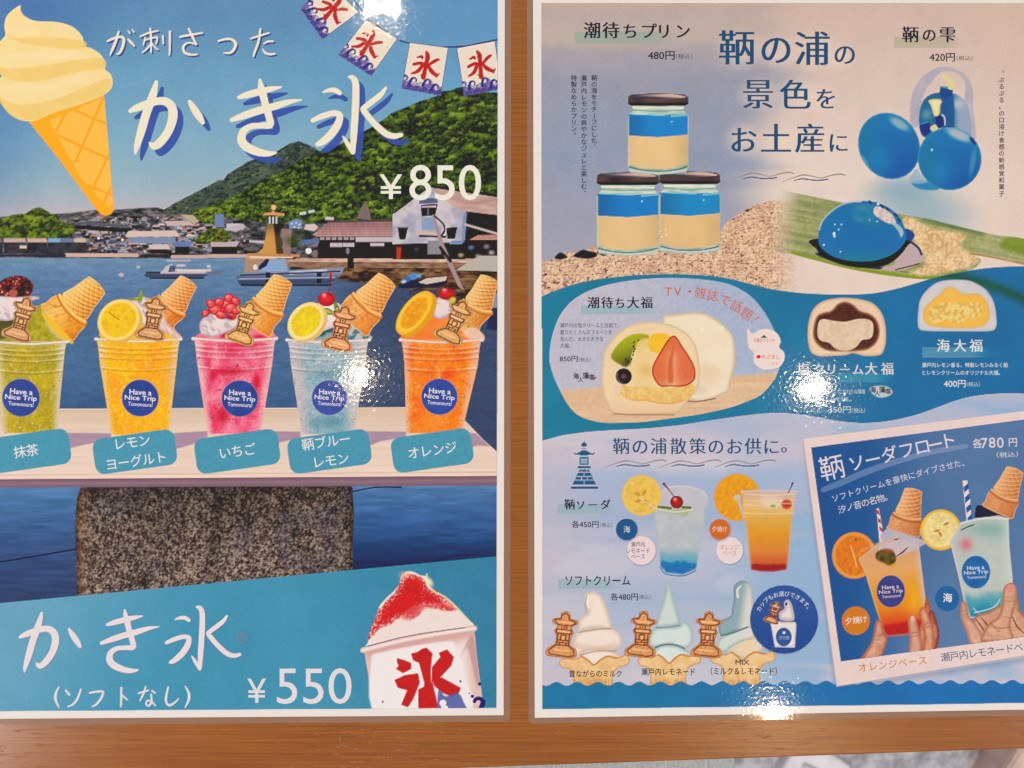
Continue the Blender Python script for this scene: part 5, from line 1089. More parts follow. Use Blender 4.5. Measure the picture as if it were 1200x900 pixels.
        fill([(739, 436), (740, 424), (748, 415), (758, 412), (770, 414), (776, 424), (776, 446), (766, 454), (748, 454), (741, 446)], lambda X, Y, d: mixc(rgb(240, 208, 154), rgb(226, 180, 116), np.exp(-((X - 757) ** 2 + (Y - 434) ** 2) / 60) * .8 + .2 * vn(X, Y, 5, 2)), bnn, soft=1.4)
        blu = part('blueberry', fz); oval(731, 441, 9.5, 9.5, 0, lambda X, Y, d: mixc(rgb(30, 18, 34), rgb(120, 84, 96), np.exp(-((X - 731) ** 2 + (Y - 441) ** 2) / 18)), blu); line([(723, 436), (725, 446), (731, 450)], .5, rgb(150, 130, 150), blu, a=.7)
        sp = part('sponge', fz)
        fill([(720, 460), (730, 451), (742, 453), (790, 454), (800, 449), (810, 450), (816, 456), (808, 466), (792, 473), (772, 473), (758, 470), (746, 470), (736, 468), (728, 464)], lambda X, Y, d: mixc(mixc(rgb(240, 206, 136), rgb(222, 160, 90), vn(X, Y, 3, 2) * .7), rgb(226, 140, 70), (1 - sst(0, 3, d)) * sst(462, 470, Y) * .5), sp, soft=1.5)
        fill([(721, 450), (728, 450), (726, 462), (720, 462)], rgb(236, 200, 176), sp, soft=2)
        stb = part('strawberry', fz)
        fill([(788, 393.5), (793, 395), (800, 406), (808, 418), (814, 430), (815, 442), (810, 449), (800, 453), (784, 453), (774, 453), (767, 445), (764, 436), (766, 426), (774, 412), (782, 399)], lambda X, Y, d: mixc(mixc(rgb(222, 112, 76), rgb(236, 164, 124), np.exp(-((X - 788) / 7.) ** 2) * sst(404, 420, Y) * .75 + .2 * vn(X, Y, 2, 3) + .35 * sst(440, 453, Y)), rgb(178, 40, 26), 1 - sst(.3, 2.6, d)), stb, soft=1.1, n=3)
        line([(789, 408), (786, 424), (786, 446)], [.6, 2.4, 3.4], rgb(206, 92, 58), stb, soft=3, a=.75)
        og = rgb(212, 104, 70)
        tl = part('lettering', None, 'orange handwritten lettering in an arc over the rice cake')
        chars('TV・雑誌で話題！', [(786, 342, 4), (797, 341.5, 0), (808, 342, 5), (821, 343.5, 8), (835, 347, 10), (850, 352, 16), (863, 359, 24), (875, 368, 34), (886.5, 377.5, 60)], 14.5, og, tl, thin=.0)
        bub = part('speech_bubble')
        for a_ in (1,):
            fill([(876, 385), (882, 391), (892, 386), (902, 386), (911, 391), (915, 400), (913, 407), (919, 413), (919, 422), (913, 430), (902, 433), (892, 432), (884, 425), (883, 413), (878, 408), (876, 398)], rgb(236, 214, 210), bub, n=4)
        line([(876.6, 385.5), (879, 394)], [.6, 3], rgb(230, 210, 210), bub)
        fill([(891, 396), (895.5, 392.5), (899.5, 396)], rgb(40, 110, 60), bub, smooth=False)
        text('王様のブランチ', 883, 396.5, 908, 401.5, rgb(206, 70, 60), bub, ang=2); text('めざましどようび', 889, 415.5, 914, 420.5, rgb(214, 80, 84), bub, ang=2); oval(889, 418, 2.6, 2.2, 0, rgb(206, 60, 70), bub); text('など', 904, 423.5, 912.5, 427.5, rgb(196, 150, 140), bub)
        TEXTS.pop(-2); text('めざまし', 892.5, 415.5, 914, 420.5, rgb(214, 80, 84), bub, ang=2)
        # bean rice cake
        d1 = part('printed_bean_rice_cake', None, 'cut rice cake printed with dark bean paste and white cream')
        fill([(946.5, 396), (947.5, 378), (952, 364), (962, 354), (978, 349.5), (994, 349), (1010, 351), (1024, 356), (1034, 368), (1038, 384), (1038, 402), (1034, 414), (1026, 417), (1012, 417), (1000, 414), (990, 416.5), (976, 417), (960, 417.5), (950, 412)], lambda X, Y, d: mixc(rgb(206, 172, 146), mixc(rgb(228, 194, 164), rgb(238, 206, 180), fbm(X, Y, 12, 2)), sst(0, 4, d)), d1, soft=1.3)
        fill([(953, 394), (954, 380), (958, 370), (966, 366), (974, 364), (982, 356), (991, 353.5), (1000, 357), (1008, 364), (1020, 368), (1028, 376), (1031, 388), (1028, 400), (1020, 408), (1010, 411), (990, 412), (970, 411), (958, 404)], lambda X, Y, d: mixc(rgb(150, 104, 84), mixc(rgb(80, 50, 44), rgb(104, 66, 56), fbm(X, Y, 5, 3)), sst(0, 4, d)), d1, soft=2.5)
        fill([(958, 392), (959, 379), (964, 374), (978, 376), (990, 377), (1004, 374), (1016, 374), (1023, 379), (1023, 392), (1019, 397), (1010, 399), (1003, 407), (992, 411), (980, 409), (972, 402), (962, 399)], lambda X, Y, d: mixc(rgb(214, 184, 156), rgb(232, 206, 182), vn(X, Y, 3.5, 2)), d1, soft=1.3, n=4)
        d2 = part('printed_lemon_rice_cake', None, 'cut white rice cake printed with yellow lemon cream')
        fill([(1076, 366), (1078, 352), (1086, 340), (1098, 331), (1112, 328), (1130, 328), (1142, 331), (1156, 340), (1165, 355), (1168, 374), (1167, 384), (1160, 388), (1130, 388.5), (1090, 388), (1078, 386), (1075.5, 378)], lambda X, Y, d: mixc(rgb(176, 180, 196), mixc(rgb(196, 194, 202), rgb(216, 208, 208), fbm(X, Y, 14, 1)), sst(0, 3, d)), d2, soft=1.2)
        fill([(1082, 372), (1084, 360), (1094, 350), (1102, 344), (1108, 337), (1116, 336), (1124, 341), (1130, 344), (1146, 344), (1156, 352), (1160, 366), (1158, 377), (1146, 384), (1120, 385), (1094, 383), (1085, 379)], lambda X, Y, d: mixc(rgb(224, 176, 110), mixc(rgb(238, 178, 76), rgb(242, 188, 100), fbm(X, Y, 8, 2)), sst(0, 4, d)), d2, soft=2)
        fill([(1089, 372), (1090, 362), (1100, 356), (1114, 354), (1130, 355), (1144, 354), (1151, 358), (1150, 368), (1142, 374), (1134, 372), (1128, 379), (1116, 378), (1110, 374), (1100, 378), (1092, 378)], lambda X, Y, d: mixc(rgb(220, 176, 96), rgb(238, 206, 130), sst(.3, .7, vn(X, Y, 3.5, 2))), d2, soft=1.4, n=4)

        # ---- lower pale ground
        gd = part('printed_pale_ground')
        def fgd(X, Y, d):
            n_ = fbm(X, Y, 200, 2, 26); m = fbm(X, Y, 120, 4, 34)
            c = ramp(Y + 70 * (n_ - .5), (480, rgb(176, 182, 208)), (520, rgb(196, 188, 206)), (560, rgb(168, 182, 212)), (600, rgb(164, 176, 208)), (640, rgb(186, 188, 210)), (700, rgb(166, 180, 208)), (760, rgb(190, 192, 212)), (800, rgb(196, 190, 206)))
            c = mixc(c, rgb(146, 176, 212), sst(780, 940, X) * sst(.35, .65, m) * .9)
            c = mixc(c, rgb(198, 186, 200), (1 - sst(636, 720, X)) * .5)
            c = mixc(c, rgb(214, 206, 214), sst(.56, .72, m) * (1 - sst(850, 900, X)) * .35)
            return c + ((vn(X, Y, 1.7, 3) - .5) * .018)[..., None]
        fill([(1240, 464)] + BOT[1:-1] + [(600, 526), (600, 860), (1260, 860), (1260, 464)], fgd, gd, smooth=False)
        blob(818, 528, 118, 30, 0, rgb(212, 198, 208), .55); blob(818, 544, 110, 16, 0, rgb(214, 202, 210), .4)
        # little tower emblem
        em = part('tower_emblem')
        E = lambda P: fill(P, deep, em, smooth=False)
        X0, Y0, S = 635, 500, .1556
        def q_(P): return [(X0 + x * S, Y0 + y * S) for x, y in P]
        fill(q_([(297, 140), (300, 128), (312, 120), (318, 107), (324, 120), (336, 128), (340, 138), (332, 150), (306, 150)]), deep, em, n=3); E(q_([(298, 162), (336, 162), (336, 167), (298, 167)]))
        fill(q_([(238, 196), (262, 200), (290, 186), (302, 178), (336, 178), (346, 186), (376, 200), (400, 194), (384, 212), (358, 210), (346, 216), (292, 216), (280, 210), (254, 212)]), deep, em, n=3)
        E(q_([(284, 228), (352, 228), (352, 288), (284, 288)])); fill(q_([(293, 236), (343, 236), (343, 280), (293, 280)]), rgb(196, 196, 214), em, smooth=False)
        E(q_([(300, 240), (336, 240), (336, 280), (300, 280)]))
        for xx in (304, 320): 
            for yy in (244, 262): fill(q_([(xx, yy), (xx + 12, yy), (xx + 12, yy + 13), (xx, yy + 13)]), rgb(196, 196, 214), em, smooth=False)
        E(q_([(270, 297), (368, 297), (368, 313), (270, 313)])); E(q_([(218, 450), (424, 450), (424, 468), (218, 468)]))
        for y0, y1, xa, xb, cuts in ((321, 340, 285, 354, (302, 336)), (346, 371, 272, 366, (320,)), (378, 400, 258, 380, (298, 342)), (407, 436, 244, 396, (320,))):
            xs = [xa] + list(cuts) + [xb]
            for a_, b_ in zip(xs, xs[1:]):
                sl = lambda x, y: x + (-(y - y0) * .42 if x == xa else ((y - y0) * .42 if x == xb else 0))
                E(q_([(sl(a_, y0) + (3 if a_ != xa else 0), y0), (sl(b_, y0) - (3 if b_ != xb else 0), y0), (sl(b_, y1) - (3 if b_ != xb else 0), y1), (sl(a_, y1) + (3 if a_ != xa else 0), y1)]))
        # wave ornaments
        def waves(x, y, k, c1, c2):
            wo = part('wave_ornament')
            line([(x, y + 5 * k), (x + 12 * k, y + .5 * k), (x + 24 * k, y - 3 * k), (x + 34 * k, y - 2 * k), (x + 46 * k, y + .5 * k), (x + 60 * k, y - 3 * k), (x + 70 * k, y - 4 * k), (x + 75 * k, y - 2.5 * k)], [.25, .5, .7, .6, .5, .7, .8, .6], c1, wo)
            line([(x + 13.5 * k, y + 4 * k), (x + 23 * k, y + 1.5 * k), (x + 32 * k, y + 2.5 * k), (x + 42 * k, y + 3.5 * k), (x + 54 * k, y + 2.2 * k)], [.3, .75, .7, .75, .8], c2, wo)
        waves(857, 206, .98, rgb(150, 140, 140), deep); waves(917, 208, .98, rgb(140, 140, 144), deep)
        for x in (709, 773, 837): waves(x, 543, .96, rgb(132, 140, 158), deep)
        # highlight bars behind the headings
        def bar(x0, x1, y0, y1, c, a=.8):
            hb = part('heading_bar')
            w = win(x0, y0, x1, y1)
            al = a * (1 - sst(.62, 1.0, (w[2] - x0) / (x1 - x0)) * .95) * (.8 + .3 * fbm(w[2], w[3], 24, 2, 3))
            si, sj, X, Y = w
            put(w, np.clip(al, 0, 1), c, None)
            I = IDS[si, sj]; I[(al > .3) & (CLIP[0][si, sj] > .5)] = hb
        gb = rgb(150, 170, 160)
        bar(674, 800, 37, 51, gb); bar(1048, 1136, 43, 55.5, rgb(180, 172, 150)); bar(681, 780, 358, 368, rgb(140, 176, 190), .7); bar(653, 726, 591, 602, rgb(150, 176, 186), .75); bar(654, 738, 679, 690, rgb(150, 176, 186), .75)
        bar(982, 1050, 437, 448, rgb(110, 160, 180), .6); bar(1081, 1168, 407.5, 419, rgb(130, 160, 186), .7)

        # ---- two soda cups
        s1 = part('printed_soda_cup', None, 'clear soda cup with blue bottom and a pale lemon slice')
        def fs1(X, Y, d):
            v = (Y - 598) / 76.
            n_ = fbm(X, Y, 12, 2)
            c = mixc(rgb(170, 180, 190), rgb(196, 196, 200), n_)
            c = mixc(c, rgb(110, 166, 190), sst(640, 656, Y + 6 * (n_ - .5)))
            c = mixc(c, rgb(12, 118, 180), sst(655, 662, Y + 5 * (vn(X, Y, 5, 1) - .5) - .004 * (X - 795) ** 2))
            c = mixc(c, rgb(206, 208, 214), sst(.8, .95, vn(X, Y, 2, 3)) * .3)
            return mixc(rgb(176, 184, 200), c, sst(0, 3, d))
        fill([(766, 594), (800, 597), (826, 590), (826, 610), (821, 640), (818, 662), (816, 668), (800, 674.5), (780, 672), (773, 664), (771, 640), (767, 610)], fs1, s1, smooth=False, soft=1.5)
        fill([(764, 596), (770, 580), (786, 570), (806, 570), (822, 574), (829, 582), (827, 594), (812, 600), (790, 600), (774, 599)], lambda X, Y, d: mixc(rgb(186, 184, 196), rgb(204, 196, 202), vn(X, Y, 9, 2)), s1, soft=2, a=.85)
        line([(766, 594), (776, 575), (796, 569.5), (820, 574), (829, 583)], .8, rgb(216, 204, 206), s1, a=.7); line([(774, 665), (780, 672.5), (800, 674.8), (815, 669)], .7, rgb(60, 130, 170), s1)
        q = part('lemon_slice', s1); slice_(752, 580.5, 23.4, 24.2, 0, (226, 182, 96), (234, 196, 110), (230, 184, 92), q, seg=10, pw=.06, rw=.06)
        for x, y, a_ in ((755, 577, -60), (748, 587, 160), (757, 588, 60), (747, 579, 200)): oval(x, y, 4, 1.8, a_, rgb(206, 150, 60), q, soft=1.8)
        line([(750, 584), (768, 596)], .6, rgb(226, 206, 170), q)
        fill([(770, 595), (790, 597), (810, 594), (808, 600), (802, 606), (794, 603), (776, 600)], rgb(166, 180, 130), s1, soft=2, a=.8); line([(772, 594), (786, 595.5)], 1.4, rgb(96, 118, 50), s1); line([(800, 594.5), (809, 595)], 1.4, rgb(96, 118, 50), s1)
        q = part('cherry', s1); cherry(793, 588.5, 7.6, q, [(790, 582), (784, 574), (778, 567)], (176, 38, 36)); oval(778, 567, 1.6, 1.8, 0, rgb(150, 40, 40), q)
        line([(768, 596), (792, 600), (812, 597)], .9, rgb(214, 212, 212), s1, a=.8)
        s2 = part('printed_soda_cup', None, 'clear soda cup graded from yellow to red with an orange slice')
        q = part('orange_slice', s2); slice_(864, 583, 27.5, 27.8, 0, (226, 148, 30), (232, 170, 60), (224, 152, 18), q, seg=10, pw=.02, rw=.04, segc=rgb(228, 166, 50))
        oval(864, 583, 4, 3.6, 0, rgb(206, 190, 190), q, soft=1.5); line([(865, 585), (869, 596), (872, 606)], [2.2, 1.6, 1.8], rgb(196, 182, 186), q)
        def fs2(X, Y, d):
            n_ = fbm(X, Y, 10, 2)
            c = ramp(Y + 5 * (n_ - .5), (574, rgb(206, 172, 160)), (592, rgb(226, 186, 140)), (602, rgb(226, 176, 90)), (625, rgb(226, 150, 44)), (645, rgb(222, 132, 56)), (659, rgb(206, 96, 50)), (662, rgb(160, 34, 34)), (671, rgb(150, 22, 34)))
            u = (X - 904) / 30.
            return mixc(mixc(rgb(216, 176, 160), c, .5), c, sst(0, 3, d)) * (.96 + .08 * n_)[..., None]
        fill([(869, 575), (895, 577), (933, 575), (931, 590), (927, 620), (924, 655), (922, 668), (906, 670.5), (890, 670), (880, 668), (876, 630), (871, 596)], fs2, s2, smooth=False, soft=1.4, a=.93)
        for yy, a_ in ((579, .7), (586, .5), (591.5, .5), (601, .6)): line([(873, yy), (900, yy + 1.5), (930, yy)], .8, rgb(232, 206, 180), s2, a=a_)
        line([(869, 576), (900, 575), (934, 576)], 1.2, rgb(206, 190, 200), s2, a=.8)
        fill([(893, 583), (916, 583), (914, 594), (896, 594)], rgb(226, 206, 180), s2, soft=4, a=.7); oval(906, 593, 3, 1.4, 0, rgb(150, 160, 60), s2, soft=1.6)
        q = part('cherry', s2); line([(924, 577), (927, 571), (929, 566)], [.6, .6, 1.2], rgb(120, 24, 30), q); oval(922, 591, 6.5, 6, 0, lambda X, Y, d: mixc(rgb(206, 120, 90), rgb(190, 70, 60), sst(0, 3, d)), q, soft=1.6); line([(914, 590), (929, 590)], .7, rgb(236, 190, 160), q, a=.7)
        # round notes
        def disc(cx, cy, r, c, a_=None, ry=None):
            n_ = part('round_note'); oval(cx + .6, cy + 1, r + .8, (ry or r) + .8, 0, rgb(120, 120, 150), None, soft=2.4, a=.35)
            oval(cx, cy, r, ry or r, 0, rgb(*c), n_); return n_
        nw = disc(751.5, 645, 16.8, (232, 210, 214)); nb = disc(734.5, 620.5, 12.8, (20, 96, 146)); no_ = disc(855, 645, 15.8, (232, 212, 214)); ns = disc(843.7, 620.5, 12.2, (206, 112, 46))
        wt = rgb(236, 224, 226)
        text('海', 730.8, 616.3, 738.4, 624.3, wt, nb); text('夕焼け', 834.5, 616.5, 852, 623.5, wt, ns)
        tb = rgb(40, 84, 110); to = rgb(196, 130, 76)
        text('瀬戸内', 739.5, 634.8, 755.5, 641.2, tb, nw); text('レモネード', 734.5, 642.3, 761.5, 648.5, tb, nw); text('ベース', 740, 649.5, 755.5, 655, tb, nw)
        text('オレンジ', 844.5, 638.3, 865.5, 644.4, to, no_); text('ベース', 847, 645.6, 863, 650.8, to, no_)
        # ---- soft serves
        def wafer(cx, y, k, pid):
            q = part('wafer_cup', pid)
            def fw(X, Y, d):
                c = mixc(rgb(224, 174, 118), rgb(242, 208, 164), fbm(X, Y, 7, 2))
                return mixc(rgb(206, 146, 86), mixc(c, rgb(190, 124, 60), sst(792, 800, Y) * .7 * vn(X, Y, 1.6, 1, 9)), sst(0, 2.5, d))
            fill([(cx - 41 * k, y + 3), (cx - 33 * k, y - 1), (cx - 22 * k, y), (cx - 14 * k, y - 3), (cx - 6 * k, y + 2), (cx, y + 7), (cx + 8 * k, y + 1), (cx + 16 * k, y - 3), (cx + 27 * k, y - 1), (cx + 38 * k, y - 5), (cx + 42 * k, y + 2), (cx + 40 * k, y + 7), (cx + 32 * k, y + 10), (cx + 26 * k, y + 13), (cx + 22 * k, y + 22), (cx + 20 * k, y + 42), (cx - 22 * k, y + 42), (cx - 24 * k, y + 22), (cx - 28 * k, y + 13), (cx - 38 * k, y + 10)], fw, q, n=4, soft=1.2)
            line([(cx - 14 * k, y - 3), (cx - 6 * k, y + 2), (cx, y + 7), (cx + 8 * k, y + 1), (cx + 16 * k, y - 3), (cx + 27 * k, y - 1)], .9, rgb(196, 128, 66), q, a=.8)
        v1 = part('printed_soft_serve', None, 'printed vanilla soft serve in a wavy wafer cup')
        sw = part('swirl', v1)
        va, vs = rgb(236, 218, 206), rgb(204, 180, 168)
        sh = lambda base, sh_, yy=0: (lambda X, Y, d: mixc(sh_, mixc(base, np.minimum(base * 1.04, 1), fbm(X, Y, 8, 2)), sst(0, 6, d) * .8 + .2 * sst(0, 30, X * 0 + 30)))
        fill([(678, 768), (690, 760), (712, 761), (726, 768), (730, 776), (700, 782), (680, 780)], sh(va, vs), sw, soft=1.3)
        fill([(672, 748), (678, 740), (694, 736), (712, 735), (724, 740), (729, 748), (728, 757), (720, 762), (700, 762), (684, 764), (676, 772), (672, 762)], sh(va, vs), sw, soft=1.3)
        fill([(686, 705), (685, 697), (691, 693.5), (698, 693.5), (705, 699), (710, 709), (714, 722), (717, 733), (714, 738), (700, 736), (686, 738), (678, 742), (677, 734), (680, 724), (688, 718), (688, 712)], sh(va, vs), sw, soft=1.2)
        line([(690, 712), (688.5, 704), (690, 698)], [1, 1.4, .8], rgb(244, 236, 226), sw); line([(687, 718), (686, 708), (688, 699)], .6, rgb(176, 152, 140), sw, a=.8)
        line([(679, 741), (700, 737.5), (716, 736.5)], .8, rgb(170, 144, 134), sw, a=.8); line([(680, 768), (700, 763), (722, 763)], .8, rgb(170, 144, 134), sw, a=.8); line([(676, 757), (700, 760), (720, 757)], 3.5, rgb(214, 180, 160), sw, soft=5, a=.5)
        wafer(696, 772, 1.0, v1)
        v2 = part('printed_soft_serve', None, 'printed pale green soft serve with a pointed tip'); sw = part('swirl', v2)
        ga, gs = rgb(200, 210, 208), rgb(150, 172, 176)
        fill([(764, 768), (770, 758), (786, 755), (802, 760), (812, 770), (796, 782), (770, 780)], sh(ga * 1.05, gs), sw, soft=1.3)
        fill([(760, 748), (764, 738), (776, 734), (796, 733), (796, 727), (806, 730), (812, 740), (812, 752), (806, 759), (798, 760), (786, 756), (774, 758), (766, 759), (761, 756)], sh(ga * 1.03, gs), sw, soft=1.3)
        fill([(782, 682), (783.5, 681), (785.5, 683), (788, 694), (793, 712), (797, 728), (794, 733), (780, 735), (769, 735), (770, 724), (776, 706)], sh(ga, gs), sw, soft=1.2, n=4)
        line([(768, 759), (778, 755.5), (792, 756), (802, 760)], .9, rgb(84, 116, 120), sw, a=.9); line([(769, 735.5), (782, 735.5), (796, 733)], .8, rgb(110, 140, 144), sw, a=.8)
        wafer(784, 770, .9, v2)
        v3 = part('printed_soft_serve', None, 'printed two tone soft serve with a curled top'); sw = part('swirl', v3)
        fill([(844, 764), (850, 752), (876, 745), (886, 744), (894, 752), (895, 760), (886, 768), (874, 772), (856, 768)], lambda X, Y, d: mixc(mixc(rgb(232, 206, 176), rgb(186, 198, 198), sst(870, 846, X)), rgb(224, 208, 196), sst(878, 890, X)) * (.88 + .12 * sst(0, 5, d))[..., None], sw, soft=1.3)
        fill([(840, 762), (842, 750), (850, 744), (864, 738), (876, 733), (884, 735), (890, 740), (884, 748), (870, 752), (858, 758), (850, 764)], lambda X, Y, d: mixc(ga, rgb(222, 208, 200), sst(866, 884, X)) * (.86 + .16 * sst(0, 5, d))[..., None], sw, soft=1.4)
        fill([(860, 702), (860, 688), (866, 681.5), (874, 681), (880, 686), (882, 698), (883, 716), (882, 732), (876, 736), (862, 740), (846, 745), (842, 736), (844, 728), (856, 722), (858, 712)], lambda X, Y, d: mixc(rgb(140, 166, 174), rgb(212, 204, 202), sst(-4, 9, X - (872 - (Y - 690) * .16) + (Y - 715) * .0)) * (.88 + .14 * sst(0, 4, d))[..., None], sw, soft=1.2)
        line([(865, 700), (864, 692), (868, 687)], [1.3, 1.2, .7], rgb(222, 220, 214), sw); line([(861, 708), (861, 694)], .7, rgb(120, 144, 150), sw, a=.7); line([(845, 745), (858, 742), (876, 735)], .9, rgb(90, 126, 132), sw, a=.9)
        wafer(870, 767, .93, v3)
        for (x, y, a_, v) in ((660.5, 743.5, 6, v1), (752.5, 743, 5, v2), (829.5, 743.5, 4, v3)):
            q = part('tower_cookie', v); cookie(x, y, a_, .98, q, lite=(214, 150, 102), dark=(122, 60, 34))
        cb = part('round_note', None, 'blue round note showing soft serve in a paper cup')
        oval(919, 727, 40.5, 40.5, 0, rgb(110, 120, 150), None, soft=3, a=.3)
        oval(919, 726, 40, 40.3, 0, lambda X, Y, d: mixc(rgb(62, 94, 158), rgb(52, 84, 148), sst(-40, 40, Y - 726)) * (.97 + .06 * vn(X, Y, 3, 2))[..., None], cb)
        fill([(903, 731), (907, 727), (918, 729), (932, 729), (933.5, 732), (931.5, 759), (908, 758.5)], lambda X, Y, d: mixc(rgb(196, 190, 200), rgb(228, 218, 218), sst(0, 3, d)), cb, smooth=False)
        fill([(914, 726), (913, 718), (919, 713), (918.5, 708), (921, 703), (925, 703.5), (928.5, 710), (931, 722), (930, 727), (922, 728)], sh(rgb(224, 214, 212), rgb(170, 160, 170)), cb); oval(921.5, 708, 1.2, 2.2, 15, rgb(52, 70, 110), cb)
        oval(918.5, 746.5, 9.3, 11, 0, rgb(62, 96, 156), cb); oval(918.8, 741.5, 1.8, 1.5, 0, rgb(220, 216, 224), cb); text('汐の音', 913, 745, 925, 749.5, rgb(190, 196, 214), cb)
        cookie(907, 717.5, 18, .48, cb, lite=(206, 150, 110), lw=.9)
        cp = []
        s_ = 'カップもお選びできます。'
        for k in range(len(s_)):
            a = math.radians(-154 + k * (128 / 11.0)); cp.append((919 + 32.5 * math.cos(a), 727.5 + 31.5 * math.sin(a), math.degrees(a) + 90))
        chars(s_, cp, 6.6, rgb(226, 224, 232), cb)
        # ---- bottom blue strip with scallops
        strip = part('printed_wave_strip')
        xs = np.arange(600, 1250, 3.0); ys = 801.5 + 2.4 * np.cos((xs - 640) / 24.3 * 2 * math.pi)
        ys = ys - (xs - 640) * .0045
        fill([(600, 900)] + list(zip(xs.tolist(), ys.tolist())) + [(1250, 900)], lambda X, Y, d: mixc(rgb(10, 122, 164), rgb(8, 116, 178), sst(700, 1100, X)) * (.95 + .09 * fbm(X, Y, 26, 2))[..., None], strip, smooth=False)

        # ---- tilted photo card
        card = part('printed_photo_card')
        A = np.array((940.5, 516.5)); B = np.array((1200.0, 486.6)); 
        line([(945, 522), (981, 807), (1230, 768)], 3, rgb(90, 110, 150), None, soft=7, a=.35, smooth=False)
        fill([(940.8, 514.2), (1250, 475.5), (1250, 760.5), (1200, 769.0), (980.4, 804.6)], lambda X, Y, d: rgb(228, 204, 202) * (.985 + .03 * vn(X, Y, 8, 2))[..., None], card, smooth=False)
        line([(941, 514.2), (980.4, 804.6), (1250, 760.5)], .6, rgb(170, 160, 170), card, smooth=False, a=.6)
        pb = part('printed_photo_back', card)
        PM = maskof([(950.6, 524.4), (1250, 485.0), (1250, 740.8), (1200, 744.5), (1100, 760.2), (985.4, 775.2)], smooth=False)
        PM = maskof([(950.6, 524.4), (1250, 485.0), (1250, 739), (1200, 746.5), (985.4, 775.2)], smooth=False)
        with clipto(PM):
            fill([(940, 480), (1250, 480), (1250, 790), (940, 790)], lambda X, Y, d: mixc(mixc(rgb(44, 92, 148), rgb(92, 122, 164), sst(980, 1120, X)), rgb(104, 130, 170), sst(640, 760, Y) * .6 * sst(990, 1100, X)) * (.96 + .08 * fbm(X, Y, 30, 2))[..., None], pb, smooth=False)
            line([(965, 574), (985, 566), (1015, 553), (1050, 541), (1090, 530), (1132, 523)], [3, 3.6, 3.6, 3.4, 3.2, 2.6], rgb(150, 160, 196), pb, a=.5, soft=1.2)
            # orange drink
            o = part('printed_float_cup', card, 'orange float cup with an upside down cone held by a hand')
            fill([(1027, 596), (1030, 595.5), (1034, 618), (1036, 634), (1031, 640), (1029.5, 622)], rgb(226, 206, 206), o, smooth=False)
            for k in range(4):
                y = 600 + k * 10; x = 1028 + k * 1.9
                fill([(x - 1.6, y - 3.5), (x + 2.2, y - 1), (x + 3, y + 4), (x - .8, y + 1.5)], rgb(190, 60, 66), o, smooth=False)
            fill([(1034, 622), (1037, 620), (1037, 626), (1034, 628)], rgb(18, 24, 40), o, smooth=False)
            q = part('waffle_cone', o); cone(1063.5, 605, 13, .78, q, lite=(226, 162, 118), mid=(206, 130, 84), dark=(150, 76, 44), flare=25, fw=26, half=.95, con=.6, edge=5)
            slq = part('orange_slice', o)
            slice_(1001, 651, 26, 27.5, 0, (226, 140, 52), (226, 154, 84), (214, 118, 34), slq, seg=8, pw=.08, rw=.06, segc=rgb(222, 140, 60))
            line([(997, 640), (1001, 652), (1004, 664)], .7, rgb(236, 180, 120), slq); oval(1003, 632, 1.4, 1.6, 0, rgb(120, 90, 90), slq)
            cup = part('cup_body', o)
            def fo(X, Y, d):
                n_ = fbm(X, Y, 11, 2)
                t = Y - (X - 1050) * -.12
                c = ramp(Y + (X - 1050) * .12 + 6 * (n_ - .5), (628, rgb(196, 178, 186)), (645, rgb(214, 160, 120)), (668, rgb(222, 164, 110)), (690, rgb(224, 152, 66)), (712, rgb(222, 132, 48)), (728, rgb(214, 84, 40)), (733, rgb(184, 34, 26)), (748, rgb(176, 26, 24)))
                c = mixc(c, rgb(236, 168, 20), .85 * np.exp(-((X - 1072) ** 2 / 90 + (Y - 702) ** 2 / 420)))
                c = mixc(c, rgb(206, 180, 176), sst(1068, 1080, X - (Y - 640) * .07) * .8 * (1 - sst(690, 740, Y)))
                return mixc(mixc(rgb(220, 180, 150), c, .4), c, sst(0, 3, d))
            fill([(1006, 655), (1030, 636), (1060, 632), (1074, 638), (1077, 640), (1082, 680), (1087, 720), (1088, 738), (1062, 744), (1040, 746), (1036, 742), (1026, 712), (1014, 672)], fo, cup, smooth=False, soft=1.2)
            fill([(1032, 634), (1034, 624), (1042, 620), (1060, 626), (1084, 634), (1080, 640), (1062, 648), (1044, 654), (1030, 648)], lambda X, Y, d: mixc(rgb(186, 180, 196), rgb(206, 186, 190), vn(X, Y, 8, 2)), cup, soft=1.6, a=.9)
            line([(1010, 645), (1030, 637), (1055, 631)], 1.6, rgb(214, 160, 130), cup, a=.6, soft=2)
            fill([(1034, 644), (1046, 645), (1050, 656), (1044, 663), (1036, 660), (1027, 655), (1027, 648)], lambda X, Y, d: mixc(rgb(62, 62, 30), rgb(120, 100, 40), vn(X, Y, 4, 2)), cup, soft=2.4); blob(1040, 645, 9, 4, 10, rgb(196, 80, 90), .7); blob(1046, 663, 6, 4, 0, rgb(220, 160, 20), .8)
            line([(1050, 652), (1058, 647), (1064, 641)], [.4, 1, .4], rgb(120, 50, 40), cup); line([(1048, 632.5), (1053, 631.5)], .6, rgb(50, 40, 50), cup)
            badge(1044, 693, 16.8, cup, -5, col=(70, 74, 134), ry=19, tc=(214, 198, 206))
            hd = part('hand', o)
            skin = lambda a, b: (lambda X, Y, d: mixc(mixc(rgb(*b), rgb(*a), .45), mixc(mixc(rgb(*a), rgb(238, 196, 174), .62), rgb(*a) * .92, fbm(X, Y, 6, 2)), sst(0, 5, d)))
            fill([(1026, 730), (1029, 726), (1034, 730), (1036, 742), (1040, 748), (1036, 762), (1030, 772), (1010, 778), (1004, 778), (1014, 764), (1022, 750)], skin((206, 140, 116), (150, 74, 58)), hd, soft=1.2)
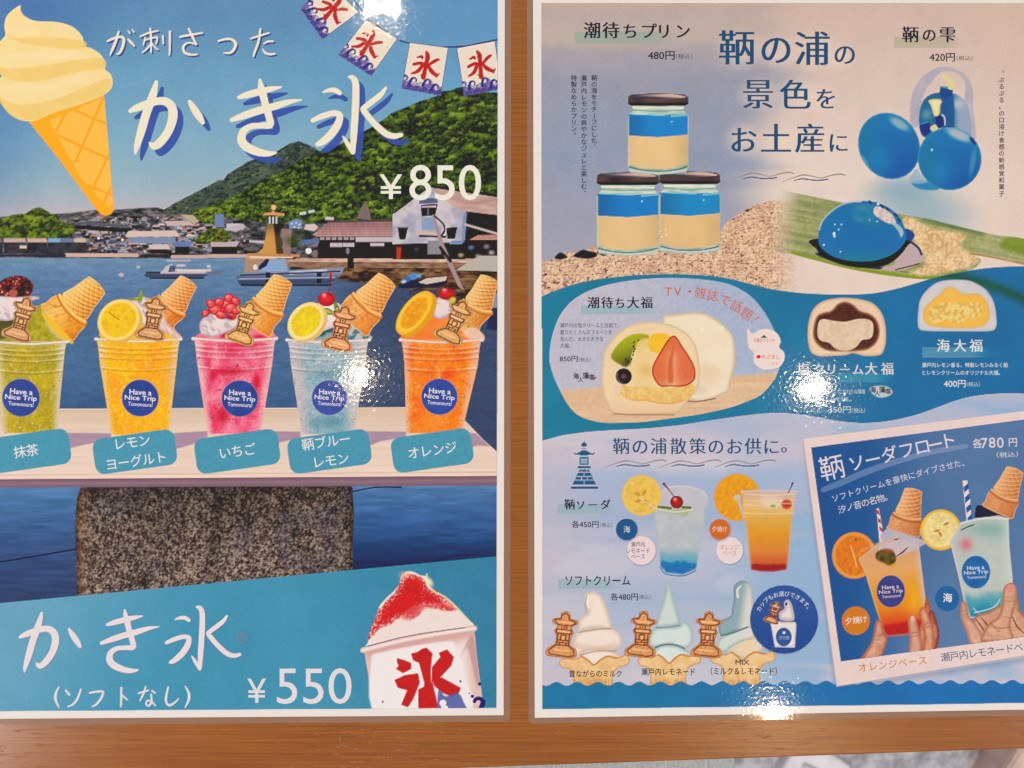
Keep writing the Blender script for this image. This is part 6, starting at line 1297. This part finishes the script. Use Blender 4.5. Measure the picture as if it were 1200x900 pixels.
            fill([(1075, 744), (1082, 720), (1086, 700), (1092, 722), (1092, 762), (1082, 765)], skin((196, 104, 70), (150, 66, 46)), hd, soft=1.3)
            fill([(1088, 722), (1093, 716), (1099, 732), (1101, 744), (1096, 764), (1088, 764)], skin((160, 84, 66), (110, 50, 44)), hd, soft=1.2)
            fill([(1077, 718), (1080, 712), (1085, 713), (1090, 724), (1094, 738), (1094, 764), (1082, 764), (1083, 746), (1080, 730)], skin((214, 140, 108), (156, 76, 56)), hd, soft=1.2)
            fill([(1064, 728), (1067, 721), (1072, 721), (1075, 730), (1079, 746), (1080, 764), (1066, 766), (1066, 750)], skin((206, 150, 130), (156, 84, 66)), hd, soft=1.2)
            oval(1069.5, 725, 2.6, 3.4, -8, rgb(226, 176, 160), hd, soft=1.6)
            for p_ in ([(1029, 745), (1033, 744)], [(1027, 750), (1032, 750)], [(1083, 732), (1088, 730)], [(1084, 736), (1089, 734)], [(1069, 742), (1075, 741)], [(1069, 746), (1076, 745)], [(1010, 772), (1016, 768)]): line(p_, .45, rgb(140, 76, 60), hd, a=.55, soft=1.4)
            # blue drink
            g = part('printed_float_cup', card, 'pale blue float cup with an upside down cone held by a hand')
            fill([(1128, 563.5), (1133.5, 562.8), (1137, 585), (1138.5, 612), (1133, 612), (1130.5, 588)], rgb(226, 210, 208), g, smooth=False)
            for k in range(4):
                y = 572 + k * 12; x = 1130 + k * 1.5
                fill([(x - .8, y - 1), (x + 4.6, y - 6), (x + 5.4, y + .5), (x, y + 5.5)], rgb(26, 92, 160), g, smooth=False)
            fill([(1143, 600), (1146, 592), (1160, 596), (1174, 604), (1160, 606), (1144, 607)], rgb(12, 46, 72), g, soft=1.2)
            q = part('waffle_cone', g); cone(1177.5, 580.5, 22, .8, q, lite=(222, 156, 112), mid=(206, 134, 88), dark=(160, 84, 50), flare=26, fw=25, half=.95, con=.55, edge=5)
            lsq = part('lemon_slice', g); slice_(1102.5, 621, 24, 24, 0, (226, 178, 60), (232, 200, 130), (230, 204, 140), lsq, seg=9, pw=.06, rw=.11)
            for x, y, a_ in ((1109, 614, -25), (1098, 622, -15), (1102, 626, 60)): oval(x, y, 3.4, 1.4, a_, rgb(180, 130, 60), lsq, soft=1.8)
            cup = part('cup_body', g)
            def fb(X, Y, d):
                n_ = fbm(X, Y, 12, 3); tt = Y + (X - 1150) * .1
                c = mixc(rgb(196, 196, 192), rgb(170, 186, 184), n_)
                c = mixc(c, rgb(128, 166, 164), .75 * np.exp(-((X - 1160) ** 2 / 800 + (Y - 620) ** 2 / 90)))
                c = mixc(c, rgb(206, 112, 122), .85 * np.exp(-((X - 1132) ** 2 / 55 + (Y - 638) ** 2 / 60)))
                c = mixc(c, rgb(88, 158, 176), sst(690, 706, tt + 10 * (n_ - .5)))
                c = mixc(c, rgb(26, 132, 168), sst(706, 722, tt + 16 * (n_ - .5)) * .9)
                c = mixc(c, rgb(206, 214, 210), sst(1168, 1184, X - (Y - 620) * .03) * .5)
                return mixc(rgb(206, 198, 196), c, sst(0, 3.5, d))
            fill([(1113, 634), (1126, 613), (1150, 607), (1170, 604), (1182, 608), (1183, 640), (1187, 680), (1184, 700), (1168, 720), (1144, 725), (1136, 724), (1130, 706), (1122, 670)], fb, cup, smooth=False, soft=1.2)
            line([(1126, 613), (1150, 607.5), (1182, 608)], 1, rgb(214, 216, 214), cup, a=.8); line([(1127, 621), (1134, 617.5), (1141, 615)], .7, rgb(50, 80, 60), cup); line([(1142, 718), (1164, 712), (1172, 702)], .8, rgb(190, 214, 216), cup, a=.8); line([(1140, 712), (1150, 722)], .5, rgb(190, 214, 216), cup, a=.7)
            badge(1143.8, 670.5, 17, cup, -4, col=(42, 108, 168), ry=19.5, tc=(206, 210, 220))
            hd = part('hand', g)
            fill([(1142, 724), (1160, 716), (1190, 700), (1196, 716), (1210, 732), (1210, 750), (1140, 756)], skin((206, 150, 122), (140, 80, 62)), hd, soft=1.3)
            fill([(1126, 708), (1129, 704.5), (1133, 708), (1136, 722), (1144, 732), (1152, 746), (1150, 756), (1138, 756), (1133, 742), (1126, 724)], skin((212, 160, 140), (156, 92, 72)), hd, soft=1.2)
            for p_ in ([(1144, 726), (1150, 734), (1156, 744)], [(1150, 724), (1156, 731), (1160, 736)], [(1186, 722), (1192, 734), (1200, 742)]): line(p_, [.5, 1, .6], rgb(110, 60, 50), hd, a=.8)
            fill([(1152, 752), (1152, 742), (1160, 730), (1170, 722), (1174, 708), (1176, 690), (1182, 683.5), (1188, 684), (1192, 692), (1191, 706), (1187, 720), (1184, 734), (1186, 750)], skin((210, 156, 130), (150, 86, 66)), hd, soft=1.2)
            oval(1184.5, 689.5, 5, 5, 0, rgb(214, 146, 132), hd, soft=2.2); line([(1160, 730), (1170, 736), (1184, 735)], .6, rgb(150, 90, 72), hd, a=.7); line([(1162, 734), (1172, 740)], .5, rgb(150, 90, 72), hd, a=.6)
            for p_ in ([(1178, 700), (1187, 700)], [(1177, 704), (1186, 705)], [(1174, 722), (1184, 724)], [(1127, 716), (1132, 715)], [(1129, 721), (1134, 720)], [(1170, 744), (1180, 748)], [(1190, 712), (1200, 722), (1206, 734)]): line(p_, .45, rgb(150, 88, 70), hd, a=.5, soft=1.4)
        # card notes
        n1 = part('round_note', card); oval(1003, 727.5, 16.3, 16.8, 0, rgb(206, 124, 22), n1)
        n2 = part('round_note', card); oval(1110, 701.5, 14.2, 15, 0, rgb(14, 104, 160), n2)
        chars('夕焼け', [(994.5, 728, -5), (1003.5, 727, -5), (1012, 726, -5)], 9.2, rgb(236, 222, 214), n1, bold=.012); chars('海', [(1110.5, 701, 0)], 11.5, rgb(232, 226, 230), n2, bold=.02)
        wl = part('lettering', card, 'white handwritten lettering on the photo card')
        ww = rgb(226, 214, 222)
        chars('鞆ソーダフロート', [(975, 549, -12), (1004, 543, -12), (1023, 539, -12), (1042, 533, -12), (1062.5, 528, -12), (1081, 524, -12), (1096, 521.5, -12), (1111, 517, -12)], 20.5, ww, wl, bold=.006); 
        TEXTS[-8] = TEXTS[-8][:3] + (31,) + TEXTS[-8][4:8] + (0.0,) + TEXTS[-8][9:]
        line_ = 'ソフトクリームを豪快にダイブさせた、'
        n_ = len(line_); chars(line_, [(979 + (1131 - 979) * (k / (n_ - 1)), 584 - (1 - (1 - k / (n_ - 1)) ** 1.12) * 42, -15 + 1.5 * k / n_) for k in range(n_)], 9.2, ww, wl, bold=.0)
        l2 = '汐ノ音の名物。'; chars(l2, [(987 + k * 9.0, 597 - k * 2.5, -14) for k in range(7)], 10.2, ww, wl, bold=.0)
        chars('各780円', [(1145.5, 520, -2), (1157.5, 519, -2), (1167, 518.5, -2), (1176.5, 518.5, -2), (1187, 518.5, -2)], 14, ww, wl, bold=.008)
        TEXTS[-5] = TEXTS[-5][:3] + (12,) + TEXTS[-5][4:]; TEXTS[-1] = TEXTS[-1][:3] + (11.5,) + TEXTS[-1][4:]
        for k in (-4, -3, -2): TEXTS[k] = TEXTS[k][:3] + (17,) + TEXTS[k][4:]
        text('（税込）', 1168, 529.5, 1193, 536, ww, wl, ang=-2)
        cl = part('lettering', card, 'orange handwritten caption under the orange float'); chars('オレンジベース', [(1011.5 + k * 11.6, 782.5 - k * 1.35, -7) for k in range(7)], 11.6, rgb(200, 124, 48), cl)
        cl = part('lettering', card, 'blue handwritten caption under the pale blue float'); chars('瀬戸内レモネードベース', [(1108 + k * 10.7, 770.5 - k * 1.45, -8) for k in range(11)], 11.6, rgb(36, 92, 136), cl)

        # ---- headings, prices, small print
        h = part('title_lettering'); dk = rgb(12, 86, 124)
        def ch(s, pts, c, pid, **k):
            CALL[0] += 1; cc_ = CALL[0]
            for a_, (x, y, sz) in zip(s, pts):
                chars(a_, [(x, y, 0)], sz, c, pid, **k); TEXTS[-1] = TEXTS[-1][:10] + (cc_,)
        ch('鞆の浦の', [(863.5, 57, 44), (909.5, 59, 40), (952, 58, 43), (990, 64.5, 28)], dk, h, thin=.012)
        ch('景色を', [(888.5, 111, 38), (932, 112, 38), (968, 116.5, 27)], dk, h, thin=.012)
        ch('お土産に', [(871, 165, 34), (909.5, 163.5, 38), (949.5, 163, 37), (982.5, 168, 26)], dk, h, thin=.012)
        chars('鞆の浦散策のお供に。', [(728, 523.5, 0), (750, 524, 0), (772, 523.5, 0), (795, 523.5, 0), (817.5, 523.5, 0), (839, 524, 0), (860.5, 524, 0), (882.5, 523.5, 0), (904, 524, 0), (925, 522, 0)], 20.5, dk, h, thin=.004)
        k1 = part('heading_lettering'); nv = rgb(26, 28, 58)
        ch('潮待ちプリン', [(694, 36, 20.5), (716, 36, 20.5), (738.5, 37, 19), (760, 37, 19.5), (778, 37, 19), (800, 37, 19)], nv, k1, thin=-.008)
        ch('潮待ち大福', [(695.5, 355, 14.6), (711.5, 355, 14.6), (726.5, 355.5, 13.5), (742, 355, 14.6), (758, 355, 14.6)], nv, k1, thin=-.008)
        ch('鞆の雫', [(1067, 41, 20), (1089, 41.5, 17.5), (1110.5, 41, 20)], nv, k1, thin=-.008)
        ch('鞆ソーダ', [(667.5, 591.5, 13), (680.5, 592, 12), (694.5, 592, 12), (709.5, 591.5, 12.5)], nv, k1, thin=-.004)
        text('ソフトクリーム', 662.5, 674.5, 738.5, 686, nv, k1, bold=.01)
        wk = part('heading_lettering', None, 'white heading lettering on the blue band')
        ch('塩クリーム大福', [(941.5, 432.5, 15.5), (960, 433, 14.5), (974.5, 433, 14), (990, 433.5, 14), (1005.5, 433.5, 14), (1021, 432.5, 15.5), (1040, 432.5, 15.5)], rgb(222, 214, 216), wk, thin=-.01)
        ch('海大福', [(1105.5, 405.5, 16), (1125, 405.5, 15.5), (1144, 405.5, 16)], rgb(226, 224, 228), wk, thin=-.014)
        pz = part('price_lettering')
        text('480円', 759.5, 60, 790.5, 70, nv, pz, bold=.012); text('（税込）', 792, 63, 811.5, 69, rgb(80, 70, 80), pz)
        text('420円', 1089.5, 62.3, 1119, 72, nv, pz, bold=.012); text('（税込）', 1121, 65.2, 1140, 71, rgb(80, 70, 80), pz)
        text('850円', 656, 417.2, 677, 424, nv, pz, bold=.008); text('（税込）', 678.5, 418.8, 692, 424, rgb(80, 76, 96), pz)
        text('350円', 971, 476.3, 997, 484, rgb(226, 220, 220), pz); text('（税込）', 998.5, 478, 1014, 484, rgb(206, 210, 216), pz)
        text('400円', 1106, 445.5, 1131.5, 454, rgb(230, 226, 228), pz, bold=.008); text('（税込）', 1133, 447.5, 1148.5, 453, rgb(206, 210, 216), pz)
        text('各450円', 670, 610.3, 701.5, 618.5, nv, pz, bold=.008); text('（税込）', 703.5, 612.5, 717.5, 618, rgb(80, 76, 96), pz)
        text('各480円', 715.5, 695, 747.5, 703.7, nv, pz, bold=.008); text('（税込）', 748.5, 697, 762.5, 702.5, rgb(80, 76, 96), pz)
        sp_ = part('small_print'); sc = rgb(52, 50, 82)
        vtext('鞆の海をモチーフにした、', 696.3, 88, 176, 7.2, sc, sp_, bold=.012); vtext('瀬戸内レモンの爽やかなジュレと楽しむ、', 684.3, 88, 230, 7.2, sc, sp_, bold=.012); vtext('特製なめらかプリン。', 672.5, 88, 162, 7.2, sc, sp_, bold=.012)
        vtext('〝ぷるぷる〟の口溶け食感の新感覚和菓子', 1173.8, 82, 231, 7.0, sc, sp_, bold=.012)
        for k, s_ in enumerate(('瀬戸内の塩クリームと白餡で、', '盛りだくさんのフルーツを', '包んだ、大きな大きな', '大福。')):
            wdt = (69, 60.5, 50.5, 12)[k]; text(s_, 656.5, 378.5 + k * 7.9, 656.5 + wdt, 384 + k * 7.9, rgb(58, 56, 80), sp_)
        text('瀬戸内レモン香る、特製レモンみるく餡', 1080.5, 425, 1181, 430.5, rgb(220, 222, 228), sp_, bold=.012); text('とレモンクリームのオリジナル大福。', 1081, 434, 1172, 439.5, rgb(220, 222, 228), sp_, bold=.012)
        text('瀬戸内の塩を使った、こだわりの藻塩', 938, 456, 1014, 461.5, rgb(190, 204, 212), sp_, bold=.012); text('クリーム大福。', 938, 465.5, 998, 470.5, rgb(180, 196, 206), sp_, bold=.012)
        text('昔ながらのミルク', 667, 785.5, 728.5, 793.5, rgb(34, 34, 50), sp_, bold=.012); text('瀬戸内レモネード', 751.5, 783, 814.5, 791.5, rgb(34, 34, 50), sp_, bold=.012); text('MIX', 862, 773.5, 878, 779, rgb(34, 34, 50), sp_, bold=.012); text('（ミルク＆レモネード）', 833, 782, 910.5, 791, rgb(34, 34, 50), sp_, bold=.012)
        sl = part('salt_emblem')
        ch('海人藻塩', [(675, 441, 7.5), (680.5, 445, 6.5), (686.5, 440.5, 8), (693.5, 442, 7)], rgb(22, 20, 28), sl, bold=.02); oval(697.8, 442.8, 1.4, 1.4, 0, rgb(206, 80, 60), sl)
        sl2 = part('salt_emblem')
        fill([(1019, 455), (1028, 452), (1040, 453), (1046, 459), (1042, 464), (1032, 466), (1024, 463)], rgb(190, 196, 206), sl2, soft=2)
        ch('海人藻塩', [(1023, 457, 7.5), (1028, 461, 6.5), (1034, 457, 8), (1040.5, 458.5, 7)], rgb(28, 24, 30), sl2, bold=.02); oval(1045, 459.5, 1.4, 1.4, 0, rgb(216, 150, 130), sl2)
    RIGHTP.append(len(PARTS))
RIGHTP = []
paint_right()
# ---------------------------------------------------------------- turn the painted sheets into objects
# crisp the ink a little, as the print is
def crisp(A, k=.55):
    P = np.pad(A, ((1, 1), (1, 1), (0, 0)), mode='edge')
    B = (P[:-2, 1:-1] + P[2:, 1:-1] + P[1:-1, :-2] + P[1:-1, 2:]) * .15 + (P[:-2, :-2] + P[:-2, 2:] + P[2:, :-2] + P[2:, 2:]) * .05 + A * .2
    return np.clip(A + (A - B) * k, 0, 1)
def tone(c): return c - .014 * np.sin(2 * math.pi * c)
LIN = ink_albedo(tone(crisp(INK, .7))).astype(np.float32)
ink = ink_material()
PAPER = ink_albedo(np.array((0.925, 0.885, 0.875)))
paper_m = plain_material('white_paper', [(.3, tuple(PAPER * .98)), (.7, tuple(PAPER * 1.01))], 300.0, .7, spec=.1)
Z_PRINT = .00032; Z_TEXT = .00034

GX = (np.arange(CW) + CX0 + .5 - 600) * S
GY = (450 - (np.arange(CH) + CY0 + .5)) * S
def cells_mesh(name, pid):
    q = IDS[:-1, :-1] == pid
    ii, jj = np.nonzero(q)
    if not len(ii): return None
    used = np.zeros((CH, CW), bool)
    for a in (0, 1):
        for b in (0, 1): used[ii + a, jj + b] = True
    idx = np.full((CH, CW), -1, np.int32); vi, vj = np.nonzero(used); idx[vi, vj] = np.arange(len(vi))
    co = np.empty((len(vi), 3), np.float32); co[:, 0] = GX[vj]; co[:, 1] = GY[vi]; co[:, 2] = Z_PRINT
    loops = np.column_stack([idx[ii + 1, jj], idx[ii + 1, jj + 1], idx[ii, jj + 1], idx[ii, jj]]).astype(np.int32).ravel()
    m = bpy.data.meshes.new(name); nf = len(ii)
    m.vertices.add(len(vi)); m.vertices.foreach_set('co', co.ravel())
    m.loops.add(nf * 4); m.loops.foreach_set('vertex_index', loops)
    m.polygons.add(nf); m.polygons.foreach_set('loop_start', np.arange(nf, dtype=np.int32) * 4)
    m.update(calc_edges=True)
    at = m.color_attributes.new('ink', 'FLOAT_COLOR', 'POINT')
    c4 = np.ones((len(vi), 4), np.float32); c4[:, :3] = LIN[vi, vj]; at.data.foreach_set('color', c4.ravel())
    m.materials.append(ink); return m

_glyph = {}
def glyph_mesh(s, off):
    k = (s, round(off, 4))
    if k in _glyph: return _glyph[k]
    cu = bpy.data.curves.new('g', 'FONT'); cu.body = s; cu.size = 1; cu.offset = off; cu.resolution_u = 4
    o = bpy.data.objects.new('g', cu); C.objects.link(o); bpy.context.view_layer.update()
    dg = bpy.context.evaluated_depsgraph_get(); me = bpy.data.meshes.new_from_object(o.evaluated_get(dg))
    n = len(me.vertices); co = np.empty(n * 3, np.float32); me.vertices.foreach_get('co', co); co = co.reshape(-1, 3)[:, :2].copy()
    me.calc_loop_triangles(); t = np.empty(len(me.loop_triangles) * 3, np.int32); me.loop_triangles.foreach_get('vertices', t)
    bpy.data.objects.remove(o); bpy.data.curves.remove(cu); bpy.data.meshes.remove(me)
    _glyph[k] = (co, t.reshape(-1, 3)); return _glyph[k]

def build_text(items):
    """all lettering of one colour: (verts, tris)"""
    V = []; T = []; n = 0
    for (s, x0, y0, x1, y1, col, pid, ang, bold, thin, call) in items:
        if thin:
            off = -.004 if thin > 0 else 0; sh = .022 if thin > 0 else .022
            if thin == .004: off, sh = -.004, .016
            shifts = ((-sh, 0), (0, 0), (sh, 0))
        elif bold > 0: off = 0; shifts = ((0, 0), (bold, 0), (-bold, 0), (0, bold), (0, -bold))
        else: off = 0; shifts = ((0, 0),)
        co, tr = glyph_mesh(s, off)
        if not len(co): continue
        for q, dx in enumerate(shifts):
            c = co.copy()
            if y1 is None:          # single character, x1 = em size
                c = (c + np.array(dx) - np.array((.5, .345))) * x1; c[:, 1] *= -1
                cx, cy = x0, y0
            else:
                mn, mx = co.min(0), co.max(0); w = mx - mn
                c = (c + np.array(dx) - (mn + mx) / 2) / w * np.array((x1 - x0, y1 - y0)); c[:, 1] *= -1
                cx, cy = (x0 + x1) / 2, (y0 + y1) / 2
            a = math.radians(ang); X = cx + c[:, 0] * math.cos(a) - c[:, 1] * math.sin(a); Y = cy + c[:, 0] * math.sin(a) + c[:, 1] * math.cos(a)
            v = np.column_stack([(X - 600) * S, (450 - Y) * S, np.full(len(X), Z_TEXT + .000004 * q)])
            V.append(v); T.append(tr + n); n += len(v)
    if not V: return None
    return np.vstack(V), np.vstack(T)

def text_object(name, items, parent):
    byc = {}
    for it in items: byc.setdefault(it[5], []).append(it)
    verts, tris, mats, mi = [], [], [], []
    n = 0
    for c, its in byc.items():
        r = build_text(its)
        if r is None: continue
        verts.append(r[0]); tris.append(r[1] + n); n += len(r[0]); mi += [len(mats)] * len(r[1]); mats.append(flat_material(c))
    if not verts: return None
    m = bpy.data.meshes.new(name); m.from_pydata(np.vstack(verts).tolist(), [], np.vstack(tris).tolist())
    for q in mats: m.materials.append(q)
    m.polygons.foreach_set('material_index', mi); m.update()
    o = bpy.data.objects.new(name, m); C.objects.link(o); o.parent = parent; return o

def text_objects(name, items, parent):
    calls = {}
    for it in items: calls.setdefault(it[10], []).append(it)
    return [o for o in (text_object(name, g, parent) for g in calls.values()) if o]

def build_sheet(root, p0, p1):
    objs = {}
    for pid in range(p0, p1):
        nm, par, lab = PARTS[pid]
        m = cells_mesh(nm, pid)
        its = [t for t in TEXTS if t[6] == pid]
        kids = any(PARTS[k][1] == pid for k in range(p0, p1))
        if m is None and not its and not kids: continue
        po = objs.get(par, root) if par is not None else root
        if m is not None or (kids and not its):
            o = bpy.data.objects.new(nm, m); C.objects.link(o); o.parent = po
            if its: text_objects('lettering', its, o if par is None else po)
        else:
            os_ = text_objects(nm, its, po)
            if not os_: continue
            o = os_[0]
        if lab: o['label'] = lab
        objs[pid] = o

def outline_round(P, r, n=5):
    """rounded polygon"""
    out = []
    P = [np.array(p, float) for p in P]
    for i, p in enumerate(P):
        a = P[i - 1] - p; b = P[(i + 1) % len(P)] - p; a /= np.hypot(*a); b /= np.hypot(*b)
        for k in range(n + 1):
            t = k / n; q0 = p + a * r; q1 = p + b * r
            out.append(tuple((1 - t) ** 2 * q0 + 2 * t * (1 - t) * p + t * t * q1))
    return out

def sheet(name, label, paper_pts, margin, p0, p1):
    cx = sum(p[0] for p in paper_pts) / 4; cy = sum(p[1] for p in paper_pts) / 4
    root = empty(name, (0, 0, 0)); tagit(root, label, 'menu')
    prism('paper', [W(*p)[:2] for p in paper_pts[::-1]], .00012, .00030, paper_m, root)
    build_sheet(root, p0, p1)
    # clear film sealed round the paper
    P = np.array(paper_pts, float); c = P.mean(0)
    O = []
    for p in P:
        O.append(p + np.sign(p - c) * margin)
    ring_o = outline_round([tuple(o) for o in O], 7)
    ring_p = outline_round([tuple(p + np.sign(p - c) * 1.2) for p in P], .3)
    prism('film_edge', [W(*p)[:2] for p in ring_o[::-1]], .00001, .00011, edge_m, root)
    n = len(ring_p)
    v = [W(x, y, .00042) for x, y in ring_p]
    vo = [W(x, y, .000165) for x, y in ring_o]
    # inner sheet as a fine grid so that it can wave a little
    meshobj('film', v, [tuple(range(n))[::-1]], film_m, root)
    ring_i = [W(x, y, .00042) for x, y in ring_p]
    meshobj('film_seal', ring_i + vo, [(i, (i + 1) % n, n + (i + 1) % n, n + i) for i in range(n)], seal_m, root, smooth=False)
    return root

film_m = film_material('clear_laminate', 0)
seal_m = film_material('laminate_seal', .10, .5)
edge_m = film_material('laminate_edge', .16, .5)
left = sheet('laminated_poster', 'laminated shaved ice poster with blue harbour photo and five colourful cups', [(-26, -26), (591.6, -26), (590.2, 838.2), (-26, 842.6)], 7.5, LEFTP[0], LEFTP[1])
right = sheet('laminated_menu', 'laminated sweets menu with jars, blue wave band, rice cakes and soda cups', [(624.6, -7), (1240, -9), (1240, 831.0), (626.6, 841.4)], 7.0, RIGHTP[0], RIGHTP[1])

# clear round bumper on the teal band
dot = empty('clear_bumper', W(283.5, 747.5, .00045)); tagit(dot, 'small clear round bumper stuck on the teal band beside the lower brush lettering', 'bumper')
v = []; f = []
R = 8.2 * S
prof = [(1.0, 0.0), (.98, .25), (.86, .5), (.6, .62), (.3, .66)]
K = 28
for rr_, zz in prof:
    for k in range(K): a = 2 * math.pi * k / K; v.append((R * rr_ * math.cos(a), R * rr_ * math.sin(a), zz * .0011))
v.append((0, 0, .67 * .0011))
for i in range(len(prof) - 1):
    for k in range(K): f.append((i * K + k, i * K + (k + 1) % K, (i + 1) * K + (k + 1) % K, (i + 1) * K + k))
for k in range(K): f.append(((len(prof) - 1) * K + k, (len(prof) - 1) * K + (k + 1) % K, len(v) - 1))
dm = film_material('clear_bumper', .07, 8.0)
meshobj('bumper_dome', v, f, dm, dot, smooth=True)
